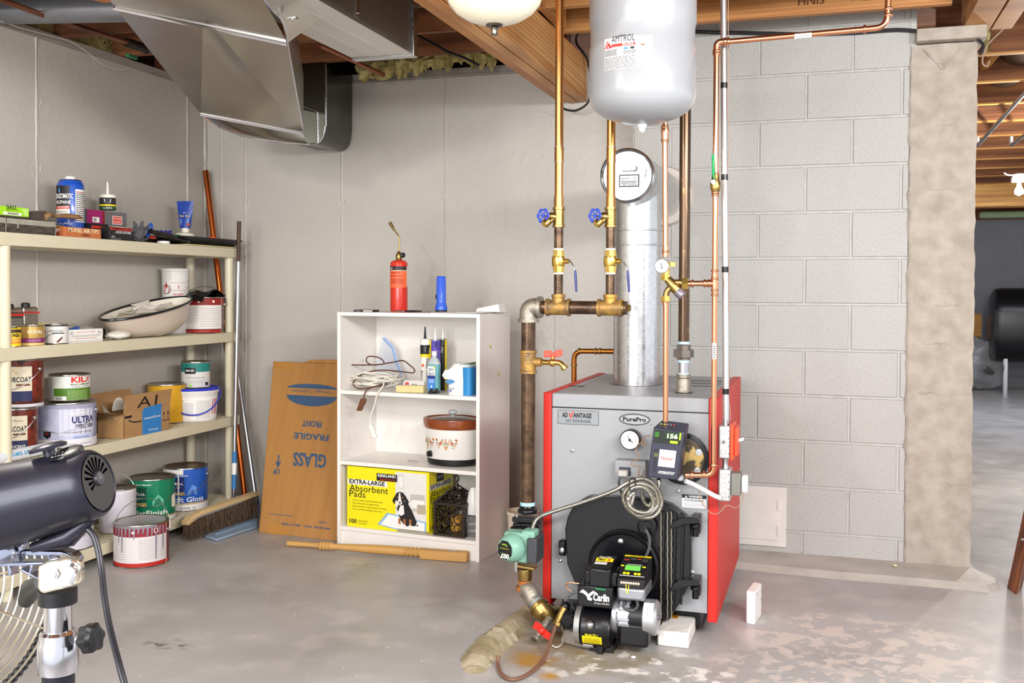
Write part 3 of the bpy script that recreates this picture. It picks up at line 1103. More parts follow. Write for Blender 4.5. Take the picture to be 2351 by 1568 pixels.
def carton(name, label, cat, xl, xr, ytop, X, z0, depth, body, rot=0.0, group=None, h=None, bevel=.0015):
    """box standing on a shelf, its front in the plane X, seen from the right and the front"""
    a, b = aX(xl, ytop, X), aX(xr, ytop, X)
    h = h or a.z - z0
    w = b.y - a.y
    c = V((X - depth / 2, (a.y + b.y) / 2, z0))
    t = thing(name, label, cat, c, group)
    M = Matrix.Rotation(rot, 3, 'Z')
    piv = V((X, a.y, z0))

    def tr(p):
        return M @ (V(p) - piv) + piv
    mb = MB(body)
    mb.box(X - depth, X, a.y, b.y, z0, z0 + h, None, rot, piv)
    mb.build('carton' if cat == 'box' else 'body', t, bevel=bevel)
    SF = Flat(tr((X, a.y, z0)), M @ V((0, 1, 0)))
    SE = Flat(tr((X - depth, a.y, z0)), M @ V((1, 0, 0)))
    ST = Flat(tr((X, a.y, z0 + h)), M @ V((0, 1, 0)), M @ V((-1, 0, 0)))
    return t, SF, SE, ST, w, depth, h


Z1, Z2, Z3, Z4 = SHZ
LBL = 'label'
RED, YEL, BLU, GRN = C('cf2b22'), C('f0d815'), C('1c46b8'), C('2f8f5a')
GREY, CRM, DK = C('8b8a88'), C('efe9da'), C('26262a')
NAVY = C('1e2450')
BRN = C('6b2a22')

# ---- top shelf
CLEAR = mat('clear_plastic', 'd8d6cc', .15, trans=.75, var=.1, spec=.5, ior=1.2)
FOG = mat('fogged_plastic', 'a5a296', .3, var=.8, vs=25, col2='8a8473')
NAIL = mat('nails', '6d675c', .45, .6, var=1, vs=60, col2='45403a', stretch=(1, .3, 1.5))
for i, (xl, xr, lab) in enumerate(((-30, 13, 'clear plastic parts box cut off by the left edge, under the lime box'), (15, 127, 'clear plastic parts box full of nails on the top shelf'))):
    t, SF, SE, ST, w, d, h = carton('parts_box', lab, 'parts box', xl, xr, 498, -3.115, Z1, .2, NAIL, h=.058)
    MB(FOG).rect(SF, .002, .004, w - .002, h * .35, NAIL, .001).rect(SF, .0, h * .62, w, h, FOG, .0012).rect(SF, w - .004, 0, w, h, FOG, .002).rect(SF, w * .2, h * .35, w * .23, h, FOG, .0015).build('clear_wall', t)
    MB(FOG).rect(ST, -.002, 0, w + .002, d, None, .003).build('lid', t, bevel=0)
t, SF, SE, ST, w, d, h = carton('nail_box', 'lime green box of nails with barcode lying on the parts box', 'box', -20, 66, 470, -3.16, Z1 + .062, .12, C('4e4a3c'))
LIME = C('a6e322')
mb = MB(LIME).rect(SF, 0, h * .22, w, h, LIME).rect(SF, w * .3, h * .27, w * .8, h * .52, WHITE, .0012)
for i in range(14):
    mb.rect(SF, w * .42 + i * .004, h * .32, w * .42 + i * .004 + .002, h * .48, INK, .0018)
mb.txt(SF, 'NAILS', w * .52, h * .78, .024, INK, w=.05, bold=.02).txt(SF, 'Box 2 - 1/2', w * .55, h * .62, .014, INK, w=.06).poly(SF, [(w * .88, h * .3), (w * .97, h * .3), (w * .97, h * .95), (w * .8, h * .9)], C('c8f07c'))
mb.build(LBL, t)
t, *_ = carton('white_carton', 'plain white card box behind the scraper brush', 'box', 64, 100, 488, -3.25, Z1 + .058, .05, WHITE)
# wallpaper brush with wooden handle
p = aX(105, 500, -3.13)
q = [aX(x, y, -3.14) for x, y in ((100, 500), (112, 492), (125, 496), (145, 496), (165, 497), (182, 499), (189, 503))]
t = thing('scraper_brush', 'wooden handled scraper brush with dark blade resting on the parts box', 'brush', q[2])
MB(mat('brush_wood', 'a5825c', .6, var=1, vs=20, col2='7d5a38')).tube(catmull(q, 4), [.020, .021, .022, .021, .018, .014, .012, .010, .010, .011, .013, .014, .015, .017, .019, .019, .019, .0185, .018, .015, .012, .010, .008, .006, .003][:len(catmull(q, 4))], 12, flat=.6).build('handle', t)
a = [aX(x, y, -3.13) for x, y in ((82, 504), (96, 484), (106, 484), (94, 508))]
MB(C('4b413c')).prism(a, (-.09, 0, 0)).build('blade', t)
# blue propane cylinder
loc, r, h = cylpx(132, 191, 415, -3.24, Z1)
t = thing('propane_cylinder', 'blue propane cylinder with white cap on the top shelf', 'gas cylinder', loc)
BLUEC = mat('cyl_blue', '1d50b4', .25, var=.1, coat=.3)
MB(BLUEC).lathe([(r * .86, 0), (r * .97, .012), (r, .02), (r, h * .90), (r * .93, h * .96), (r * .72, h)], loc, n=40).build('body', t)
MB(STEEL).lathe([(r * .72, h - .004), (r * .86, h + .0), (r * .8, h + .003), (.02, h + .003)], loc, n=32).build('collar', t)
MB(WHITE).lathe([(.020, h), (.021, h + .002), (.021, h + .016), (.017, h + .019)], loc, n=24).build('cap', t)
S = Wrap(loc, r, facing(loc))
u = r * .2
mb = MB(INK)
mb.rect(S, -r * 1.45, h * .55, -r * .05, h * .90, INK).rect(S, r * .35, h * .28, r * 1.5, h * .84, WHITE)
mb.rect(S, -r * 1.45, h * .43, -r * .05, h * .55, RED, .0008).rect(S, -r * 1.45, h * .36, -r * .05, h * .5, CRM, .001)
mb.txt(S, 'BERNZOMATIC', -r * .62, h * .68, .030, WHITE, .0018, w=r * 1.6, bold=.02).txt(S, 'PROPANE', -r * .62, h * .585, .022, WHITE, .0018, w=r * 1.3, bold=.01)
mb.txt(S, 'DANGER', -r * .6, h * .515, .014, WHITE, .0018, w=r).fine(S, -r * 1.3, h * .37, -r * .2, h * .48, 5, GREY, .0018)
mb.fine(S, r * .4, h * .3, r * 1.4, h * .82, 16, DK, .0014, 4).rect(S, r * .42, h * .79, r * 1.4, h * .80, RED, .0016)
mb.txt(S, '14.1 oz. (400 g)', -r * .6, h * .24, .012, WHITE, .0012, w=r * 1.4)
mb.poly(S, [(-r * .95, h * .80), (-r * .88, h * .88), (-r * .80, h * .80), (-r * .88, h * .77)], C('4aa0e0'), .0016)
mb.build(LBL, t)
# cigar boxes
t, SF, SE, ST, w, d, h = carton('cigar_box', 'orange brown card box with cream lettering at the edge of the top shelf', 'box', 150, 232, 520, -3.115, Z1, .09, C('c0703e'))
MB(CRM).txt(SF, 'MURIEL AIR-TIPS', w * .5, h * .52, .026, C('f3e3b8'), w=w * .84, bold=.015).disc(SF, w * .56, h * .28, .028, C('8a4a26'), .001, .005).txt(SF, 'PERFECTO', w * .56, h * .25, .008, C('4c2513'), .0014).build(LBL, t)
t, SF, SE, ST, w, d, h = carton('cigar_box', 'dark red brown card box between the parts box and the orange brown box', 'box', 100, 149, 514, -3.145, Z1, .08, C('7c2f17'))
MB(CRM).rect(SF, 0, h * .78, w, h, C('7a6232')).txt(SF, 'TIPS', w * .62, h * .4, .022, CRM, w=.04).build(LBL, t)
# fastener boxes
t, SF, SE, ST, w, d, h = carton('fastener_box', 'black box with red banner and white print at the top shelf edge', 'box', 251, 303, 520, -3.112, Z1, .10, C('1b1b1f'))
mb = MB(RED).rect(SF, w * .04, h * .76, w * .98, h * .97, RED).txt(SF, 'REMINGTON', w * .52, h * .80, .015, INK, w=w * .85, bold=.02)
mb.txt(SF, 'POWER FASTENERS', w * .62, h * .62, .009, WHITE, w=w * .66).txt(SF, 'CARGAS DE PODER', w * .6, h * .52, .009, WHITE, w=w * .72).txt(SF, 'DESA', w * .16, h * .2, .010, WHITE).fine(SF, w * .06, h * .04, w * .5, h * .16, 3, GREY).build(LBL, t)
t, SF, SE, ST, w, d, h = carton('fastener_box', 'black box with thin red stripe beside the orange brown card box', 'box', 210, 249, 512, -3.16, Z1, .08, C('141416'))
MB(RED).rect(SF, 0, h * .7, w, h * .85, RED).fine(SF, w * .5, h * .1, w * .95, h * .6, 5, C('b8b4ac')).build(LBL, t)
t, SF, SE, ST, w, d, h = carton('screw_case', 'shallow clear plastic case under the magenta and grey box', 'case', 182, 300, 501, -3.22, Z1 + .052, .10, FOG, h=.022)
MB(C('c8c093')).rect(SF, w * .62, .002, w * .98, h * .95, C('d9d2b5')).rect(SF, w * .1, .004, w * .3, h * .7, C('b8a24a')).build(LBL, t)
t, SF, SE, ST, w, d, h = carton('powder_fastener_box', 'grey box with magenta end and red sticker under the glue bottle', 'box', 199, 291, 480, -3.235, Z1 + .076, .07, C('6c6a6c'))
mb = MB(C('a01563')).rect(SF, 0, 0, w * .43, h, C('a01563')).rect(SF, w * .38, 0, w * .43, h, C('8a1212'), .001).rect(SF, w * .13, h * .12, w * .3, h * .5, WHITE, .0014)
for i in range(6):
    mb.rect(SF, w * .16 + i * .003, h * .17, w * .16 + i * .003 + .0015, h * .42, INK, .002)
mb.rect(SF, w * .62, h * .1, w * .87, h * .72, WHITE, .0014).rect(SF, w * .635, h * .14, w * .855, h * .68, C('e5503f'), .0018)
mb.txt(SF, 'LOW-RISE', w * .745, h * .46, .012, WHITE, .0024, w=w * .19).txt(SF, 'FASTENERS', w * .745, h * .2, .012, WHITE, .0024, w=w * .19).build(LBL, t)
# glue bottle
loc, r, h = cylpx(229, 265, 447, -3.265, Z1 + .076 + (aX(240, 480, -3.235).z - Z1 - .076))
t = thing('glue_bottle', 'small black and yellow glue bottle with long nozzle standing on the grey box', 'bottle', loc)
MB(DK).lathe([(r, 0), (r, h * .78)], loc, n=32).build('body', t)
MB(CRM).lathe([(r, h * .78), (r, h * .97), (r * .9, h)], loc, n=32).lathe([(.008, h), (.0075, h + .01), (.004, h + .052), (.004, h + .055)], loc, n=12).lathe([(.004, h + .055), (.008, h + .056), (.008, h + .060), (.002, h + .062)], loc, n=12, m=TIN).build('nozzle', t)
S = Wrap(loc, r, facing(loc))
mb = MB(YEL).rect(S, -r * 1.6, h * .24, r * 1.6, h * .34, YEL).rect(S, -r * 1.6, 0, r * 1.6, h * .22, C('274a30'))
mb.poly(S, [(-.017, h * .72), (.016, h * .68), (.012, h * .45), (-.013, h * .49)], WHITE, .001).txt(S, 'DAP', 0, h * .53, .015, INK, .0016, w=.022, bold=.03, rot=-.1).txt(S, 'ALL PURPOSE', 0, h * .06, .010, WHITE, w=.04).build(LBL, t)
# glove
p = aX(322, 550, -3.13)
t = thing('work_glove', 'grey work glove slumped on the top shelf with fingers up', 'glove', V((-3.15, p.y, Z1)))
GLV = mat('glove_grey', '56565a', .85, var=.6, vs=30, bump=.6, bs=150)
mb = MB(GLV)
cx = lambda x, y: aX(x, y, -3.14)
mb.tube([cx(308, 549), cx(316, 540), cx(322, 530), cx(322, 522)], [.022, .030, .026, .018], 12)
mb.build('palm', t)
for a, b, r_ in (((318, 530), (307, 509), .009), ((324, 526), (327, 508), .009), ((328, 530), (341, 519), .008), ((312, 535), (306, 522), .008)):
    q0, q1 = cx(*a), cx(*b)
    MB(GLV).tube([q0, q0.lerp(q1, .6), q1], [r_ * 1.15, r_, r_ * .6], 10).build('finger', t)
MB(GLV).tube([cx(306, 549), cx(320, 551), cx(338, 548)], [.006, .018, .008], 10, flat=.6).build('cuff', t)
# blue plier handle, orange disc, blue tape, green lid
q = [aX(x, y, -3.16) for x, y in ((336, 541), (340, 533), (341, 520), (346, 514), (349, 520), (346, 530), (338, 545))]
solo(MB(C('2b62c8', .4)).tube(catmull(q, 4), .006, 10), 'plier_handle', 'bright blue curved plier handle sticking up beside the grey glove', 'pliers', q[0])
p = aX(346, 533, -3.18)
solo(MB(C('d8412f', .4)).lathe([(.027, 0), (.028, .004), (.020, .009)], V((-3.18, p.y, Z1 + .03)), (.3, -.1, 1), 24), 'red_disc', 'small orange red plastic disc behind the blue handle', 'disc', V((-3.18, p.y, Z1)))
p = aX(376, 527, -3.2)
mb = MB(C('27248f', .35)).lathe([(.036, 0), (.038, .004), (.038, .024), (.034, .028), (.024, .028), (.024, 0)], V((-3.2, p.y, Z1 + .038)), n=28)
for i in range(10):
    a = 6.28 * i / 10
    mb.box(-3.2 + .036 * math.cos(a) - .004, -3.2 + .036 * math.cos(a) + .004, p.y + .036 * math.sin(a) - .004, p.y + .036 * math.sin(a) + .004, Z1 + .064, Z1 + .071)
solo(mb, 'tape_reel', 'dark blue notched plastic reel on the top shelf', 'reel', V((-3.2, p.y, Z1)))
p = aX(407, 530, -3.17)
solo(MB(C('1f9350', .4)).lathe([(.03, 0), (.031, .004), (.02, .007)], V((-3.18, p.y, Z1 + .048)), (.1, .05, 1), 24), 'plastic_disc', 'small green plastic lid at the left end of the paint tray', 'lid', V((-3.17, p.y, Z1)))
# caulking tool, paint tray
q = [aX(x, y, -3.12) for x, y in ((345, 530), (362, 536), (385, 541), (405, 548), (426, 554))]
t = thing('caulking_tool', 'dark metal air tool with a round nozzle lying on the top shelf', 'tool', q[2])
MB(mat('dark_tool', '2f2b28', .35, .6, var=.6)).tube(catmull(q, 4), [.012] * 4 + [.014] * 4 + [.015] * 4 + [.009] * 4 + [.009], 12).build('body', t)
MB(mat('dark_tool', '2f2b28')).tube([q[-1], q[-1] + V((.02, .012, -.003))], .008, 12).build('nozzle', t)
p0, p1 = aX(398, 556, -3.12), aX(548, 572, -3.12)
t = thing('paint_tray', 'black plastic paint tray at the right end of the top shelf', 'tray', V((-3.2, (p0.y + p1.y) / 2, Z1)))
zt_ = Z1 + .044
ol = [(-3.105, p0.y + .1), (-3.10, p1.y), (-3.36, p1.y), (-3.36, p0.y)]
ol[0] = (-3.105, p0.y + .05)
ins = [(-3.13, p0.y + .15), (-3.13, p1.y - .04), (-3.32, p1.y - .04), (-3.32, p0.y + .12)]
mb = MB(BLKPL)
o4 = [V((x, y, zt_)) for x, y in ol]
i4 = [V((x, y, zt_)) for x, y in [(a * .93 + b * .07, c * .93 + d * .07) for (a, c), (b, d) in zip(ol, ins)]]
b4 = [V((x, y, Z1 + .008)) for x, y in ins]
mb.add(o4 + i4 + b4, [(0, 1, 5, 4), (1, 2, 6, 5), (2, 3, 7, 6), (3, 0, 4, 7), (4, 5, 9, 8), (5, 6, 10, 9), (6, 7, 11, 10), (7, 4, 8, 11), (8, 9, 10, 11)])
d4 = [p - V((0, 0, .002)) for p in b4]
mb.add([p - V((0, 0, .004)) for p in o4] + d4, [(0, 4, 5, 1), (1, 5, 6, 2), (2, 6, 7, 3), (3, 7, 4, 0)])
mb.build('tray_shell', t)
MB(BLKPL).tube([p - V((0, 0, .002)) for p in o4], .005, 6, closed=True).build('rolled_rim', t)
p = aX(388, 555, -3.108)
solo(MB(WHITE).lathe([(.029, 0), (.031, .003), (.030, .012), (.026, .014)], V((-3.14, p.y, Z1)), n=28), 'plastic_puck', 'small round white plastic cap lying at the shelf edge', 'cap', V((-3.14, p.y, Z1)))
a, b = aX(432, 560, -3.10), aX(546, 570, -3.10)
solo(MB(C('d9cf8f')).box(-3.2, -3.104, a.y, b.y - .03, Z1 + .001, Z1 + .006), 'yellow_pad', 'thin pale yellow card under the front of the paint tray', 'card', V((-3.15, a.y, Z1)))
p = aX(487, 560, -3.2)
solo(MB(C('e8502a')).lathe([(.022, 0), (.022, .010), (.018, .013)], V((-3.2, p.y, Z1 + .048)), n=20), 'orange_puck', 'small orange plastic cap on the right part of the paint tray', 'cap', V((-3.2, p.y, Z1 + .048)))
# white tub lid + blue tube on the tray
zb_ = zt_ + .004
loc = V((-3.24, aX(424, 525, -3.24).y, zb_))
solo(MB(C('e6e0cc')).lathe([(.045, 0), (.05, .006), (.05, .020), (.040, .024)], loc, n=32), 'white_tub_lid', 'cream plastic tub lid on the tray under the blue tube', 'lid', loc)
t = thing('filler_tube', 'blue squeeze tube of wood filler standing on its cap on the tray', 'tube', loc + V((0, 0, .026)))
zt2 = aX(427, 462, -3.24).z
c0 = loc + V((0, .006, .026))
MB(CRM).lathe([(.017, 0), (.019, .003), (.019, .022), (.017, .025)], c0, n=24).build('cap', t)
ny = 14
vs = []
HT = zt2 - c0.z
for j in range(9):
    f_ = j / 8
    z = c0.z + .024 + (HT - .024) * f_
    for i in range(ny):
        a = 6.2832 * i / ny
        rx_, ry_ = .024 * (1 - f_) + .003 * f_, .028 + .018 * f_
        vs.append(V((c0.x, c0.y, z)) + R.col[0] * (ry_ * math.sin(a)) + V((.3, -.95, 0)) * (rx_ * math.cos(a)))
mb = MB(C('1c3f9c', .3))
mb.add(vs, [(j * ny + i, j * ny + (i + 1) % ny, (j + 1) * ny + (i + 1) % ny, (j + 1) * ny + i) for j in range(8) for i in range(ny)] + [tuple(range(8 * ny, 9 * ny))])
mb.build('body', t)
S = Flat(c0 - R.col[0] * .03 + V((.3, -.95, 0)) * .012 + V((0, 0, .02)), R.col[0], V((.3, -.95, 0)) * -.13 + V((0, 0, 1)))
MB(YEL).txt(S, 'Plastic Wood', .03, .062, .012, YEL, .011, w=.05, bold=.02).fine(S, .008, .022, .054, .052, 6, C('9fb6e8'), .010).disc(S, .052, .02, .008, C('c84a2a'), .011).txt(S, 'DAP', .03, .08, .008, WHITE, .012).build(LBL, t)

# ---- second shelf
def tin(xl, xr, yt, X, lab):
    a, b = aX(xl, yt, X), aX(xr, yt, X)
    w = b.y - a.y
    t = thing('thinner_tin', lab, 'tin', V((X, (a.y + b.y) / 2, Z2)))
    MB(TIN).box(X - .06, X, a.y, b.y, Z2, a.z).build('body', t, bevel=.008)
    MB(BLKPL).lathe([(.018, 0), (.018, .014), (.012, .018)], ((X - .03), (a.y + b.y) / 2, a.z), n=20).build('cap', t)
    return t, Flat((X, a.y, Z2)), w, a.z - Z2


t, S, w, h = tin(14, 54, 708, -3.24, 'dark labelled solvent tin with red stripe behind the gold can')
MB(DK).rect(S, .004, .01, w - .004, h * .9, C('3a3832')).rect(S, 0, h * .8, w, h * .86, RED, .001).fine(S, .01, .02, w - .01, h * .75, 14, C('a9a595'), .0014).build(LBL, t)
t, S, w, h = tin(54, 89, 705, -3.25, 'bare silver solvent tin with black cap and red stripe')
MB(RED).rect(S, .0, h * .84, w, h * .88, RED, .001).build(LBL, t)
t, S, r, h = can('wood_finish_can', 'small yellow can of wood finish beside the shelf post', 'paint can', 4, 46, 748, -3.14, Z2, C('f0cb18'))
MB(INK).rect(S, -r * 1.5, h * .68, r * 1.5, h * .84, C('3a2a18')).txt(S, 'MINWAX', 0, h * .86, .014, INK, w=r * 1.5, bold=.02).txt(S, 'WOOD FINISH', 0, h * .48, .02, INK, w=r * 1.9, bold=.03).rect(S, -r * 1.5, h * .28, r * 1.5, h * .42, C('d79a4a')).rect(S, -r * 1.5, h * .2, r * 1.5, h * .24, RED, .001).build(LBL, t)
t, S, r, h = can('gold_can', 'small gold can with purple band on the second shelf', 'paint can', 47, 100, 746, -3.15, Z2, mat('gold_label', 'c6a25a', .35, .5, var=.6, vs=6, col2='a17d3a'))
MB(CRM).txt(S, 'ROYAL', r * .3, h * .6, .02, CRM, w=r * 1.3, bold=.01).rect(S, -r * 1.5, h * .16, r * 1.5, h * .38, C('7a2a62')).txt(S, 'HI-GLOSS', r * .2, h * .22, .012, C('caa0b8'), .0014, w=r).rect(S, -r * 1.5, .0, r * 1.5, h * .14, C('d9bb72')).build(LBL, t)
t, S, r, h = can('white_can', 'small white can with black lid rim and dark red brush mark, second shelf', 'paint can', 102, 155, 744, -3.15, Z2, C('dcdad4', .3))
MB(DK).rect(S, -r * 1.6, h * .9, r * 1.6, h * .99, INK).txt(S, 'valspar', 0, h * .62, .018, C('77757a'), w=r * 1.25).rect(S, -r * .3, h * .53, r * .7, h * .58, DK).poly(S, [(r * .0, h * .12), (r * .3, h * .3), (r * .55, h * .4), (r * .5, h * .28), (r * .2, h * .1)], C('5c2a26')).ring(S, r * .0, h * .2, r * .9, .002, DK, .001, r * .6, 20, 1.6, 3.0).build(LBL, t)
t, SF, SE, ST, w, d, h = carton('small_carton', 'small yellow and black card box behind the white can', 'box', 86, 132, 735, -3.25, Z2 + .0, .05, CRM, h=.085)
MB(YEL).rect(SF, 0, h * .5, w * .4, h, YEL).rect(SF, w * .18, h * .55, w * .3, h * .95, INK, .001).build(LBL, t)
t, SF, SE, ST, w, d, h = carton('safety_glasses_box', 'white card box of safety glasses at the front of the second shelf', 'box', 156, 236, 758, -3.115, Z2, .10, WHITE)
mb = MB(DK)
for x in (.1, .9):
    mb.ring(SF, w * x - .006, h * .74, .006, .0012, DK, n=12).ring(SF, w * x + .006, h * .74, .006, .0012, DK, n=12)
mb.txt(SF, 'CAUTION ATTENTION WARNING', w * .5, h * .76, .006, RED, w=w * .55).txt(SF, 'CAUTION ATTENTION WARNING', w * .5, h * .28, .006, RED, w=w * .6).fine(SF, w * .1, h * .45, w * .92, h * .62, 2, GREY, fill=.3).fine(SF, w * .05, h * .1, w * .95, h * .2, 1, GREY, fill=.3).build(LBL, t)
# crumpled bag with clamp, white cloth, jar behind
BAG = mat('clear_bag', 'd9d9da', .2, trans=.6, alpha=.55, bump=1.0, bs=25)


def crumple(p, sx, sy, sz, m, seed, n=14, amp=.35):
    rd = random.Random(seed)
    mb = MB(m)
    ph = [rd.uniform(0, 6) for _ in range(6)]

    def f(u, v):
        a, b = u * 6.2832, (v - .5) * math.pi
        k = 1 + amp * (math.sin(3 * a + ph[0]) * math.cos(2 * b + ph[1]) * .5 + math.sin(5 * a + ph[2] + 3 * b) * .35 + math.sin(9 * b + ph[3] + a) * .2)
        q = V((sx * math.cos(b) * math.cos(a) * k, sy * math.cos(b) * math.sin(a) * k, sz * math.sin(b) * k))
        q.z = max(q.z, -sz * .95)
        return V(p) + q + V((0, 0, sz))
    return mb.grid(f, n * 2, n)


p = aX(178, 750, -3.24)
solo(crumple((-3.25, p.y, Z2), .05, .11, .035, BAG, 4), 'plastic_bag', 'crumpled clear plastic bag of hardware behind the safety glasses box', 'bag', V((-3.25, p.y, Z2)))
p = aX(167, 748, -3.17)
q = V((-3.165, p.y, Z2 + .055))
t = thing('spring_clamp', 'small blue clamp lying on the safety glasses box', 'clamp', q)
MB(C('1b4fae', .35)).obox(q, (.012, 0, 0), (0, .024, .004), (0, -.002, .010)).build('jaw', t, bevel=.003)
MB(STEEL).tube([q + V((0, .02, .012)), q + V((.0, .045, .014)), q + V((0, .062, .0))], .004, 8).build('screw', t)
p = aX(275, 766, -3.15)
solo(crumple((-3.16, p.y, Z2), .04, .075, .02, C('ece8dc', .8), 9, amp=.15), 'folded_cloth', 'folded white cloth in front of the tilted bowl', 'cloth', V((-3.16, p.y, Z2)))
# tilted oval bowl lined with white paper
cx_, cy_ = aX(335, 722, -3.20).y, 0
t = thing('oval_bowl', 'large off-white oval bowl with black rim tilted on the second shelf', 'bowl', V((-3.22, cx_, Z2)))
L_, R_ = aX(241, 735, -3.22), aX(427, 682, -3.22)
bc_ = (L_ + R_) / 2
ud = (R_ - L_) / 2
vd = V((.132, 0, -.006))
nn = ud.normalized().cross(vd.normalized())
if nn.z < 0:
    nn = -nn
BOWL = mat('bowl_cream', 'd3c6b6', .4, var=.5, vs=3, col2='c4b4a4')
mb = MB(BOWL)
NS = 48
rings = [(1.0, 0.0, 0), (.96, -.012, 0), (.94, -.02, 0), (.86, -.075, .01), (.75, -.11, .03), (.55, -.135, .04), (.02, -.138, .04)]
vs = []
for k, d_, sh_ in rings:
    for i in range(NS):
        a = 6.2832 * i / NS
        q = bc_ + ud * (k * math.cos(a)) + vd * (k * math.sin(a)) + nn * d_ + ud.normalized() * sh_
        q.z = max(q.z, Z2 + .002)
        vs.append(q)
mb.add(vs, [(j * NS + i, j * NS + (i + 1) % NS, (j + 1) * NS + (i + 1) % NS, (j + 1) * NS + i) for j in range(len(rings) - 1) for i in range(NS)])
vs = []
for k, d_ in ((1.0, 0), (.9, -.03), (.6, -.04), (.02, -.035)):
    for i in range(NS):
        a = 6.2832 * i / NS
        vs.append(bc_ + ud * (k * .98 * math.cos(a)) + vd * (k * .98 * math.sin(a)) + nn * (d_ + .006 * math.sin(7 * a) * (k < .99)))
mb.add(vs, [(j * NS + (i + 1) % NS, j * NS + i, (j + 1) * NS + i, (j + 1) * NS + (i + 1) % NS) for j in range(3) for i in range(NS)], C('e6e0d2', .6))
mb.build('shell', t)
MB(C('17171b', .25)).tube([bc_ + ud * math.cos(6.2832 * i / NS) + vd * math.sin(6.2832 * i / NS) for i in range(NS)], .0065, 8, closed=True).build('rim', t)
mb = MB(C('ebe5d9', .7))
rd = random.Random(5)
for i in range(7):
    c = bc_ + ud * rd.uniform(-.55, .55) + vd * rd.uniform(-.5, .5) - nn * .02
    s_ = [c + ud * rd.uniform(-.3, .3) + vd * rd.uniform(-.4, .4) + nn * rd.uniform(.0, .035) for _ in range(4)]
    mb.add(s_, [(0, 1, 2), (0, 2, 3), (0, 1, 3)])
mb.build('paper_liner', t)
p = aX(243, 748, -3.28)
solo(MB(BLKPL).lathe([(.014, 0), (.014, .04), (.012, .045)], V((-3.3, p.y, Z2)), n=20), 'black_bottle_cap', 'small black cap just visible behind the left side of the bowl', 'cap', V((-3.3, p.y, Z2)))
# quart tub
loc, r, h = cylpx(371, 434, 617, -3.32, Z2)
t = thing('measuring_tub', 'clear white quart measuring tub behind the tilted bowl', 'tub', loc)
MB(mat('milky_plastic', 'dcdad6', .3, var=.1)).lathe([(r * .82, 0), (r * .84, .004), (r * .96, h * .95), (r, h * .955), (r * 1.02, h), (r * .95, h), (r * .8, .01), (.001, .01)], loc, n=36).build('body', t)
S = Wrap(loc, r * .83, facing(loc), r * .965, h)
mb = MB(RED)
mb.ring(S, -r * .62, h * .68, .024, .003, NAVY).poly(S, [(-r * .8, h * .6), (-r * .5, h * .72), (-r * .62, h * .8), (-r * .75, h * .7)], RED).poly(S, [(-r * .7, h * .57), (-r * .42, h * .62), (-r * .38, h * .72)], RED)
mb.rect(S, -r * .25, h * .66, r * .68, h * .665, RED).rect(S, -r * .25, h * .78, r * .68, h * .785, RED).rect(S, r * .67, h * .5, r * .68, h * .78, RED)
mb.txt(S, '1', r * .2, h * .69, .024, RED, bold=.03).txt(S, 'QUART', r * .22, h * .59, .014, RED, w=r * .75, bold=.02).txt(S, '946.35 ml', r * .22, h * .5, .010, RED, w=r * .75, bold=.01).txt(S, 'MEASURE-RIGHT', -r * .1, h * .36, .014, NAVY, w=r * 1.3, bold=.02)
for i in range(5):
    mb.rect(S, r * .85, h * (.4 + .1 * i), r * 1.0, h * (.41 + .1 * i), NAVY)
mb.build(LBL, t)
# red can with crumpled black cover
t, S, r, h = can('stain_can', 'dark red gallon can with raised wire handle under black plastic, right end of second shelf', 'paint can', 419, 513, 682, -3.225, Z2, C('4a1612', .3), bail=1, bang=.15)
MB(WHITE).rect(S, -r * 1.4, h * .12, r * 1.0, h * .78, C('e6e2dc')).rect(S, -r * 1.45, h * .78, r * 1.3, h * .97, C('8f1f1a')).rect(S, -r * 1.45, .0, r * 1.0, h * .10, C('a8261e')).fine(S, -r * 1.3, h * .3, -r * .2, h * .74, 8, C('b5b0aa'), fill=.25).fine(S, -r * .1, h * .2, r * .9, h * .74, 9, C('b5b0aa'), seed=3, fill=.25).rect(S, r * 1.0, 0, r * 1.03, h, CRM, .0012).disc(S, -r * .2, h * .88, .007, CRM).disc(S, r * .5, h * .88, .007, CRM).txt(S, 'OUTDOOR OIL', r * 1.22, h * .5, .014, CRM, rot=1.57, w=h * .5).build(LBL, t)
MB(mat('black_film', '0d0d10', .12, bump=1.0, bs=20)).grid(lambda u, v: ROOT[t.name] + V(((v - .5) * r * 1.7, (u - .5) * r * 2.6, h + .006 + .018 * math.sin(u * 9 + v * 4) * math.cos(v * 7) + .02 * (1 - abs(u - .5)) - .03 * (abs(u - .5) > .44))), 16, 8).build('plastic_cover', t)

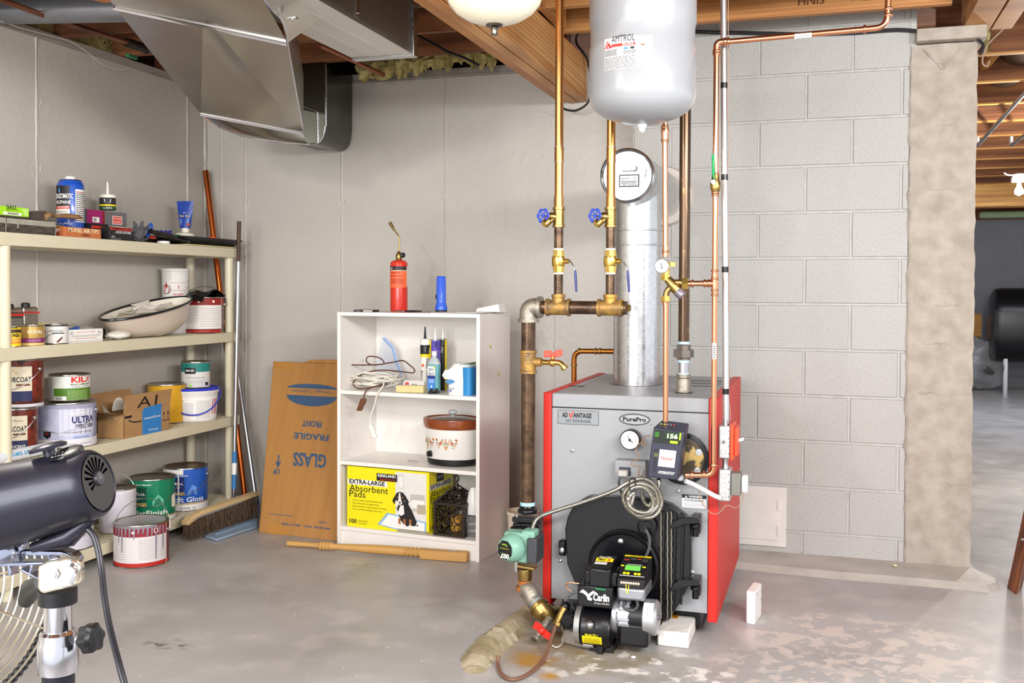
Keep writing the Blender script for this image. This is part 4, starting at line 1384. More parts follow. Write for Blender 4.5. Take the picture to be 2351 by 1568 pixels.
# ---- third shelf
BARK = mat('bark_print', '7d2d1e', .35, var=1, vs=38, col2='2f110b', stretch=(1, 1, .6), detail=6)
for k, (xl, xr, yt, zz) in enumerate(((8, 96, 822, .755), (2, 83, 924, Z3))):
    X = -3.225
    c = aX((xl + xr) / 2, 900, X)
    r = (xr - xl) / 2 * mpp(c)
    h = (aX(40, 824, X).z - Z3) / 2 - .002
    t, S, r, h = can('bark_can', ('upper of two stacked bark-printed gallon cans beside the shelf post', 'lower of two stacked bark-printed gallon cans beside the shelf post')[k], 'paint can', 0, 0, 0, 0, 0, BARK, bail=-1, loc=V((X, c.y, Z3 + (h + .003) * (1 - k))), r=r, h=h, bang=-.3)
    mb = MB(CRM).rect(S, -r * 1.3, h * .35, r * .45, h * .86, C('d9cfb6')).rect(S, -r * 1.3, h * .14, r * .45, h * .35, NAVY).rect(S, -r * 1.5, 0, r * 1.5, h * .08, C('cfcfd2'))
    mb.rect(S, -r * .3, h * .46, r * .35, h * .5, C('6a3a1e'), .0014)
    if k:
        mb.txt(S, 'ARBORCOAT', -r * .36, h * .54, .030, INK, .0014, w=r * 1.55, bold=.02).txt(S, 'TRANSLUCENT', -r * .36, h * .2, .016, WHITE, .0014, w=r * 1.4, bold=.02).txt(S, 'Benjamin Moore', -r * .36, h * .74, .014, C('7a6a55'), .0014, w=r * 1.1)
    else:
        mb.poly(S, [(-r * .5, h * .8), (-r * .2, h * .86), (0, h * .86), (-r * .3, h * .7)], C('d8a24a'), .0012).txt(S, 'ARBORCOAT', -r * .36, h * .54, .030, INK, .0014, w=r * 1.55, bold=.02)
    mb.build(LBL, t)
t, S, r, h = can('wide_paint_can', 'wide white and violet paint can under the green and white quart can', 'paint can', 85, 216, 920, -3.235, Z3, C('9a9ab0', .35), bail=-1, bang=.1)
mb = MB(WHITE)
GRADV = mat('violet_print', '6c6f9c', .35, var=1, vs=7, col2='c9cadb', stretch=(1, 1, .5))
mb.rect(S, -r * 1.45, h * .2, r * 1.45, h * .88, GRADV).rect(S, -r * 1.45, .0, r * 1.45, h * .2, C('dddde0')).rect(S, -r * .2, h * .3, r * 1.0, h * .86, C('cfd0dc'), .0009)
mb.txt(S, 'ULTRA', r * .62, h * .56, .040, C('2a2560'), .0014, w=r * .85, bold=.03).txt(S, 'SPEC 500', r * .66, h * .44, .024, C('1b1b2c'), .0014, w=r * .68, bold=.02).txt(S, 'Benjamin Moore', r * .40, h * .76, .012, WHITE, .0014, w=r * .6, bold=.02)
mb.poly(S, [(r * .3, h * .82), (r * .42, h * .87), (r * .54, h * .82), (r * .42, h * .845)], WHITE, .0014).txt(S, 'Cross-Linking Resin Technology', r * .45, h * .34, .010, DK, .0014, w=r * 1.0).rect(S, r * .15, h * .2, r * .95, h * .29, C('b9c6e6'), .0014).txt(S, 'INTERIOR EGGSHELL', r * .55, h * .22, .011, C('4a4f86'), .002, w=r * .6).txt(S, 'BASE 1  N538 1X', r * .5, h * .08, .010, C('8f8f9c'), .0016, w=r * .8)
mb.poly(S, [(-r * .75, h * .38), (-r * .48, h * .38), (-r * .48, h * .28), (-r * .61, h * .22), (-r * .75, h * .28)], INK, .0016).txt(S, 'MPI', -r * .615, h * .32, .009, RED, .0022, bold=.02)
mb.build(LBL, t)
ztop = Z3 + h
t, S, r, h = can('quart_can', 'green and white quart can with red lettering standing on the violet can', 'paint can', 116, 203, 858, -3.235, ztop + .002, C('cfcfcc', .35))
mb = MB(WHITE).rect(S, -r * 1.5, h * .5, r * 1.5, h * .95, C('e4e6df')).rect(S, -r * .85, h * .05, r * 1.5, h * .5, C('4f7d22'))
mb.txt(S, 'KILZ', r * .65, h * .72, .034, RED, .0014, w=r * 1.15, bold=.04).txt(S, 'MOLD & MILDEW', r * .6, h * .61, .011, C('3b5a1c'), .0014, w=r * 1.1, bold=.02).txt(S, 'INTERIOR / EXTERIOR', r * .6, h * .53, .007, DK, .0014, w=r * 1.0).rect(S, -r * .8, h * .05, -r * .15, h * .2, WHITE, .0014)
for i in range(9):
    mb.rect(S, -r * .72 + i * .0035, h * .07, -r * .72 + i * .0035 + .0018, h * .18, INK, .002)
mb.fine(S, -r * .1, h * .08, r * 1.0, h * .45, 7, C('b9d08a'), .0014, fill=.3).fine(S, -r * 1.3, h * .1, -r * .9, h * .9, 14, C('a8a8a4'), .0014, fill=.3)
mb.build(LBL, t)
# parcel box
CARD = mat('cardboard', 'b08a5e', .75, var=.6, vs=6, col2='9d7648', stretch=(1, 1, 3), bump=.15, bs=40)
a = aX(283, 1008, -3.112)
rot = .10
px0, px1 = aX(283, 1000, -3.112), aX(394, 980, -3.112)
w = (px1.y - px0.y) / math.cos(rot)
h = .115
t = thing('parcel_box', 'open cardboard parcel box marked A1 with blue tape on the third shelf', 'box', V((-3.2, (px0.y + px1.y) / 2, Z3)))
M = Matrix.Rotation(rot * .4, 3, 'Z')
o_ = V((-3.108, px0.y, Z3))


def T(p):
    return M @ V(p) + o_


dp = .20
mb = MB(CARD)
for x0_, x1_, y0_, y1_ in ((-.004, 0, 0, w), (-dp, -dp + .004, 0, w), (-dp, 0, 0, .004), (-dp, 0, w - .004, w)):
    vs = [T((x, y, z)) for x in (x0_, x1_) for y in (y0_, y1_) for z in (0, h)]
    mb.add(vs, [(0, 1, 3, 2), (4, 6, 7, 5), (0, 4, 5, 1), (2, 3, 7, 6), (0, 2, 6, 4), (1, 5, 7, 3)])
mb.add([T((0, 0, .002)), T((0, w, .002)), T((-dp, w, .002)), T((-dp, 0, .002))], [(0, 1, 2, 3)])
mb.build('carton', t)
hf = .085
mb = MB(CARD)
mb.add([T((0, 0, h)), T((0, w, h)), T((.012, w, h + hf)), T((.012, 0, h + hf)), T((-.003, 0, h)), T((-.003, w, h)), T((.009, w, h + hf)), T((.009, 0, h + hf))], [(0, 1, 2, 3), (7, 6, 5, 4), (3, 2, 6, 7), (0, 3, 7, 4), (1, 5, 6, 2)])
mb.build('front_flap', t)
MB(CARD).add([T((0, 0, h)), T((-dp, 0, h)), T((-dp, -.10, h + .03)), T((0, -.10, h + .01))], [(0, 1, 2, 3)]).add([T((0, -.002, h - .001)), T((-dp, -.002, h - .001)), T((-dp, -.10, h + .027)), T((0, -.10, h + .007))], [(3, 2, 1, 0)]).build('side_flap', t)
MB(CARD).add([T((-dp, 0, h)), T((-dp, w, h)), T((-dp - .03, w, h + .08)), T((-dp - .03, 0, h + .08))], [(0, 1, 2, 3)]).build('back_flap', t)
SF = Flat(T((0, 0, 0)), M @ V((0, 1, 0)))
S2 = Flat(T((0, 0, h)), M @ V((0, 1, 0)), (M @ V((.012, 0, hf))))
SE = Flat(T((-dp, 0, 0)), M @ V((1, 0, 0)))
mb = MB(INK)
mb.txt(S2, 'A1', w * .47, .018, .075, INK, w=w * .42, bold=.0).poly(S2, [(w * .40, 0), (w * .8, 0), (w * .8, .02), (w * .4, .012)], C('2d82c8'), .001)
mb.rect(SF, w * .38, .0, w * .8, h, C('2d82c8')).txt(SF, 'amazonPrime', w * .6, h * .62, .016, WHITE, w=w * .36, bold=.01).txt(SF, 'Prime', w * .62, h * .1, .016, WHITE, w=w * .2)
mb.rect(SF, w * .02, h * .80, w * .16, h * .90, INK).ring(SF, w * .3, h * .78, w * .22, .006, INK, .001, h * .22, 16, 3.4, 5.0)
for k in (.86, .95):
    mb.rect(SF, w * k - .0015, h * .45, w * k + .0015, h * .7, INK).poly(SF, [(w * k - .007, h * .68), (w * k + .007, h * .68), (w * k, h * .82)], INK)
mb.rect(SF, w * .82, h * .40, w * .99, h * .43, INK)
for i in range(8):
    mb.rect(SE, dp * .1, h * (.2 + .08 * i), dp * .3, h * (.25 + .08 * i), INK)
mb.build('printing', t)
solo(MB(C('ddd6c6', .7)).add([T((-.03, .02, .06)), T((-.09, .06, .05)), T((-.12, .0, .16)), T((-.07, -.05, .13))], [(0, 1, 2, 3)]).add([T((-.031, .021, .059)), T((-.091, .061, .049)), T((-.121, .001, .159)), T((-.071, -.049, .129))], [(3, 2, 1, 0)]), 'card_insert', 'pale card insert sticking out of the A1 parcel box', 'card', T((-.08, .02, .004)))
solo(MB(C('e5e1d8', .5)).prism([T((-.10, .10 + .045 * math.cos(i * .314), .12 + .06 * math.sin(i * .314))) for i in range(11)], (-.004, 0, 0)), 'white_drain_cover', 'rounded white plastic plate standing in the A1 parcel box', 'plate', T((-.1, .12, .004)))
t, S, r, h = can('yellow_can', 'yellow gallon can behind the A1 parcel box', 'paint can', 341, 424, 880, -3.30, Z3, C('d8a52a', .3), bail=0)
# white bucket with blue lid and can on it
loc, r, h = cylpx(389, 499, 888, -3.225, Z3)
t = thing('white_bucket', 'white plastic bucket with blue lid and handle at the right of the third shelf', 'bucket', loc)
MB(mat('bucket_white', 'e2e0dd', .35, var=.1)).lathe([(r * .9, 0), (r * .92, .004), (r * .985, h * .84), (r * 1.03, h * .845), (r * 1.04, h * .93), (r * 1.0, h * .94)], loc, n=44).build('body', t)
BLID = C('2b38c0', .35)
MB(BLID).lathe([(r * 1.06, h * .93), (r * 1.07, h * .98), (r * 1.05, h), (r * .98, h), (r * .95, h * .975), (.001, h * .975)], loc, n=44).build('lid', t)
S = Wrap(loc, r * .92, facing(loc), r * .985, h * .84)
MB(WHITE).rect(S, -r * 1.2, h * .06, r * 1.1, h * .74, WHITE).fine(S, -r * 1.05, h * .1, -r * .55, h * .6, 9, C('9aa0b8'), seed=1, fill=.3).fine(S, -r * .45, h * .2, -r * .0, h * .6, 9, C('9aa0b8'), seed=2, fill=.3).fine(S, r * .1, h * .1, r * .7, h * .66, 13, C('a0a2a8'), seed=5, fill=.3).rect(S, r * .8, h * .2, r * 1.1, h * .66, C('d98f98')).txt(S, '3', -r * .9, h * .62, .012, NAVY).txt(S, '4', -r * .4, h * .62, .012, NAVY).build(LBL, t)
a0 = facing(loc)
pts = []
for i in range(21):
    q = math.pi * i / 20
    d = V((math.cos(a0), math.sin(a0), 0)) * math.sin(q) * r * 1.06 + V((-math.sin(a0), math.cos(a0), 0)) * -math.cos(q) * r * 1.09
    pts.append(loc + d + V((0, 0, h * .9 - math.sin(q) * h * .68)))
MB(BLID).tube(pts, .0035, 8).build('handle', t)
zt_ = loc.z + h * .98
t, S, r, h = can('quart_can', 'teal and white quart can standing on the blue bucket lid', 'paint can', 417, 481, 829, -3.225, zt_, C('dedcd5', .35))
MB(GRN).rect(S, -r * 1.5, h * .62, r * 1.5, h * .95, C('1b7f74')).rect(S, -r * .8, h * .55, -r * .0, h * .78, INK, .0012).txt(S, 'BEHR', -r * .4, h * .64, .014, WHITE, .002, w=r * .62, bold=.02).txt(S, 'PAINT & PRIMER IN ONE', 0, h * .38, .008, C('6f6f72'), w=r * 1.3).rect(S, -r * .45, h * .06, -r * .25, h * .14, C('8ccf2e')).rect(S, r * .7, h * .1, r * 1.0, h * .22, DK).fine(S, -r * .6, h * .2, r * .6, h * .34, 3, C('b2b0aa'), fill=.3).build(LBL, t)
# sealant tube on the shelf, pointing along it
a, b = aX(30, 1040, -3.125), aX(125, 1022, -3.125)
t = thing('caulk_tube', 'white caulk tube with turquoise band lying along the edge of the third shelf', 'caulk tube', V((-3.13, a.y, Z3)))
c1, c2 = V((-3.128, a.y - .1, Z3 + .024)), V((-3.135, b.y, Z3 + .024))
MB(C('dfe3e8', .35)).cyl(c1, c2, .024, n=28).build('tube', t)
MB(WHITE).cyl(c2, c2 + V((0, .012, 0)), .02, .012).cyl(c2 + V((0, .012, 0)), c2 + V((0, .06, 0)), .007, .004).build('nozzle', t)
S = Flat(c1 + V((.024 * .8, .0, .013)), (0, 1, 0), (-.55, 0, .85))
L = (c2 - c1).length
MB(C('2f8fc4')).txt(S, 'ALEX FAST DRY', L * .52, .0, .022, C('2f9acb'), .002, w=L * .62, bold=.02, rot=math.pi).rect(S, L * .86, -.018, L * .95, .014, C('2aa0b4'), .001).build(LBL, t)

# ---- bottom shelf
t, S, r, h = can('blue_can', 'blue gallon can lettered Soft Gloss with white drips on its rim', 'paint can', 377, 475, 1068, -3.215, Z4, C('2559b4', .3), bail=-1, lid=mat('brown_lid', '7b5a44', .3, .6, var=.8, vs=10), bang=0.1)
mb = MB(WHITE).rect(S, -r * 1.45, 0, r * 1.45, h * .16, C('e6e4e0')).rect(S, -r * 1.45, h * .16, r * 1.45, h * .2, C('b39a6c')).rect(S, -r * 1.45, h * .86, -r * .1, h * .97, C('e8e4dc')).rect(S, -r * .35, h * .08, -r * .28, h * .9, WHITE, .002)
mb.rect(S, -r * .75, h * .46, -r * .05, h * .8, C('16266e'), .0012).ring(S, -r * .4, h * .63, r * .33, .0, WHITE).txt(S, 'REGAL', -r * .4, h * .62, .018, WHITE, .0018, w=r * .62, bold=.01).txt(S, 'SELECT', -r * .4, h * .55, .009, WHITE, .0018, w=r * .35).rect(S, -r * .78, h * .37, -r * .05, h * .455, C('a58a52'), .0014).txt(S, 'EXTERIOR', -r * .4, h * .385, .010, CRM, .002, w=r * .5)
mb.txt(S, 'Soft Gloss', r * .1, h * .22, .036, WHITE, .0014, w=r * 1.55, bold=.01).txt(S, 'Benjamin Moore', -r * .3, h * .82, .011, WHITE, .0014, w=r * .8, bold=.02).txt(S, 'W096  01', r * .1, h * .05, .014, DK, .0014, w=r * .7).poly(S, [(r * .1, h * .45), (r * .3, h * .62), (r * .5, h * .56), (r * .5, h * .38), (r * .1, h * .38)], C('5f8fd4'), .001)
mb.build(LBL, t)
t, S, r, h = can('green_can', 'green gallon can lettered Flat Finish on the bottom shelf', 'paint can', 299, 400, 1093, -3.215, Z4, C('127a56', .3), bail=-1, lid=TIN, bang=.2)
mb = MB(WHITE).rect(S, -r * 1.45, 0, r * 1.45, h * .12, C('e6e4e0')).rect(S, -r * 1.45, h * .12, r * 1.45, h * .15, C('a58a52'))
mb.rect(S, -r * .95, h * .48, -r * .25, h * .82, C('0d4a38'), .0012).txt(S, 'REGAL', -r * .6, h * .64, .018, WHITE, .0018, w=r * .62, bold=.01).txt(S, 'SELECT', -r * .6, h * .56, .009, WHITE, .0018, w=r * .35).rect(S, -r * .95, h * .38, -r * .25, h * .47, C('a58a52'), .0014).txt(S, 'EXTERIOR', -r * .6, h * .395, .010, CRM, .002, w=r * .5).txt(S, 'Benjamin Moore', -r * .5, h * .87, .011, WHITE, .0014, w=r * .9, bold=.02)
mb.txt(S, 'FlatFinish', -r * .1, h * .18, .034, WHITE, .0014, w=r * 1.5, bold=.01).poly(S, [(r * .0, h * .5), (r * .25, h * .66), (r * .5, h * .52), (r * .5, h * .40), (r * .0, h * .40)], C('5fae92'), .001).rect(S, r * .95, h * .3, r * 1.3, h * .6, CRM, .0012)
mb.build(LBL, t)
t, S, r, h = can('white_gallon_can', 'white labelled gallon can beside the green can, handle raised', 'paint can', 229, 310, 1118, -3.215, Z4, C('d7d4da', .35), bail=1, bang=.7)
MB(WHITE).fine(S, -r * .7, h * .15, r * 1.25, h * .92, 24, C('b3b1bd'), fill=.3).build(LBL, t)
for k, (xl, xr, lab) in enumerate(((93, 222, 'large white labelled can at the left of the bottom shelf behind the fan'),)):
    c = aX(157, 1200, -3.215)
    t, S, r, h = can('white_gallon_can', lab, 'paint can', 0, 0, 0, 0, 0, C('d4d2dc', .35), bail=-1, loc=V((-3.225, c.y, Z4)), r=.112, h=.19)
    MB(WHITE).rect(S, -r * 1.2, h * .05, -r * 1.05, h * .95, C('b8863a')).fine(S, -r * .9, h * .3, r * 1.2, h * .9, 16, C('b3b1bd'), fill=.25).ring(S, -r * .85, h * .5, .008, .002, DK).build(LBL, t)
t, SF, SE, ST, w, d, h = carton('striped_package', 'striped package at the left end of the bottom shelf', 'package', 28, 68, 1180, -3.13, Z4, .12, CRM, h=.16)
mb = MB(DK)
for i in range(7):
    mb.rect(SF, w * (.1 + .12 * i), 0, w * (.15 + .12 * i), h, C('6b4a44'))
mb.build(LBL, t)
t, SF, SE, ST, w, d, h = carton('brown_carton', 'narrow brown carton between the package and the large white can', 'box', 70, 88, 1190, -3.14, Z4, .1, CARD, h=.15)

# ---- on the floor by the shelves
c = aZ(317, 1294, 0)
loc = V((-2.985, 3.87, 0))
d = mpp(loc)
t, S, r, h = can('drip_can', 'red and white gallon can with grey drips standing on the floor before the shelves', 'paint can', 0, 0, 0, 0, 0, C('6b1620', .3), bail=1.3, loc=loc, r=60 * d, h=.192, lid=mat('grey_lid', 'a9a5a8', .3, var=.4), bang=.0)
mb = MB(WHITE).rect(S, -r * 1.45, h * .12, r * 1.05, h * .73, C('d8d2d2')).rect(S, -r * 1.45, h * .03, r * 1.3, h * .12, C('b3261f')).rect(S, -r * 1.45, h * .73, r * 1.1, h * .96, C('8b2030')).rect(S, r * 1.05, h * .0, r * 1.08, h, CRM, .0012)
mb.fine(S, -r * 1.2, h * .2, -r * .6, h * .7, 9, C('b8b0b2'), fill=.3).fine(S, -r * .1, h * .2, r * 1.0, h * .7, 12, C('b8b0b2'), seed=6, fill=.3)
GD = C('85828b', .3)
mb.rect(S, -r * 1.45, h * .93, r * .6, h * .985, GD, .0016)
rd = random.Random(8)
for i in range(13):
    u0 = -r * 1.1 + i * r * .16
    L = h * rd.choice((.12, .2, .35, .55, .75, .25))
    mb.poly(S, [(u0, h * .95), (u0 + .011, h * .95), (u0 + .006, h * .95 - L), (u0 + .0025, h * .94 - L - .006), (u0 + .001, h * .95 - L)], GD, .0018)
mb.disc(S, -r * .3, h * .84, .006, CRM, .002).rect(S, r * .45, h * .80, r * .62, h * .9, CRM, .002).rect(S, r * .48, h * .82, r * .59, h * .88, C('8b2030'), .0024)
mb.build(LBL, t)
# push broom and dustpan
t = thing('push_broom', 'push broom with brown bristles leaning head down in the corner', 'broom', aZ(500, 1215, 0))
hl, hr = aZ(421, 1196, .055), aZ(575, 1142, .085)
hl = V((-3.03, 4.22, .10))
hl, hr = aX(416, 1196, -3.04), aX(580, 1136, -2.98)
ax_ = (hr - hl)
w_ = ax_.normalized()
side = V((w_.y, -w_.x, 0)).normalized()
mb = MB(mat('broom_wood', 'd9bb88', .5, var=.6, vs=8, stretch=(4, .3, 4)))
q = [hl, hl + ax_ * .06 + V((0, 0, .018)), hl + ax_ * .18 + V((0, 0, .028)), hr + V((0, 0, .02)), hr + V((0, 0, .0)), hl + ax_ * .16, hl + ax_ * .05 - V((0, 0, .012)), hl - V((0, 0, .02))]
mb.prism(q, side * .045)
mb.build('block', t, bevel=.003)
MB(GREY).prism([p + side * .046 + V((0, 0, -.002)) for p in (hl + ax_ * .05, hl + ax_ * .16 + V((0, 0, .012)), hl + ax_ * .75 + V((0, 0, .008)), hl + ax_ * .75 + V((0, 0, .0)), hl + ax_ * .16 + V((0, 0, .002)))], side * .0015).build('scraper_strip', t)
BRI = mat('bristles', '6b543e', .8, var=1, vs=90, col2='2e2219', stretch=(3, 3, .3), bump=.5, bs=200)
mb = MB(BRI)
rd = random.Random(2)
for i in range(900):
    k = i / 900
    b0 = hl + ax_ * (.03 + .95 * k) + side * rd.uniform(.0, .042) + V((0, 0, .0))
    ln = (b0.z - .004) * rd.uniform(.78, 1.0)
    tip = b0 + V((0, 0, -ln)) + side * rd.uniform(.0, .03) - w_ * rd.uniform(0, .035)
    tip.z = max(tip.z, .003)
    e_ = w_ * .0016
    mb.add([b0 - e_, b0 + e_, tip + e_ * .6, tip - e_ * .6, b0 + side * .002, tip + side * .001], [(0, 1, 2, 3), (0, 3, 5, 4), (1, 4, 5, 2)])
mb.build('bristles', t, kind='stuff')
mb = MB(BRI)
mb.prism([hl + ax_ * .03, hr - ax_ * .01, hr - ax_ * .01 - V((0, 0, hr.z * .75)), hl + ax_ * .02 - V((0, 0, hl.z * .75))], side * .03)
mb.build('bristle_core', t, kind='stuff')
b0 = hr + side * .02 + V((0, 0, -.02))
hd = [aX(588, 1150, -2.97), aX(545, 850, -3.16)]
b1 = hd[0]
topp = b1 + (hd[1] - b1) * 1.12
MB(mat('alu_handle', 'a7a9ad', .25, .9, var=.5, vs=12)).tube([b1, topp], .0125, 12).build('handle', t)
MB(C('3f7fc0', .35)).cyl(b1 + (topp - b1) * -.02, b1 + (topp - b1) * .05, .0165, n=14).cyl(b1 + V((.0, 0, -.10)), b1 + (topp - b1) * -.015, .016, .019, 14, C('8fa0b8', .35)).build('socket', t)
# long poles in the corner
LP = thing('copper_tube_length', 'long red-brown copper tube leaning in the corner behind the shelves', 'pipe', aZ(570, 1180, 0))
a, b = aX(472, 392, -3.34), V((-2.86, 4.90, 0.0))
b = aY(566, 1172, 4.86)
b.z = max(.002, b.z)
MB(mat('red_copper', 'b9602e', .25, 1.0, var=.6, vs=4)).tube([b, aY(472, 392, 4.95)], .0165, 14).build('tube', LP)
a, b = aY(548, 508, 4.93), aX(537, 1168, -3.075)
a, b = aX(549, 508, -3.05), aX(536, 1168, -3.065)
d = (a - b)
t = thing('extension_pole', 'steel extension pole with dark wood grip standing at the corner of the shelving', 'pole', b)
MB(STEEL).tube([b, b + d * .86], .012, 12).build('lower_tube', t)
MB(mat('dark_wood_grip', '4b3524', .5, var=1, vs=12)).tube([b + d * .86, a], .011, 12).build('grip', t)
MB(STEEL).lathe([(.017, 0), (.017, .06)], b, d, 8).build('threaded_tip', t)
MB(C('3c78b0')).cyl(b + d * .07, b + d * .2, .0128, n=12).cyl(b + d * .12, b + d * .16, .0132, n=12, m=WHITE).build('sticker', t)
q0, q1, q2, q3 = aZ(478, 1236, .012), aZ(497, 1243, .004), aZ(590, 1206, .004), aZ(590, 1192, .02)
t = thing('dustpan', 'blue grey plastic dustpan lying flat under the broom', 'dustpan', aZ(530, 1225, 0))
pts = [aZ(470, 1236, 0), aZ(497, 1244, 0), aZ(590, 1214, 0), aZ(592, 1180, 0), aZ(560, 1185, 0)]
MB(C('8fa6bd', .35)).prism([p + V((0, 0, .002)) for p in pts], (0, 0, .012)).build('pan', t, bevel=.004)
mb = MB(C('8fa6bd', .35))
A_, B_ = aZ(500, 1232, 0), aZ(580, 1205, 0)
for i in range(18):
    c = A_.lerp(B_, i / 17)
    mb.box(c.x - .003, c.x + .003, c.y - .012, c.y + .012, .013, .019)
mb.build('comb_teeth', t, kind='stuff')
# ================================================================ WHITE BOOKCASE AND ITS CONTENTS
FL, FR = aZ(774, 1251), aZ(1100, 1291)
BU = (FR - FL).normalized()
BD = V((-BU.y, BU.x, 0))
BW = (FR - FL).length
BDEP = .345


def B(u, d, z):
    return FL + BU * u + BD * d + V((0, 0, z))


def bp(x, y, d):
    return aP(x, y, FL + BD * d, BD)


def bu(x, d, y=900):
    return (bp(x, y, d) - FL).dot(BU)


BH = bp(772, 716, 0).z
MEL = mat('white_melamine', 'eeeae4', .38, var=.15, vs=3)


def bbox(mb, u0, u1, d0, d1, z0, z1, m=None):
    return mb.obox((B(u0, d0, z0) + B(u1, d1, z1)) / 2, BU * (u1 - u0) / 2, BD * (d1 - d0) / 2, V((0, 0, (z1 - z0) / 2)), m)


t = thing('bookcase', 'white melamine bookcase with two inner shelves standing by the back wall', 'bookcase', B(BW / 2, BDEP / 2, 0))
th = .018
zs1, zs2 = bp(935, 908, 0).z, bp(935, 1075, 0).z
bbox(MB(MEL), 0, th, 0, BDEP, 0, BH - th).build('side_panel', t, bevel=.001)
bbox(MB(MEL), BW - th, BW, 0, BDEP, 0, BH - th).build('side_panel', t, bevel=.001)
bbox(MB(MEL), 0, BW, 0, BDEP, BH - th, BH).build('top_panel', t, bevel=.001)
bbox(MB(MEL), th, BW - th, BDEP - .006, BDEP - .002, .05, BH - th).build('back_panel', t)
for z in (zs1, zs2, .085):
    bbox(MB(MEL), th, BW - th, .004, BDEP - .006, z - .009, z + .009).build('shelf', t, bevel=.001)
bbox(MB(MEL), th, BW - th, .012, .028, 0, .076).build('kick_board', t)
SR = Flat(B(BW, 0, 0), BD)
mb = MB(YEL)
for x, y in ((1126, 797), (1145, 860)):
    p = aP(x, y, B(BW, 0, 0), BU)
    a = (p - B(BW, 0, 0)).dot(BD)
    mb = MB(YEL).rect(SR, a - .006, p.z - .006, a + .006, p.z + .010, YEL).fine(SR, a - .005, p.z - .002, a + .005, p.z + .006, 2, DK)
    mb.build('price_sticker', t)
S_ = Flat(B(th, 0, 0), -BD)
mb = MB(DK)
for k in range(8):
    for d in (.06, .28):
        mb.lathe([(.002, 0), (.002, .0006)], B(th, d, .58 + k * .03 - (k > 4) * .30), BU, 8)
mb.build('shelf_pin_holes', t, kind='stuff')
ZA, ZB, ZC, ZD = BH, zs1 + .009, zs2 + .009, .094


def cylb(xl, xr, yt, d, z0):
    p = bp((xl + xr) / 2, yt, d)
    return V((p.x, p.y, z0)), (xr - xl) / 2 * mpp(p), p.z - z0


# on top
loc, r, h = cylb(896, 936, 600, .16, ZA)
t = thing('blowtorch', 'red propane torch cylinder with bent brass burner standing on the bookcase', 'torch', loc)
REDC = mat('torch_red', 'd0301c', .28, var=.15, coat=.3)
MB(REDC).lathe([(r * .9, 0), (r * .98, .006), (r, .012), (r, h - .012), (r * .93, h - .003), (r * .7, h + .004), (r * .3, h + .008)], loc, n=36).build('cylinder', t)
mb = MB(BRONZE)
mb.lathe([(.010, h + .004), (.015, h + .012), (.016, h + .02), (.015, h + .034), (.008, h + .044), (.006, h + .05)], loc, n=20)
mb.build('valve', t)
pp = [loc + V((0, 0, h + .045)), bp(917, 548, .16), bp(912, 537, .16), bp(905, 528, .16)]
MB(BRONZE).tube(catmull(pp, 5), .0035, 10).build('burner_pipe', t)
q0, q1 = bp(906, 530, .16), bp(895, 511, .16)
MB(mat('burner_brown', '7d6a42', .4, .8)).lathe([(.0045, 0), (.006, .006), (.007, .02), (.0085, .045), (.0085, (q1 - q0).length)], q0, q1 - q0, 16).build('burner_tip', t)
kp = loc + BU * .014 + V((0, 0, h + .03))
MB(BLKPL).lathe([(.004, 0), (.004, .008), (.012, .009), (.013, .018), (.010, .02)], kp, BU * .8 - BD * .6, 16).build('knob', t)
S = Wrap(loc, r, facing(loc))
MB(INK).rect(S, -r * 1.5, h * .82, r * 1.2, h * .90, C('352326')).rect(S, -r * 1.5, h * .48, r * 1.0, h * .81, C('f0683a')).rect(S, r * 1.0, h * .5, r * 1.3, h * .9, C('e8dcc8')).rect(S, -r * 1.5, h * .81, r * 1.0, h * .82, CRM).txt(S, 'OZ', -r * 1.0, h * .84, .012, CRM, .0014, bold=.03).txt(S, 'PROPANE FUEL', -r * .4, h * .76, .010, C('a01c14'), .0014, w=r * 1.1, bold=.03).fine(S, -r * 1.2, h * .7, r * .3, h * .74, 1, C('a01c14'), .0014).fine(S, -r * 1.0, h * .56, r * .5, h * .67, 4, C('a01c14'), .0014).build(LBL, t)
loc, r, h = cylb(1002, 1024, 634, .16, ZA + .004)
t = thing('flashlight', 'blue plastic flashlight standing on its head on the bookcase', 'flashlight', loc)
FB = mat('flash_blue', '2f5fd8', .3, coat=.2)
mb = MB(FB)
mb.lathe([(r * 1.28, .008), (r * 1.30, .02), (r * 1.2, .030), (r * 1.0, .045), (r * .98, .05), (r * .92, h - .004), (r * .80, h)], loc, n=40)
for i in range(14):
    a = 6.2832 * i / 14
    c = loc + V((math.cos(a) * r * .95, math.sin(a) * r * .95, 0))
    mb.cyl(c + V((0, 0, .055)), c + V((-math.cos(a) * .001, -math.sin(a) * .001, h - .008)), .0018, n=6)
mb.build('body', t)
MB(DK).lathe([(r * 1.25, 0), (r * 1.28, .008)], loc, n=36).build('lens_ring', t)
mb = MB(BLKPL).ball(loc + V((-r * .95, -r * .35, h * .42)), .006, 12, sx=1, sy=.8, sz=2.0)
mb.build('switch', t)
p = bp(841, 712, .10)
t = thing('cassette_case', 'black and clear cassette case lying on the left of the bookcase top', 'case', V((p.x, p.y, ZA)))
MB(INK).obox((p.x, p.y, ZA + .005), BU * .055, BD * .03, (0, 0, .005)).build('case', t, bevel=.001)
S = Flat(V((p.x, p.y, ZA)) - BU * .055 - BD * .03, BU)
MB(GREY).rect(S, .002, .001, .048, .009, C('4a484c'), .001).rect(S, .055, .001, .108, .009, C('c9c2bb'), .001).txt(S, 'karaoke', .03, .003, .005, CRM, .0016).build(LBL, t)
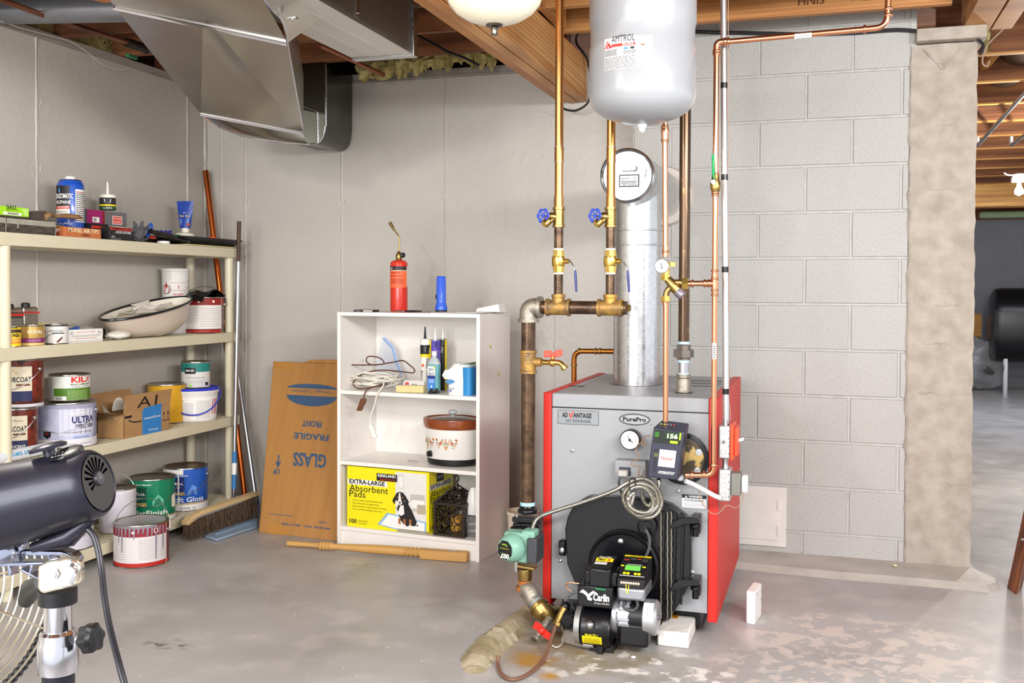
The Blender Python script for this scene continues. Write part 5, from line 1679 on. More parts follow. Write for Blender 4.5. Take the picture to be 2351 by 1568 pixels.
# pliers
p = bp(930, 714, .06)
t = thing('pliers', 'pair of needle-nose pliers with black handles lying in front of the torch', 'pliers', V((p.x, p.y, ZA)))
c = V((p.x, p.y, ZA + .007))
MB(STEEL).tube([c - BU * .01, c - BU * .05, c - BU * .085 + BD * .01], [.008, .005, .0015], 8, flat=.6).build('jaw', t)
MB(BLKPL).tube([c, c + BU * .03 - BD * .012, c + BU * .085 - BD * .006], [.005, .007, .005], 10, flat=.7).tube([c, c + BU * .03 + BD * .012, c + BU * .08 + BD * .02], [.005, .007, .005], 10, flat=.7).build('handle', t)
p = bp(972, 715, .05)
solo(MB(STEEL).tube(catmull([V((p.x, p.y, ZA + .004)), V((p.x + .02, p.y, ZA + .006)), V((p.x + .035, p.y + .01, ZA + .004)), V((p.x + .02, p.y + .02, ZA + .004))], 5), .0016, 6), 'bent_wire', 'short bent wire beside the pliers handles', 'wire', V((p.x, p.y, ZA)))
# papers
PAP = C('f4f2ee', .7)
for i, (u0, u1, d0, d1, z, a_, lab) in enumerate(((.50, .68, .02, .16, .0015, .1, 'sheet of printed paper hanging at the front edge of the bookcase top'), (.60, .755, .0, .2, .0032, -.08, 'white leaflet on top of the loose sheet, right of the flashlight'), (.62, .76, .05, .28, .005, .05, 'white envelope on the right end of the bookcase top'))):
    c = B((u0 + u1) / 2, (d0 + d1) / 2, BH + z)
    R_ = Matrix.Rotation(a_, 3, 'Z')
    mb = MB(PAP).obox(c, R_ @ (BU * (u1 - u0) / 2), R_ @ (BD * (d1 - d0) / 2), (0, 0, .0007))
    S = Flat(c - R_ @ (BU * (u1 - u0) / 2) - R_ @ (BD * (d1 - d0) / 2) + V((0, 0, .001)), R_ @ BU, R_ @ BD)
    mb.fine(S, .01, .01, (u1 - u0) - .01, (d1 - d0) * .5, 6, C('a9a7b8'), .0004, fill=.3)
    solo(mb, 'paper_sheet', lab, 'paper', c, 'loose papers on the bookcase')
a, b = bp(1097, 706, .16), bp(1152, 698, .16)
z0 = BH + .007
mb = MB(PAP)
pf = [V((a.x, a.y - .03, z0)), V((b.x, b.y - .03, z0)), V((b.x + .005, b.y + .07, z0)), V((a.x, a.y + .07, z0)), V((a.x + .005, a.y - .02, z0 + .016)), V((b.x - .01, b.y - .02, z0 + .036)), V((b.x - .012, b.y + .06, z0 + .040)), V((a.x + .02, a.y + .06, z0 + .022))]
mb.add(pf, [(3, 2, 1, 0), (4, 5, 6, 7), (0, 1, 5, 4), (2, 3, 7, 6), (1, 2, 6, 5), (3, 0, 4, 7)])
solo(mb, 'folded_napkin', 'thick folded white paper on top of the papers at the right of the bookcase', 'paper', (a + b) / 2)

# compartment 1: zip bag, cords, tubes, bottle, wipes
pb = [bp(x, y, .27) for x, y in ((858, 905), (862, 850), (866, 815), (878, 782), (885, 773), (900, 790), (908, 800), (915, 830), (926, 860), (932, 900))]
mb = MB(mat('zip_film', 'd4d9e4', .15, trans=.35, alpha=.55, bump=.7, bs=25)).prism(pb, BD * .004)
t = thing('zip_bag', 'clear zip-top plastic bag with blue seal standing behind the cords', 'bag', V(B(.25, .27, ZB)))
mb.build('film', t)
zp = [bp(x, y, .266) for x, y in ((878, 776), (892, 790), (901, 802), (908, 830), (922, 862))]
MB(C('86a8dc', .3)).tube(catmull(zp, 4), .0035, 6).tube([p + V((.008, 0, .004)) for p in catmull(zp, 4)], .003, 6, C('a9c2ea', .3)).build('zip_seal', t)


def coil(pts, d0, r, m, name, label, extra=()):
    t = thing(name, label, 'cord', V(B(.16, .12, ZB)))
    MB(m).tube(catmull(pts, 7), r, 8).build('cord', t)
    return t


rd = random.Random(21)
CORDW = C('e9e4d6', .45)
CORDB = C('5a3524', .4)
cu, cd = bu(858, .13), .15
pts = []
for k in range(7):
    for j in range(8):
        a = 6.2832 * j / 8
        rx_ = .125 + rd.uniform(-.02, .018)
        ry_ = .085 + rd.uniform(-.02, .02)
        z = ZB + .006 + k * .009 + .02 * math.sin(a + k) ** 2 + rd.uniform(0, .008)
        pts.append(B(cu + rx_ * math.cos(a) + .012 * math.sin(k * 2.1), cd + ry_ * math.sin(a), z))
pts += [bp(905, 872, .04), bp(884, 868, .03), bp(880, 885, .0)]
pts += [bp(866, 905, -.012), bp(860, 930, -.014), bp(850, 958, -.014), bp(851, 978, -.014)]
t = coil(pts, 0, .0034, CORDW, 'power_lead', 'coiled white extension cord on the upper shelf, its socket end hanging down')
e0, e1 = bp(851, 976, -.014), bp(862, 1006, -.014)
MB(C('f0ece2', .4)).obox((e0 + e1) / 2, BU * .012, BD * .007, (e1 - e0) / 2).cyl(e0 - (e1 - e0) * .2, e0 + (e1 - e0) * .2, .004, .007, 10).build('socket_end', t, bevel=.003)
pts = [bp(x, y, d) for x, y, d in ((813, 868, .2), (812, 852, .16), (795, 843, .10), (800, 838, .1), (840, 838, .12), (880, 835, .12), (872, 822, .14), (850, 818, .15), (842, 822, .14), (843, 832, .13), (860, 838, .12), (900, 832, .08), (925, 828, .06), (940, 838, .06), (951, 848, .06), (948, 856, .1), (920, 853, .1), (870, 850, .1), (835, 858, .1), (815, 872, .08), (812, 885, .06), (830, 893, .03), (870, 885, .03), (886, 880, .02), (885, 885, .01), (860, 888, .0), (842, 896, -.012), (836, 908, -.013), (835, 918, -.013))]
t = coil(pts, 0, .0032, CORDB, 'power_lead', 'looped brown extension cord tangled with the white one, its brown socket hanging down')
e0, e1 = bp(835, 915, -.014), bp(825, 943, -.014)
MB(C('6b4028', .4)).obox((e0 + e1) / 2, BU * .013, BD * .009, (e1 - e0) / 2).obox(e0 * .7 + e1 * .3 + BU * .003, BU * .016, BD * .006, (e1 - e0) * .2).build('socket_end', t, bevel=.003)
# caulk tubes
for k, (xl, xr, yt, d, col, ncol, lab, top) in enumerate(((965, 987, 780, .17, C('ece8e0', .4), INK, 'caulk tube with black nozzle and black and white label, leftmost standing tube', CRM), (987, 1012, 781, .19, C('5a45a8', .35), C('e8e6e0'), 'caulk tube with purple label standing behind the blue bottle', STEEL), (1008, 1026, 779, .22, C('2e2a20', .4), C('e8e6e0'), 'caulk tube with black and yellow label, rightmost standing tube', STEEL))):
    loc, r, h = cylb(xl, xr, yt, d, ZB)
    t = thing('standing_caulk_tube', lab, 'caulk tube', loc, 'caulk tubes standing on the upper shelf')
    MB(col).lathe([(r, 0), (r, h)], loc, n=28).build('tube', t)
    MB(top).lathe([(r * 1.02, h), (r * 1.02, h + .003), (r * .5, h + .006)], loc, n=28).build('end_ring', t)
    MB(ncol).lathe([(.008, h + .004), (.0065, h + .012), (.003, h + .062), (.002, h + .064)], loc, n=12).build('nozzle', t)
    S = Wrap(loc, r, facing(loc))
    mb = MB(INK)
    if k == 0:
        mb.rect(S, -r * 1.5, h * .72, r * 1.5, h * .9, INK).rect(S, -r * 1.5, h * .66, r * 1.5, h * .72, YEL).poly(S, [(0, h * .87), (r * 1.0, h * .84), (r, h * .74), (0, h * .77)], WHITE, .0012).txt(S, 'DAP', r * .5, h * .785, .014, INK, .0018, w=r * .8, bold=.03).txt(S, 'SILICONE', -r * .5, h * .25, .016, INK, .001, rot=1.57, w=h * .3, bold=.02).rect(S, r * .2, h * .45, r * 1.3, h * .64, C('a9a49c')).fine(S, r * .2, h * .1, r * 1.2, h * .4, 8, GREY).disc(S, -r * .5, h * .5, .007, C('d8622a'))
    elif k == 1:
        mb.rect(S, -r * 1.5, 0, -r * .85, h, YEL).rect(S, -r * .2, h * .86, r * .4, h * .97, C('2a2a78')).fine(S, -r * .7, h * .4, r * 1.2, h * .82, 10, C('8d7fd0'))
    else:
        mb.rect(S, -r * 1.4, 0, -r * .7, h, C('d8c83a')).rect(S, r * .5, 0, r * 1.3, h, YEL).rect(S, -r * .3, h * .3, r * .3, h * .9, INK).txt(S, 'POLY', 0, h * .8, .012, CRM, .0014, rot=1.57)
    mb.build(LBL, t)
# blue bottle
p = bp(997, 860, .09)
wv, dv = .030, .017
hb = bp(997, 835, .09).z - ZB
t = thing('blue_liquid_bottle', 'flat clear bottle of pale blue liquid with blue and white label', 'bottle', V((p.x, p.y, ZB)))
LIQ = mat('blue_liquid', '7fc9cf', .12, trans=.35, var=.1)


def rr(c, w, d, z, k=24, pw=.5):
    o = []
    for i in range(k):
        a = 6.2832 * i / k
        ca, sa = math.cos(a), math.sin(a)
        o.append(c + BU * (w * math.copysign(abs(ca) ** pw, ca)) + BD * (d * math.copysign(abs(sa) ** pw, sa)) + V((0, 0, z)))
    return o


def loft(mb, rings, m=None, cap=True):
    k = len(rings[0])
    vs = [p for r_ in rings for p in r_]
    fs = [(j * k + i, j * k + (i + 1) % k, (j + 1) * k + (i + 1) % k, (j + 1) * k + i) for j in range(len(rings) - 1) for i in range(k)]
    if cap:
        fs += [tuple(reversed(range(k))), tuple((len(rings) - 1) * k + i for i in range(k))]
    return mb.add(vs, fs, m)


c = V((p.x, p.y, ZB))
loft(MB(LIQ), [rr(c, wv, dv, 0), rr(c, wv, dv, hb * .98)]).build('liquid', t)
loft(MB(mat('bottle_clear', 'd9e4e6', .15, trans=.4)), [rr(c, wv, dv, hb * .98), rr(c, wv * .98, dv, hb * 1.02), rr(c, wv * .7, dv * .9, hb * 1.14), rr(c, wv * .36, dv * .6, hb * 1.22, pw=.9), rr(c, wv * .34, dv * .6, hb * 1.30, pw=1)]).build('shoulder', t)
MB(WHITE).lathe([(.011, hb * 1.28), (.0115, hb * 1.30), (.0115, hb * 1.42), (.010, hb * 1.43)], c, n=20).build('cap', t)
S = Flat(c - BU * wv - BD * dv, BU)
MB(CRM).rect(S, .004, .018, .044, hb * .92, WHITE, .001).rect(S, .004, .018, .044, hb * .55, C('3f86d8'), .0014).rect(S, .004, hb * .5, .044, hb * .6, C('2c2f86'), .0018).txt(S, 'ISO-', .024, hb * .76, .018, C('2c2f70'), .0018, w=.028, bold=.02).txt(S, 'BLU', .024, hb * .62, .018, C('2c2f70'), .0018, w=.028, bold=.02).rect(S, .036, hb * .84, .043, hb * .92, YEL, .0018).poly(S, [(.020, hb * .26), (.030, hb * .26), (.027, hb * .18), (.023, hb * .18)], WHITE, .002).fine(S, .01, hb * .36, .038, hb * .48, 4, C('cfe0f6'), .002).build(LBL, t)
# binder clips
for i, (x, y, dx, lab) in enumerate(((988, 898, 0, 'black binder clip at the foot of the blue bottle, left'), (1000, 894, .0, 'black binder clip behind the other one, right of the blue bottle'))):
    p = bp(x, y, .03 + .02 * i)
    c = V((p.x, p.y, ZB + .012))
    t = thing('binder_clip', lab, 'binder clip', V((p.x, p.y, ZB)))
    MB(BLKPL).prism([c - BU * .014 - V((0, 0, .011)), c + BU * .012 - V((0, 0, .008)), c - BU * .002 + V((0, 0, .013))], BD * .024).build('clamp', t, bevel=.001)
    MB(STEEL).tube([c + BU * .01, c + BU * .022 + V((0, 0, .004)), c + BU * .024 + BD * .012 + V((0, 0, .004)), c + BU * .01 + BD * .014], .001, 6).build('wire_arm', t)
# lying caulk tube, block of wood/foam
a, b = bp(930, 872, .14), bp(978, 862, .16)
a.z, b.z = ZB + .026, ZB + .03
t = thing('lying_caulk_tube', 'white caulk tube with red mark lying behind the yellow block', 'caulk tube', V((a.x, a.y, ZB)))
MB(C('ece8e2', .4)).cyl(a, b, .024, n=28).build('tube', t)
S = Flat(a - BD * .024 - V((0, 0, .014)), (b - a))
MB(RED).rect(S, .014, .004, .032, .028, RED, .002).txt(S, 'HI', .023, .010, .012, WHITE, .003).txt(S, 'MAX', .06, .012, .014, DK, .002).build(LBL, t)
a, b = bp(912, 902, .03), bp(975, 893, .06)
a.z = b.z = ZB + .018
solo(MB(C('dccb92', .6)).obox((a + b) / 2, (b - a) / 2, BD * .014, (0, 0, .017)), 'yellow_block', 'pale yellow foam sanding block at the shelf front', 'block', V((a.x, a.y, ZB)), bevel=.003)
# pack of wipes
p = bp(1056, 905, .05)
t = thing('wipes_pack', 'opened pack of white wipes in blue and green film on the upper shelf', 'wipes', V((p.x, p.y, ZB)))
c = V((p.x, p.y, ZB))
c = B(bu(1060, .08), .11, ZB)
hw = bp(1060, 836, .05).z - ZB
loft(MB(mat('white_film', 'f3f3f1', .3, bump=1.0, bs=18)), [rr(c, .062, .07, 0, pw=.45), rr(c, .064, .072, hw * .5, pw=.5), rr(c - BU * .004, .062, .068, hw * .8, pw=.5), rr(c, .045, .05, hw, pw=.7)]).build('wrapper', t)
mb = MB(C('2f8fd0', .3))
cc = c + BU * .045
loft(mb, [rr(cc, .025, .073, .0, pw=.4), rr(cc, .026, .074, hw * .9, pw=.4)])
mb.build('blue_end', t)
MB(C('8fc07a', .35)).grid(lambda u, v: c + BU * (.0 + .07 * u) + BD * (-.06 + .12 * v) + V((0, 0, hw * (.96 + .10 * u + .02 * math.sin(v * 9)))), 5, 6).build('green_flap', t)
loft(MB(C('fbfaf7', .7)), [rr(c - BU * .045 - BD * .045, .030, .03, hw * .5), rr(c - BU * .05 - BD * .05, .034, .034, hw * .62), rr(c - BU * .045 - BD * .04, .030, .03, hw * .8)]).build('wipe', t)
S = Flat(c - BU * .06 - BD * .074, BU)
MB(C('3f88c8')).poly(S, [(-.006, hw * .42), (.02, hw * .34), (.05, hw * .44), (.03, hw * .5), (.01, hw * .48)], C('4f93cc'), .003).rect(S, .02, hw * .2, .045, hw * .215, DK, .003).rect(S, .012, hw * .1, .030, hw * .17, C('8b90b8'), .003).build(LBL, t)
# crock pot
cz = ZC
rx_, ry_ = .150, .118
c = B(bu(975, .15) + rx_, .155, cz)
hp = bp(1035, 966, .04).z - cz
t = thing('slow_cooker', 'oval slow cooker, brown rim and white body with folk flowers, on the middle shelf', 'slow cooker', c)


def ov(w, d, z, k=48):
    return [c + BU * (w * math.cos(6.2832 * i / k)) + BD * (d * math.sin(6.2832 * i / k)) + V((0, 0, z)) for i in range(k)]


hb = hp * .80
ENA = mat('white_enamel', 'e9e7e2', .2, coat=.3, var=.05)
loft(MB(ENA), [ov(rx_ * .84, ry_ * .84, hp * .14), ov(rx_ * .87, ry_ * .87, hp * .18), ov(rx_ * .92, ry_ * .92, hb)]).build('body', t)
loft(MB(BLKPL), [ov(rx_ * .78, ry_ * .78, .004), ov(rx_ * .84, ry_ * .84, .01), ov(rx_ * .85, ry_ * .85, hp * .15)]).build('base_ring', t)
BRG = mat('brown_glaze', '7a3512', .12, var=.6, vs=12, coat=.6, col2='a5581e')
mb = MB(BRG)
loft(mb, [ov(rx_ * .92, ry_ * .92, hb - .004), ov(rx_ * .96, ry_ * .96, hb), ov(rx_ * .99, ry_ * .99, hb + .01), ov(rx_, ry_, hp * .94), ov(rx_ * .99, ry_ * .99, hp * .99), ov(rx_ * .94, ry_ * .94, hp), ov(rx_ * .86, ry_ * .86, hp * .97), ov(rx_ * .84, ry_ * .84, hp * .8)], cap=False)
mb.build('crock', t)
LID = mat('smoked_glass', '8a7468', .06, trans=.5, alpha=.85, coat=.5)
loft(MB(LID), [ov(rx_ * .87, ry_ * .87, hp * .96), ov(rx_ * .7, ry_ * .7, hp * .99), ov(rx_ * .45, ry_ * .45, hp * 1.01), ov(rx_ * .1, ry_ * .1, hp * 1.02)]).build('glass_lid', t)
MB(mat('clear_knob', 'dfe6e8', .08, trans=.7)).lathe([(.012, hp * 1.00), (.010, hp * 1.05), (.018, hp * 1.08), (.022, hp * 1.12), (.020, hp * 1.15), (.01, hp * 1.16)], c, n=20).build('knob', t)
AF = facing(c) - .0


class OvalS:
    def __call__(s, a, b, off=0.0):
        th_ = math.atan2(-1, 0) + a / rx_
        k_ = .875 + .05 * (b / hb)
        return c + BU * ((rx_ * k_ + off) * math.cos(th_)) + BD * ((ry_ * k_ + off) * math.sin(th_)) + V((0, 0, b))


S = OvalS()
mb = MB(RED)
OR, GN, BNW = C('dd8a1e'), C('5d7a2e'), C('8a3a22')
mid = hb * .62
for u0 in (-.115, .02):
    mb.poly(S, [(u0 - .008, mid - .018), (u0, mid - .030), (u0 + .008, mid - .018), (u0 + .004, mid - .012), (u0, mid - .016), (u0 - .004, mid - .012)], OR, .0012)
    for k in range(5):
        mb.disc(S, u0, mid - .008 + k * .007, .003, (OR, GN, BNW)[k % 3], .0012)
    for s_ in (-1, 1):
        for k in range(6):
            a_ = u0 + s_ * (.010 + .009 * k)
            z_ = mid + .010 * math.sin(k * 1.3)
            mb.disc(S, a_, z_, .0042, (GN, OR, BNW, GN, OR, BNW)[k], .0012, .003)
            mb.disc(S, a_ + .002, z_ + .010, .0028, (OR, BNW, GN)[k % 3], .0012)
            mb.disc(S, a_ - .002, z_ - .012, .0026, (GN, OR, OR)[k % 3], .0012)
        b_ = u0 + s_ * .032
        mb.poly(S, [(b_ - .010, mid + .004), (b_, mid - .004), (b_ + .010, mid + .002), (b_ + .004, mid + .010), (b_ - .004, mid + .006)], C('c65a22'), .0014)
    for s_ in (-.055, .055):
        mb.disc(S, u0 + s_, mid + .018, .006, OR, .0012).disc(S, u0 + s_, mid + .018, .003, BNW, .0016)
mb.build(LBL, t)
kp = S(-.085, hb * .32, .0)
kn = (kp - S(-.085, hb * .32, -.01)).normalized()
MB(STEEL).lathe([(.017, 0), (.017, .002)], kp, kn, 24).build('dial_plate', t)
MB(BLKPL).lathe([(.014, .002), (.0135, .016), (.010, .018)], kp, kn, 24).build('dial', t)
# screw on the shelf
p = bp(950, 1024, .12)
MBs = MB(STEEL).tube([V((p.x - .03, p.y, ZC + .004)), V((p.x + .0, p.y, ZC + .005))], .0025, 8).ball((p.x + .004, p.y, ZC + .006), .006, 10, sz=.7).tube(catmull([V((p.x, p.y, ZC + .005)), V((p.x + .016, p.y - .006, ZC + .004)), V((p.x + .02, p.y + .004, ZC + .004))], 4), .0015, 6)
solo(MBs, 'toggle_bolt', 'small toggle bolt lying on the middle shelf', 'bolt', V((p.x, p.y, ZC)))

# box of pads
t = thing('pads_box', 'large yellow box of absorbent pads with a puppy picture on the bottom shelf', 'box', B(.16, .15, ZD))
u0, u1 = bu(797, .02, 1150), bu(985, .02, 1150)
z0, z1 = ZD, bp(890, 1077, .02).z
YB_ = C('f2e312', .4)
dpt = .25
R_ = Matrix.Rotation(0, 3, 'Z')
bbox(MB(YB_), u0, u1, .02, .02 + dpt, z0, z1).build('carton', t, bevel=.001)
W_, H_ = u1 - u0, z1 - z0
S = Flat(B(u0, .02, z0), BU)
mb = MB(YB_)
mb.rect(S, W_ * .60, .012, W_ * .97, H_ * .97, C('e4e2dd'), .0008, 1)
mb.rect(S, W_ * .60, H_ * .35, W_ * .97, H_ * .40, C('c9c4bb'), .001).rect(S, W_ * .63, H_ * .7, W_ * .70, H_ * .93, C('d2cfc8'), .001).rect(S, W_ * .64, H_ * .72, W_ * .69, H_ * .9, C('ecebe7'), .0014)
mb.rect(S, W_ * .78, H_ * .52, W_ * .95, H_ * .63, C('c2bcb4'), .001).rect(S, W_ * .80, H_ * .42, W_ * .94, H_ * .54, C('f0eeea'), .0012).rect(S, W_ * .86, H_ * .32, W_ * .96, H_ * .47, C('b8ab94'), .0014)
mb.poly(S, [(W_ * .38, H_ * .08), (W_ * .5, H_ * .29), (W_ * .97, H_ * .20), (W_ * .97, H_ * .02), (W_ * .6, H_ * .03)], C('8fb8dc'), .0014).poly(S, [(W_ * .42, H_ * .09), (W_ * .52, H_ * .265), (W_ * .95, H_ * .18), (W_ * .95, H_ * .045), (W_ * .6, H_ * .05)], C('f4f3f0'), .0018)
mb.rect(S, W_ * .63, 0, W_, H_ * .05, C('8e8a78'), .002)
# the puppy photo print
BK, TN, WH = C('211d20'), C('a8683a'), C('f1eeea')
mb.poly(S, [(W_ * .66, H_ * .2), (W_ * .62, H_ * .38), (W_ * .66, H_ * .5), (W_ * .74, H_ * .5), (W_ * .80, H_ * .36), (W_ * .86, H_ * .18), (W_ * .84, H_ * .12), (W_ * .72, H_ * .1)], BK, .0022)
mb.poly(S, [(W_ * .66, H_ * .43), (W_ * .63, H_ * .3), (W_ * .67, H_ * .26), (W_ * .71, H_ * .3), (W_ * .70, H_ * .44)], WH, .0026)
mb.disc(S, W_ * .66, H_ * .565, W_ * .062, BK, .0028, H_ * .085).poly(S, [(W_ * .595, H_ * .58), (W_ * .565, H_ * .5), (W_ * .585, H_ * .44), (W_ * .61, H_ * .52)], BK, .003).poly(S, [(W_ * .72, H_ * .6), (W_ * .765, H_ * .5), (W_ * .745, H_ * .44), (W_ * .71, H_ * .52)], BK, .003)
mb.poly(S, [(W_ * .645, H_ * .63), (W_ * .66, H_ * .635), (W_ * .672, H_ * .52), (W_ * .685, H_ * .46), (W_ * .655, H_ * .435), (W_ * .63, H_ * .47), (W_ * .64, H_ * .54)], WH, .0034).disc(S, W_ * .657, H_ * .475, W_ * .011, BK, .004).disc(S, W_ * .628, H_ * .56, W_ * .008, TN, .0036).disc(S, W_ * .690, H_ * .56, W_ * .008, TN, .0036).disc(S, W_ * .632, H_ * .54, W_ * .006, BK, .004).disc(S, W_ * .686, H_ * .54, W_ * .006, BK, .004)
for a_ in (.65, .71, .78):
    mb.poly(S, [(W_ * (a_ - .012), H_ * .22), (W_ * (a_ + .016), H_ * .22), (W_ * (a_ + .016), H_ * .11), (W_ * (a_ - .012), H_ * .11)], TN, .0034).disc(S, W_ * (a_ + .002), H_ * .11, W_ * .018, WH, .0038, H_ * .022)
mb.poly(S, [(W_ * .84, H_ * .13), (W_ * .88, H_ * .15), (W_ * .87, H_ * .12)], BK, .003)
mb.rect(S, W_ * .37, H_ * .80, W_ * .62, H_ * .92, INK, .0012).txt(S, 'KIRKLAND', W_ * .495, H_ * .865, .018, WHITE, .0018, w=W_ * .22, bold=.03).txt(S, 'Signature', W_ * .50, H_ * .815, .014, RED, .0018, w=W_ * .19, slant=.3)
mb.rect(S, W_ * .01, H_ * .70, W_ * .5, H_ * .79, WHITE, .001).txt(S, 'EXTRA-LARGE', W_ * .25, H_ * .717, .030, INK, .0016, w=W_ * .44, bold=.03)
mb.txt(S, 'Absorbent', W_ * .03, H_ * .59, .046, INK, .0012, 'l', w=W_ * .48, bold=.0).txt(S, 'Pads', W_ * .03, H_ * .495, .046, INK, .0012, 'l', w=W_ * .2)
for k, s_ in enumerate(('Locks in wetness with quilted top layer', 'Poly backing protects against leaks', 'Quick absorption reduces splash and tracking', 'Use for training, bedding, messy jobs')):
    mb.txt(S, s_, W_ * .07, H_ * (.435 - .05 * k), .010, C('3d3a1a'), .0012, 'l', w=W_ * (.38, .33, .42, .36)[k]).txt(S, 'v', W_ * .035, H_ * (.435 - .05 * k), .009, INK)
mb.txt(S, '100', W_ * .03, H_ * .06, .030, INK, .0012, 'l', w=W_ * .09, bold=.02).txt(S, 'Extra-Large Pads', W_ * .14, H_ * .10, .009, INK, .0012, 'l', w=W_ * .12)
mb.fine(S, W_ * .14, H_ * .05, W_ * .25, H_ * .09, 2, C('6a6620'), fill=.3).txt(S, 'MADE IN THE USA WITH DOMESTIC MATERIALS', W_ * .8, H_ * .015, .006, WHITE, .0026, w=W_ * .32)
mb.build('front_print', t)
S = Flat(B(u1, .02, z0), BD)
mb = MB(INK).rect(S, dpt * .3, H_ * .80, dpt * .6, H_ * .94, INK).txt(S, 'KIRKLAND', dpt * .45, H_ * .86, .014, WHITE, .0014, w=dpt * .26).rect(S, dpt * .02, H_ * .70, dpt * .95, H_ * .79, WHITE, .001).txt(S, 'EXTRA-LARGE', dpt * .48, H_ * .717, .028, INK, .0016, w=dpt * .85, bold=.03).txt(S, 'Absorbent', dpt * .06, H_ * .59, .044, INK, .0012, 'l', w=dpt * .85).txt(S, 'Pads', dpt * .06, H_ * .495, .044, INK, .0012, 'l', w=dpt * .38).txt(S, '100', dpt * .04, H_ * .06, .03, INK, .0012, 'l', w=dpt * .2)
mb.fine(S, dpt * .1, H_ * .25, dpt * .7, H_ * .44, 4, C('6a6620'), fill=.3)
mb.build('side_print', t)
# lantern
ul0 = max(u1 + .003, bu(996, .03, 1180))
ul1 = bu(1066, .03, 1180)
ld = ul1 - ul0
zc0, zc1 = ZD, bp(1030, 1157, .03).z
zc2, zc3 = bp(1040, 1110, .03 + ld / 2).z, bp(1046, 1092, .03 + ld / 2).z
t = thing('lattice_lantern', 'dark bronze openwork lantern with pyramid roof and ring beside the pads box', 'lantern', B((ul0 + ul1) / 2, .1, ZD))
LM = mat('lantern_bronze', '3d332e', .4, .5, var=.4, bump=.2)
d0 = .03
mb = MB(LM)
bbox(mb, ul0 - .002, ul1 + .002, d0 - .002, d0 + ld + .002, zc0, zc0 + .012)
mb.build('base', t)
mb = MB(LM)
for uu in (ul0, ul1 - .01):
    for dd in (d0, d0 + ld - .01):
        bbox(mb, uu, uu + .01, dd, dd + .01, zc0 + .01, zc1)
mb.build('corner_posts', t)
bbox(MB(LM), ul0 - .004, ul1 + .004, d0 - .004, d0 + ld + .004, zc1 - .008, zc1 + .004).build('eave', t)


def scroll(mb, S, w, h, tri=False):
    rd = random.Random(3)
    for sx_ in (1, -1):
        for (cx0, cy0, r0, t0) in ((.27, .2, .15, 0), (.30, .50, .16, 2), (.22, .80, .12, 4), (.08, .35, .07, 1), (.10, .65, .08, 3), (.40, .08, .07, 1), (.40, .92, .07, 5), (.06, .95, .05, 2), (.07, .1, .06, 2)):
            if tri and abs(cx0) > (1 - cy0) * .55:
                continue
            pts = []
            for i in range(18):
                a_ = t0 + i * .42
                rr_ = r0 * (1 - i / 24) * w
                pts.append(S(w / 2 + sx_ * (cx0 * w + math.cos(a_) * rr_), cy0 * h + math.sin(a_) * rr_, -.003))
            mb.tube(pts, .0032, 5)
    for k in (.15, .5, .85):
        if tri and k > .6:
            continue
        mb.tube([S(w / 2, h * (k - .1), -.003), S(w / 2 + .008, h * k, -.003), S(w / 2, h * (k + .1), -.003), S(w / 2 - .008, h * k, -.003), S(w / 2, h * (k - .1), -.003)], .003, 5)


hh = zc1 - zc0 - .012
for S in (Flat(B(ul0, d0, zc0 + .01), BU), Flat(B(ul1, d0, zc0 + .01), BD), Flat(B(ul0, d0 + ld, zc0 + .01), -BD), Flat(B(ul1, d0 + ld, zc0 + .01), -BU)):
    mb = MB(LM)
    scroll(mb, S, ld, hh)
    mb.build('scroll_panel', t)
apex = B((ul0 + ul1) / 2, d0 + ld / 2, zc2)
crn = [B(ul0, d0, zc1), B(ul1, d0, zc1), B(ul1, d0 + ld, zc1), B(ul0, d0 + ld, zc1)]
for i in range(4):
    a_, b_ = crn[i], crn[(i + 1) % 4]
    mb = MB(LM).tube([a_, a_.lerp(apex, .93)], .004, 6)
    vv = apex - (a_ + b_) / 2
    S = Flat(a_, b_ - a_, vv)
    scroll(mb, S, ld, vv.length, True)
    mb.tube([a_.lerp(apex, .5), b_.lerp(apex, .5)], .003, 5)
    mb.build('roof_panel', t)
rc = apex + V((0, 0, .018))
MB(LM).lathe([(.012, -.012), (.008, .0), (.005, .012)], apex, n=12).tube([rc + BU * (.011 * math.cos(i * .5236)) + V((0, 0, .014 * math.sin(i * .5236) + .008)) for i in range(12)], .0035, 8, closed=True).build('ring_handle', t)
MB(C('d8a03a', .5)).lathe([(.028, 0), (.028, .07), (.002, .075)], B((ul0 + ul1) / 2, d0 + ld / 2, zc0 + .013), n=24).build('candle', t)
# white hand mixer shape and jar behind the right side board
c = B(bu(1082, .10, 1150), .12, ZD)
c = B(min(BW - .075, bu(1085, .06, 1150) + .03), .10, ZD)
t = thing('clear_jar', 'clear plastic jar with a white cord inside at the right end of the bottom shelf', 'jar', c)
MB(mat('jar_plastic', 'cfd2d4', .12, trans=.7, alpha=.7)).lathe([(.036, 0), (.04, .004), (.045, .095), (.044, .10)], c, n=32, cap=False).lathe([(.036, .001), (.001, .002)], c, n=32, cap=False).build('jar', t)
MB(CORDW).tube(catmull([c + V((.026 * math.cos(i), .026 * math.sin(i), .006 + i * .005)) for i in range(14)], 3), .003, 6).build('cord', t)
c2 = c + V((0, 0, .102))
t = thing('white_appliance', 'white rounded hand appliance standing in the clear jar', 'appliance', c2)
MB(C('eeece8', .3)).lathe([(.034, 0), (.038, .01), (.036, .05), (.026, .10), (.016, .125), (.004, .13)], c2, n=28).build('body', t)

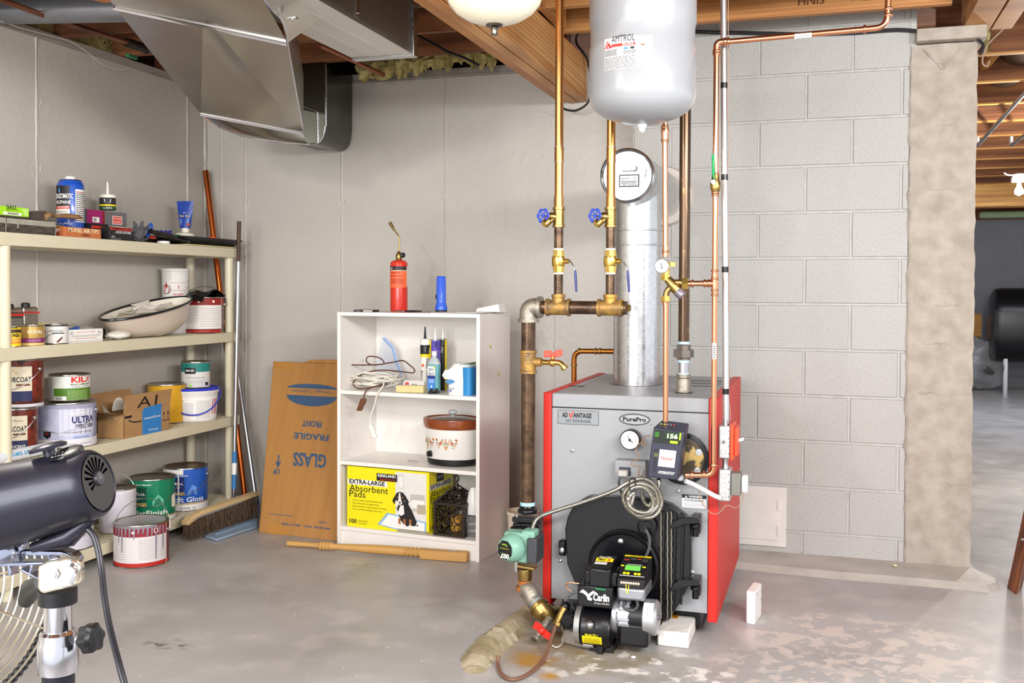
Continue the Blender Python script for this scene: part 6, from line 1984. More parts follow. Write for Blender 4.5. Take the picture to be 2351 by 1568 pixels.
# large flattened cardboard carton leaning left of the bookcase
CBX = mat('brown_carton', 'b58248', .6, var=.6, vs=3.5, col2='a06e36', stretch=(7, 1, .3), bump=.15, bs=30)
A0, B0 = aZ(594, 1222), aZ(772, 1242)
wv = (B0 - A0) * 1.28
A1 = aY(627, 829, 4.90)
n_ = wv.cross(A1 - A0).normalized()
if n_.y < 0:
    n_ = -n_
t = thing('large_carton', 'tall brown carton printed GLASS FRAGILE upside down leaning left of the bookcase', 'box', A0 + wv / 2)
MB(CBX).prism([A0, A0 + wv, A1 + wv, A1], n_ * .085).build('carton', t, bevel=.004)
S = Flat(A0 - n_ * .0, wv, (A1 - A0))
if S.n.dot(-n_) < 0:
    S.n = -S.n
PB = C('3d5878', .6)
W_ = (B0 - A0).length
H_ = (A1 - A0).length
mb = MB(PB)
PI = math.pi


def up_(s_, x, y, sz, w):
    # lettering printed upside down
    MB(PB).txt(S, s_, x, y, sz, PB, .0012, w=w, rot=PI, bold=.03).build('lettering', t)


up_('GLASS', W_ * .60, H_ * .46, .098, W_ * .44)
up_('FRAGILE', W_ * .60, H_ * .575, .046, W_ * .46)
up_('FRONT', W_ * .60, H_ * .65, .046, W_ * .26)
up_('UP', W_ * .17, H_ * .36, .040, W_ * .09)
up_('COLOR', W_ * .82, H_ * .095, .014, W_ * .1)
up_('MODEL NO.  MC-CIRE', W_ * .6, H_ * .065, .014, W_ * .62)
mb.rect(S, W_ * .12, H_ * .105, W_ * .42, H_ * .108, PB, .0012)
mb.rect(S, W_ * .175, H_ * .395, W_ * .195, H_ * .44, PB, .0012).poly(S, [(W_ * .145, H_ * .40), (W_ * .225, H_ * .40), (W_ * .185, H_ * .365)], PB, .0012)
mb.build('printing', t)
mb = MB(PB)
cx0, cy0, rw, rh = W_ * .57, H_ * .81, W_ * .34, H_ * .062
mb.poly(S, [(cx0 + rw * math.cos(i * PI / 20), cy0 - rh * .2 - rh * math.sin(i * PI / 20)) for i in range(21)], PB, .0012)
mb.poly(S, [(cx0 + rw * math.cos(i * PI / 20), cy0 + rh * .5 + rh * .45 * math.sin(i * PI / 20)) for i in range(21)], PB, .0012)
mb.txt(S, 'Omega Cabinets', cx0, cy0 + rh * .33, .024, PB, .0012, w=rw * 1.6, rot=PI, slant=.0)
mb.build('maker_logo', t)
TAPE = mat('packing_tape', 'b9833f', .3, alpha=1, var=.3, vs=30)
MB(TAPE).rect(S, W_ * .1, 0, W_ * .36, H_ * .05, None, .001).build('tape', t)
MB(TAPE).rect(S, W_ * .02, H_ * .95, W_ * .3, H_ * .995, None, .001).build('tape', t)
MB(CBX).prism([A1 + wv * .35, A1 + wv * .75, A1 + wv * .7 + V((0, 0, .02)), A1 + wv * .4 + V((0, 0, .015))], n_ * .05).build('top_flap', t)

# turned wooden spindle on the floor
a, b = aZ(661, 1251, .014), aZ(1077, 1280, .02)
L = (b - a).length
t = thing('wooden_spindle', 'turned pale wood baluster lying on the floor in front of the bookcase', 'spindle', (a + b) / 2 - V((0, 0, .015)))
SPW = mat('spindle_wood', 'c99c5c', .55, var=.8, vs=7, col2='b98a48', stretch=(.4, 3, 3))
pr = [(.008, 0), (.013, .0), (.013, .05), (.011, .12), (.013, .165)]
for k in range(4):
    s_ = .17 + k * .018
    pr += [(.015, s_), (.020, s_ + .005), (.020, s_ + .010), (.015, s_ + .015)]
pr += [(.014, .25), (.017, .33), (.021, .45), (.022, .56), (.021, .615)]
for k in range(4):
    s_ = .62 + k * .022
    pr += [(.017, s_), (.023, s_ + .006), (.023, s_ + .012), (.017, s_ + .018)]
pr += [(.020, .715), (.020, .735)]
k_ = L / .935
pr = [(r_, h_ * k_) for r_, h_ in pr if h_ * k_ < L * .78]
dd = (b - a).normalized()
MB(SPW).lathe(pr, a + V((0, 0, .008)), dd, 20).build('turned_shaft', t)
nb = V((-dd.y, dd.x, 0))
cc = a.lerp(b, .87) + V((0, 0, .004))
MB(SPW).obox(cc, dd * L * .125, nb * .022, (0, 0, .022)).build('square_end', t, bevel=.004)
S = Flat(cc + V((0, 0, .022)) + dd * .0 - nb * .0, dd, nb)
MB(WHITE).rect(S, .02, -.012, .055, .014, CRM, .0006).fine(S, .022, -.008, .052, .012, 4, DK, .001).build('price_tag', t)
# cream bucket behind the pump
c = V((-1.30, 4.52, 0))
c = aZ(1200, 1262, 0)
r = 36 * mpp(c)
h = aY(1200, 1172, c.y).z
t = thing('cream_bucket', 'cream plastic bucket on the floor behind the green pump', 'bucket', c)
MB(mat('cream_plastic', 'e6d9c4', .4, var=.2)).lathe([(r * .86, 0), (r * .88, .004), (r * .98, h * .9), (r * 1.04, h * .92), (r * 1.04, h), (r * .97, h), (r * .85, .01), (.001, .01)], c, n=36).build('body', t)
# ================================================================ BOILER
BY, BYB = 3.65, 4.60
BX0, BX1, BZ0, BZ1 = aY(1247, 1200, BY).x, aY(1648, 1200, BY).x, .058, .864
LX, RX = aY(1267, 1000, BY).x, aY(1627, 1000, BY).x
GREYP = mat('boiler_grey', '97999c', .45, var=.12, vs=3)
REDP = mat('boiler_red', 'c92217', .45, var=.1, vs=3)
zh = aY(1447, 942, BY).z
bo = thing('boiler', 'grey cast iron oil boiler with red side panels and round black swing door', 'boiler', ((BX0 + BX1) / 2, (BY + BYB) / 2, 0))
MB(GREYP).box(LX, RX, BY, BYB - .02, BZ0 + .03, zh - .0015).build('front_panel', bo, bevel=.002)
MB(GREYP).box(LX, RX, BY - .002, BYB - .02, zh + .0015, BZ1).build('top_hood', bo, bevel=.004)
for a, b in ((BX0, LX - .001), (RX + .001, BX1)):
    MB(REDP).box(a, b, BY - .004, BYB, BZ0, BZ1 + .002).build('side_panel', bo, bevel=.003)
MB(BLACK).box(LX + .03, RX - .03, BY + .05, BYB - .05, .02, BZ0 + .03).build('base', bo)
SB = Flat((0, BY, 0))


def bf(x, y, Y=BY):
    p = aY(x, y, Y)
    return p.x, p.z


def scr(x, y, r=.008, par=None, Y=BY):
    px_, pz_ = bf(x, y, Y)
    MB(STEEL).lathe([(r, 0), (r, .003), (r * .7, .004), (r * .7, .008), (r * .3, .009)], (px_, Y, pz_), (0, -1, 0), 10).build('bolt', par or bo)


for x, y in ((1315, 1034), (1287, 1287), (1590, 1314), (1558, 1127)):
    scr(x, y, .007)
# top openings, rating labels and slots
MB(BLACK).lathe([(.108, 0), (.108, .0015)], (aZ(1456, 884, BZ1).x, 4.12, BZ1), n=32).lathe([(.034, 0), (.034, .0015)], (aZ(1571, 901, BZ1).x, 3.83, BZ1), n=24).build('top_openings', bo)
STp = Flat((0, 0, BZ1 + .001), (1, 0, 0), (0, 1, 0))
a, b = aZ(1310, 893, BZ1), aZ(1385, 872, BZ1)
MB(WHITE).rect(STp, a.x, a.y, b.x - .03, b.y, C('dcdcda'), .0008).rect(STp, a.x + .03, a.y + .10, b.x - .07, a.y + .12, DK, .0014).build('rating_label', bo)
mb = MB(C('85878a'))
for k in range(3):
    mb.rect(STp, RX - .16, 4.1 + .12 * k, RX - .02, 4.16 + .12 * k, C('8f9194'), .001)
mb.build('top_slots', bo)
# badges
x0, z1 = bf(1281, 940)
x1, z0 = bf(1375, 977)
mb = MB(C('6f7376', .4)).box(x0, x1, BY - .003, BY, z0, z1)
g = mb.build('maker_badge', bo, bevel=.0015)
S = Flat((x0, BY - .003, z0))
w, h = x1 - x0, z1 - z0
mb = MB(INK).rect(S, .003, .003, w - .003, h - .003, C('8b9093', .4), .0004)
mb.txt(S, 'AD', w * .18, h * .50, .024, INK, .001, w=w * .14, bold=.04).txt(S, 'ANTAGE', w * .60, h * .50, .024, INK, .001, w=w * .45, bold=.04).poly(S, [(w * .27, h * .78), (w * .30, h * .78), (w * .32, h * .60), (w * .37, h * .92), (w * .40, h * .92), (w * .335, h * .46), (w * .31, h * .46)], C('d8391f'), .0012).txt(S, 'CAST IRON BOILERS', w * .5, h * .16, .016, INK, .001, w=w * .62)
mb.build(LBL, g)
cx0, cz0 = bf(1457, 963)
S = Flat((cx0, BY, cz0))
MB(INK).disc(S, 0, 0, .058, INK, .001, .022, 36).disc(S, 0, 0, .0555, C('8b9093', .4), .0014, .0195, 36).disc(S, 0, 0, .054, INK, .0016, .018, 36).disc(S, 0, 0, .052, C('a3a7aa', .4), .0018, .0165, 36).txt(S, 'PurePro', 0, -.007, .022, INK, .0022, w=.086, bold=.04).txt(S, 'R', .062, -.02, .006, INK).build('oval_badge', bo)
# pressure gauge
cx0, cz0 = bf(1446, 1010, 3.60)
g = thing('pressure_gauge', 'round white boiler gauge left of the green-lit control', 'gauge', (cx0 + .004, BY, cz0))
MB(BLKPL).lathe([(.030, 0), (.036, .012), (.037, .05), (.035, .052)], (cx0, BY, cz0), (0, -1, 0), 36).build('case', g)
S = Flat((cx0, BY - .052, cz0))
MB(WHITE).disc(S, 0, 0, .033, C('d9d7d8', .4), .0006, None, 36).ring(S, 0, 0, .024, .001, C('d0605c'), .001, None, 24, -.5, 2.2).txt(S, '30', 0, .014, .005, DK).poly(S, [(.002, 0), (-.002, .001), (-.012, .024)], INK, .0014).poly(S, [(-.001, -.003), (.002, .001), (.016, -.012)], INK, .0014).disc(S, 0, 0, .005, INK, .0018).build('dial', g)
# outlet box with plug
x0, z1 = bf(1412, 1056, 3.60)
x1, z0 = bf(1482, 1100, 3.60)
ob = thing('outlet_box', 'grey outlet box with plug on the boiler front under the gauge', 'outlet', ((x0 + x1) / 2, BY, z0))
MB(GREYP).box(x0, x1, 3.60, BY, z0, z1).build('box', ob, bevel=.002)
S = Flat((x0, 3.60, z0))
w, h = x1 - x0, z1 - z0
MB(INK).rect(S, w * .14, h * .12, w * .52, h * .62, C('30334a'), .001).build('socket', ob)
MB(C('b9b6b0', .4)).box(x0 + w * .16, x0 + w * .46, 3.565, 3.60, z0 + h * .16, z0 + h * .5).build('plug', ob, bevel=.004)
q = [V((x0 + w * .22, 3.57, z0 + h * .12)), V((x0 + w * .2, 3.565, z0 - .02)), V((x0 + w * .3, 3.58, z0 - .06)), V((x0 + w * .6, 3.6, z0 - .10))]
MB(C('3a3a3e', .4)).tube(catmull(q, 5), .0045, 8).build('cord', ob)
# swing door
dr = thing('boiler_door', 'large black cast iron swing door on the front of the boiler', 'boiler door', (aY(1440, 1300, BY).x, BY, .2))
ol = [(1297, 1215), (1303, 1188), (1316, 1162), (1336, 1147), (1352, 1140), (1500, 1147), (1540, 1160), (1572, 1185), (1586, 1200), (1586, 1320), (1576, 1352), (1560, 1386), (1545, 1408), (1536, 1424), (1524, 1422), (1500, 1425), (1400, 1415), (1350, 1378), (1318, 1335), (1302, 1296)]
P3 = [aY(x, y, 3.60) for x, y in ol]
MB(BLACK).prism(P3, (0, .048, 0)).build('door_plate', dr, bevel=.004)
mb = MB(mat('rope_seal', '8a8272', .8, bump=.6, bs=120))
for x in (1517, 1532, 1541):
    rp = [aY(x + (4 if i % 2 else 0) * .3, 1175 + 245 * i / 20, 3.588) for i in range(21)]
    mb.tube(rp, .0022, 6)
mb.build('rope_gasket', dr, kind='stuff')
for x in (1524, 1550, 1568):
    MB(BLACK).prism([aY(x - 3, 1175, 3.588), aY(x + 3, 1178, 3.588), aY(x - 2, 1415 - (x - 1524) * .6, 3.588), aY(x - 7, 1415 - (x - 1524) * .6, 3.588)], (0, .012, 0)).build('rib', dr, bevel=.002)
c = aY(1431, 1300, 3.585)
MB(BLACK).lathe([(.130, 0), (.130, .006), (.122, .014), (.116, .008), (.10, .006), (.02, .004)], c, (0, -1, 0), 48).build('burner_ring', dr)
c = aY(1485, 1208, 3.585)
MB(BLACK).lathe([(.036, 0), (.036, .006), (.030, .008), (.028, .003), (.02, .003), (.018, .006), (.001, .006)], c, (0, -1, 0), 28).build('sight_port', dr)
scr(1425, 1243, .010, dr, 3.578)
for y in (1200, 1343):
    mb = MB(BLACK)
    a, b = aY(1540, y + 8, 3.58), aY(1600, y - 4, 3.58)
    mb.prism([aY(1538, y + 14, 3.57), aY(1545, y - 4, 3.57), aY(1566, y - 12, 3.57), aY(1604, y - 12, 3.57), aY(1606, y + 3, 3.57), aY(1575, y + 4, 3.57), aY(1552, y + 12, 3.57)], (0, .03, 0))
    ha = mb.build('hinge_arm', dr, bevel=.003)
    p = aY(1597, y + 12, 3.60)
    MB(BLACK).lathe([(.012, -.03), (.012, .0), (.018, .002), (.018, .014), (.010, .018)], p, (0, 0, 1), 16).box(p.x - .012, p.x + .016, 3.60, 3.648, p.z - .02, p.z + .045).build('hinge_knuckle', dr, bevel=.002)
for x, y in ((1290, 1259), (1578, 1279)):
    a, b = aY(x - 8, y + 17, 3.615), aY(x + 8, y - 17, 3.615)
    MB(BLACK).box(a.x, b.x, 3.615, BY, a.z, b.z).build('latch', dr, bevel=.006)
    scr(x, y + 4, .010, dr, 3.613)
# warning plate
x0, z1 = bf(1566, 1134)
x1, z0 = bf(1622, 1168)
S = Flat((x0, BY, z0))
w, h = x1 - x0, z1 - z0
MB(WHITE).rect(S, 0, 0, w, h, C('e9e9ec'), .001).rect(S, 0, h * .72, w, h, INK, .0014).txt(S, 'WARNING', w * .55, h * .78, .011, WHITE, .002, w=w * .55, bold=.03).poly(S, [(w * .12, h * .76), (w * .22, h * .76), (w * .17, h * .94)], WHITE, .002).fine(S, w * .1, h * .5, w * .9, h * .68, 2, INK, .0016).fine(S, w * .1, h * .1, w * .9, h * .42, 4, GREY, .0016, fill=.3).build('warning_label', bo)
# flange behind the control
fl = thing('coil_flange', 'round black bolted coil flange behind the heater control', 'flange', (aY(1568, 1052, BY).x, BY, aY(1568, 1052, BY).z))
c = aY(1568, 1052, BY)
MB(BLACK).lathe([(.094, 0), (.094, .012), (.088, .014), (.07, .014)], c, (0, -1, 0), 40).build('flange_ring', fl)
MB(mat('flange_plate', '4a4234', .45, .5, var=.9, vs=22, col2='c4a868', th=(.5, .58))).lathe([(.078, .014), (.078, .022), (.07, .024)], c, (0, -1, 0), 36).build('plate', fl)
for k in range(6):
    a = k * 1.047 + .45
    MB(STEEL).lathe([(.013, .022), (.013, .026), (.009, .026), (.009, .034)], c + V((math.cos(a) * .066, 0, math.sin(a) * .066)), (0, -1, 0), 6).build('bolt', fl)
# control with lit display
YA = 3.47
ct = thing('heater_control', 'black boiler control with green lit display and white Heater label', 'control', aY(1530, 1090, 3.5))
fq = [aY(1486, 1095, YA), aY(1556, 1103, YA), aY(1572, 992, YA), aY(1500, 981, YA)]
tq = [aY(1517, 966, YA + .05), aY(1580, 974, YA + .05)]
dv = V((.0, .105, 0))
CTM = mat('control_case', '2e3040', .4, var=.1)
vs = fq + [p + dv for p in fq]
vs[7] = tq[0] + V((0, .03, 0))
vs[6] = tq[1] + V((0, .03, 0))
mb = MB(CTM).add(vs, [(0, 1, 2, 3), (5, 4, 7, 6), (1, 5, 6, 2), (4, 0, 3, 7), (3, 2, 6, 7), (4, 5, 1, 0)])
mb.build('case', ct, bevel=.004)
S = Flat(fq[0], fq[1] - fq[0], fq[3] - fq[0])
w, h = (fq[1] - fq[0]).length, (fq[3] - fq[0]).length
LED = mat('led_green', '8ddf10', .4, emit=1.0)
LEDW = mat('led_digits', 'e8ff9a', .4, emit=1.6)
mb = MB(CTM).rect(S, w * .07, h * .70, w * .93, h * .96, C('141a10'), .001)
mb.rect(S, w * .38, h * .80, w * .88, h * .95, C('0f2a18'), .0016).rect(S, w * .60, h * .72, w * .85, h * .77, mat('led_green', '8ddf10'), .0016).rect(S, w * .08, h * .82, w * .22, h * .92, C('2c6a10'), .0016).rect(S, w * .88, h * .80, w * .93, h * .94, mat('led_green', ''), .002)
mb.build('display_recess', ct)
MB(LEDW).txt(S, '156', w * .66, h * .82, .021, LEDW, .0026, w=w * .34, bold=.03).build('digits', ct)
mb = MB(CRM).rect(S, w * .30, h * .24, w * .84, h * .58, C('e3dcda'), .001).txt(S, 'Heater', w * .57, h * .38, .017, C('a8403a'), .0016, w=w * .42, bold=.01)
mb.txt(S, 'HYDROSTAT', w * .60, h * .10, .013, WHITE, .0014, w=w * .52, slant=.25, bold=.03)
for k in range(3):
    mb.rect(S, w * (.15 + .04 * k), h * .12, w * (.165 + .04 * k), h * .58, INK, .001).rect(S, w * (.152 + .04 * k), h * .42, w * (.163 + .04 * k), h * .5, C('a8b02a'), .0014)
mb.build(LBL, ct)
q = fq[3].lerp(fq[2], .25).lerp(tq[0], .4) + V((0, 0, .004))
mb = MB(C('55565c'))
for k, c_ in enumerate(('9fd020', '9fd020', '8a8a8c', '8a8a8c', 'c83a22')):
    mb.ball(q + V((.011 * k, .006, -.0005 * k)), .003, 8, C(c_))
mb.build('indicator_lamps', ct)

# ---------------------------------------------------------------- oil burner
ub = thing('oil_burner', 'black and silver oil burner with green screen control mounted on the boiler door', 'burner', aY(1420, 1480, 3.42))


def bb(x, y, Y):
    return aY(x, y, Y)


YH = 3.42
c = bb(1374, 1438, YH - .0)
xa, xb = bb(1340, 1438, YH).x, bb(1408, 1438, YH).x
rH = 47 * mpp(c)
AXX = V((1, 0, 0))
mb = MB(BLACK).lathe([(rH * .9, 0), (rH, .006), (rH, (xb - xa) * .82), (rH * .93, (xb - xa) * .92), (rH * .93, xb - xa)], (xa, YH, c.z), AXX, 44)
mb.build('fan_housing', ub)
MB(mat('cast_alu', 'b9bcbd', .4, .8, var=.3, vs=25)).lathe([(rH * .55, -.028), (rH * .9, -.022), (rH * .95, -.002)], (xa, YH, c.z), AXX, 36).build('air_band', ub)
S = Wrap.__new__(Wrap)


class HX:
    """front of the fan housing: a runs right, b up along the curve"""
    def __call__(s, a, b, off=0.0):
        t_ = b / rH
        return V((xa + a, YH - (rH + off) * math.cos(t_), c.z + (rH + off) * math.sin(t_)))


S = HX()
wH = xb - xa
mb = MB(YEL)
for k in range(10):
    b0 = -rH * (.62 - .055 * k)
    mb.rect(S, wH * .10, b0, wH * .75, b0 + rH * .056, YEL if k < 8 else INK, .0012)
mb.txt(S, 'Model EZ-1', wH * .42, -rH * .155, .011, YEL, .003, w=wH * .42, bold=.02)
for k in range(5):
    mb.fine(S, wH * .16, -rH * (.56 - .07 * k), wH * .70, -rH * (.52 - .07 * k), 1, C('6a6410'), .003, seed=k, fill=.5)
for k in range(9):
    b0 = -rH * (1.2 - .055 * k)
    mb.rect(S, wH * .08, b0, wH * .42, b0 + rH * .057, C('d6d9de'), .0012)
mb.build(LBL, ub)
MB(BLACK).cyl(S(wH * .45, rH * .45, -.02), S(wH * .42, rH * .35, .03), .010, n=14).build('adjuster_arm', ub)
MB(STEEL).ball(S(wH * .42, rH * .35, .03), .014, 14).build('adjuster_knob', ub)
a, b = bb(1357, 1485, YH), bb(1412, 1476, YH)
MB(BLACK).box(a.x, b.x, YH - .03, YH + .05, a.z - .004, b.z).box((a.x + b.x) / 2 - .012, (a.x + b.x) / 2 + .01, YH - .05, YH - .02, a.z - .008, b.z + .03).build('foot_bar', ub, bevel=.002)
# igniter housing with the galloping emblem
YI = 3.365
a, b = bb(1325, 1392, YI), bb(1406, 1350, YI)
MB(BLACK).box(a.x, b.x, YI, YI + .13, a.z, b.z).build('igniter_housing', ub, bevel=.006)
S = Flat((a.x, YI, a.z))
w, h = b.x - a.x, b.z - a.z
mb = MB(WHITE).txt(S, 'Carlin', w * .68, h * .36, .034, WHITE, .001, w=w * .46, bold=.04, slant=.1).txt(S, '75 Years 1939-2014', w * .70, h * .2, .008, WHITE, .001, w=w * .42).rect(S, w * .52, h * .86, w * .82, h * .94, C('1f7a4a'), .001)
mb.poly(S, [(w * .06, h * .66), (w * .16, h * .82), (w * .27, h * .72), (w * .36, h * .5), (w * .44, h * .42), (w * .40, h * .32), (w * .30, h * .36), (w * .28, h * .5), (w * .20, h * .62), (w * .14, h * .66)], WHITE, .001).poly(S, [(w * .30, h * .6), (w * .46, h * .80), (w * .58, h * .70), (w * .48, h * .68), (w * .36, h * .5)], WHITE, .0012)
mb.build('emblem', ub)
a, b = bb(1350, 1348, YI), bb(1399, 1312, YI)
zt_ = bb(1385, 1278, YI + .10).z
mb = MB(BLACK)
pr = [V((a.x, YI + .012, a.z)), V((a.x, YI + .012, b.z)), V((a.x + .004, YI + .03, b.z + .008)), V((a.x + .006, YI + .085, zt_)), V((a.x + .006, YI + .125, zt_)), V((a.x, YI + .13, a.z))]
mb.prism(pr, (b.x - a.x, 0, 0))
mb.build('transformer', ub, bevel=.005)
for s_ in (0, 1):
    xx = a.x - .022 if s_ == 0 else b.x - .004
    MB(BLACK).box(xx, xx + .026, YI + .03, YI + .11, a.z, a.z + .05).build('transformer_wing', ub, bevel=.006)
u_ = (pr[3] - pr[2])
S = Flat(pr[2] + V((0, 0, 0)), V((1, 0, 0)), u_)
L = u_.length
w = b.x - a.x
MB(YEL).rect(S, w * .1, L * .5, w * .92, L * .92, YEL, .002).txt(S, 'PRO', w * .38, L * .60, .018, INK, .0028, w=w * .34, bold=.04).txt(S, 'X', w * .72, L * .58, .022, RED, .0028, w=w * .18, bold=.04).rect(S, w * .12, L * .12, w * .7, L * .44, C('c9c6c2'), .002).txt(S, 'Carlin', w * .5, L * .95, .014, WHITE, .0024, w=w * .6, bold=.02).build(LBL, ub)
# primary control
a, b = bb(1417, 1346, 3.39), bb(1481, 1283, 3.39)
xl, xr = a.x, b.x
z0 = a.z
z1 = bb(1450, 1291, 3.46).z
z2 = bb(1460, 1279, 3.52).z
pr = [V((xl, 3.385, z0)), V((xl, 3.385, z0 + .028)), V((xl, 3.40, z0 + .034)), V((xl, 3.455, z1)), V((xl, 3.535, z2)), V((xl, 3.545, z0))]
bc_ = thing('burner_control', 'black burner control box with green screen and yellow top stripe', 'control', V(((xl + xr) / 2, 3.46, z0)))
MB(BLKPL).prism(pr, (xr - xl, 0, 0)).build('case', bc_, bevel=.003)
w = xr - xl
S = Flat(pr[2], V((1, 0, 0)), pr[3] - pr[2])
L = (pr[3] - pr[2]).length
mb = MB(mat('lcd_green', '5fae4a', .2, var=.1, emit=.35)).rect(S, w * .20, L * .42, w * .76, L * .78, mat('lcd_green', ''), .002).rect(S, w * .05, L * .02, w * .95, L * .06, WHITE, .0016).fine(S, w * .25, L * .84, w * .8, L * .9, 1, WHITE, .0018)
for x_ in (.22, .35, .62, .75):
    mb.disc(S, w * x_, L * .2, .006, YEL, .0022, None, 10)
for x_ in (.06, .12, .85, .91):
    mb.disc(S, w * x_, L * .72, .0035, YEL, .0022, None, 10)
mb.build('screen', bc_)
S = Flat(pr[3], V((1, 0, 0)), pr[4] - pr[3])
L = (pr[4] - pr[3]).length
MB(YEL).rect(S, 0, L * .76, w, L * .99, YEL, .002).txt(S, 'Carlin  PROX', w * .5, L * .80, .010, INK, .003, w=w * .55, bold=.03).rect(S, w * .08, L * .2, w * .26, L * .36, RED, .002).disc(S, w * .62, L * .45, .006, C('e2502a'), .003).txt(S, 'RESET', w * .42, L * .42, .008, WHITE, .0024).rect(S, w * .72, L * .12, w * .95, L * .6, C('3c3c40'), .002).build(LBL, bc_)
S = Flat(pr[0] + V((w * .12, 0, .004)))
mb = MB(C('3a3638'))
mb.rect(S, 0, 0, w * .72, .024, C('2a2626'), .002)
for k in range(8):
    mb.ball(S(w * (.05 + .088 * k), .013, .003), .0048, 8, C('d8c6b4', .3))
mb.tube(catmull([S(w * .22, .008, .004), S(w * .25, -.014, .014), S(w * .31, -.016, .016), S(w * .32, .006, .004)], 4), .0016, 6, YEL)
mb.build('terminal_strip', bc_)
MB(mat('junction_alu', 'a8abb2', .35, .8, var=.3)).box(xl - .002, xr, 3.388, 3.545, bb(1450, 1380, 3.39).z, z0 - .001).build('junction_base', bc_, bevel=.010)
# motor
YM_ = 3.45
c2 = bb(1460, 1413, YM_)
rM = 40 * mpp(c2)
x0m, x1m = xb, bb(1512, 1413, YM_).x
Lm = x1m - x0m
ALU = mat('motor_alu', 'c3c6cb', .35, .75, var=.2, vs=20)
mb = MB(ALU).lathe([(rM * 1.05, 0), (rM * 1.05, .014), (rM * .8, .018), (rM * .78, Lm * .36)], (x0m, YM_, c2.z), AXX, 36)
mb.build('motor_flange', ub)
for k in range(16):
    mb = MB(ALU)
    a_ = 6.2832 * k / 16
    d_ = V((0, math.cos(a_), math.sin(a_)))
    cc = V((x0m + Lm * .27, YM_, c2.z)) + d_ * rM * .84
    mb.obox(cc, AXX * Lm * .12, d_ * .008, d_.cross(AXX) * .003).build('cooling_fin', ub)
MB(BLKPL).lathe([(rM * .86, Lm * .36), (rM * .86, Lm * .68)], (x0m, YM_, c2.z), AXX, 36).build('motor_shell', ub)
MB(ALU).lathe([(rM * .95, Lm * .68), (rM, Lm * .70), (rM, Lm * .95), (rM * .9, Lm)], (x0m, YM_, c2.z), AXX, 40).build('end_bell', ub)
MB(C('5c6068', .4, metal=.5)).lathe([(rM * .16, Lm), (rM * .14, Lm + .004), (.001, Lm + .004)], (x0m, YM_, c2.z), AXX, 20).build('shaft_cap', ub)


class MX:
    def __call__(s, a, b, off=0.0):
        t_ = b / rM
        return V((x0m + a, YM_ - (rM + off) * math.cos(t_), c2.z + (rM + off) * math.sin(t_)))


mb = MB(WHITE)
for k in range(8):
    mb.rect(MX(), Lm * .70, rM * (.35 + .1 * k), Lm * .93, rM * (.452 + .1 * k), C('e9eaee'), .001)
mb.txt(MX(), 'CAUTION', Lm * .82, rM * .6, .008, DK, .002, rot=1.57, w=.03)
mb.build('motor_label', ub)
a, b = bb(1418, 1483, 3.40), bb(1488, 1436, 3.40)
MB(BLKPL).box(a.x, b.x, 3.40, 3.47, a.z, b.z).build('capacitor_box', ub, bevel=.012)
q = [bb(x, y, 3.41) for x, y in ((1434, 1380), (1432, 1392), (1440, 1400), (1456, 1400), (1464, 1390), (1462, 1378))]
MB(C('4a4a4e', .5)).tube(catmull(q, 5), .0055, 10).build('cord_loop', ub)
# oil pump, lines
a, b = bb(1296, 1440, 3.46), bb(1324, 1388, 3.46)
MB(BLACK).box(a.x, b.x, 3.44, 3.52, a.z, b.z).lathe([(.03, 0), (.03, .02), (.02, .03)], ((a.x + b.x) / 2, 3.44, (a.z + b.z) / 2), (0, -1, 0), 20).lathe([(.012, 0), (.012, .03)], (b.x, 3.46, b.z - .02), (0, 0, 1), 12).build('oil_pump', ub, bevel=.003)
q = [bb(x, y, 3.47) for x, y in ((1330, 1340), (1305, 1338), (1300, 1346), (1312, 1358), (1320, 1362))]
MB(COPPER).tube(catmull(q, 5), .003, 8).build('oil_line', ub)
q = [bb(x, y, 3.45) for x, y in ((1330, 1358), (1312, 1362), (1300, 1376), (1298, 1392))]
MB(C('6a6c70', .5)).tube(catmull(q, 5), .006, 8).build('flex_sleeve', ub)
q = [bb(x, y, 3.56) for x, y in ((1482, 1215), (1490, 1232), (1491, 1255), (1484, 1275), (1478, 1285))]
MB(C('4a4a4e', .5)).tube(catmull(q, 5), .0055, 10).build('supply_cord', ub)
# supports and rubble under the boiler
a = aZ(1512, 1483, 0)
mb = MB(mat('white_brick', 'e6e2dc', .8, var=.3, bump=1.0, bs=40)).box(a.x - .005, a.x + .105, a.y, a.y + .2, 0, .055)
solo(mb, 'white_brick', 'white painted brick under the front right of the boiler', 'brick', (a.x + .05, a.y + .1, 0), bevel=.006)
mb = MB(mat('amber_plastic', 'c8871f', .3, var=.8, col2='6a3d12')).box(a.x - .02, a.x + .045, BY + .01, BY + .1, .02, .058)
solo(mb, 'wood_shim', 'amber brown shim wedged above the white brick under the boiler', 'shim', (a.x, BY + .05, .02), bevel=.003)
c = aZ(1330, 1478, 0)
pk = [V((c.x - .07, c.y - .02, .003)), V((c.x + .06, c.y - .06, .003)), V((c.x + .07, c.y + .05, .003)), V((c.x - .05, c.y + .08, .003)), V((c.x - .06, c.y + .0, .045)), V((c.x + .05, c.y - .03, .035)), V((c.x + .05, c.y + .04, .05)), V((c.x - .04, c.y + .06, .055))]
mb = MB(mat('pouch', 'cfc6ba', .2, trans=.4, alpha=.6, bump=.8, bs=20)).add(pk, [(3, 2, 1, 0), (4, 5, 6, 7), (0, 1, 5, 4), (1, 2, 6, 5), (2, 3, 7, 6), (3, 0, 4, 7)])
solo(mb, 'plastic_pouch', 'crumpled clear plastic pouch on the stained floor under the burner', 'pouch', c, bevel=.01)
q = [aZ(x, y, .006) for x, y in ((1290, 1440), (1295, 1460), (1290, 1478), (1278, 1486), (1268, 1482))]
solo(MB(CRM).tube(catmull(q, 5), .0022, 6), 'white_string', 'loop of dirty white string on the floor beside the plastic pouch', 'string', q[2])
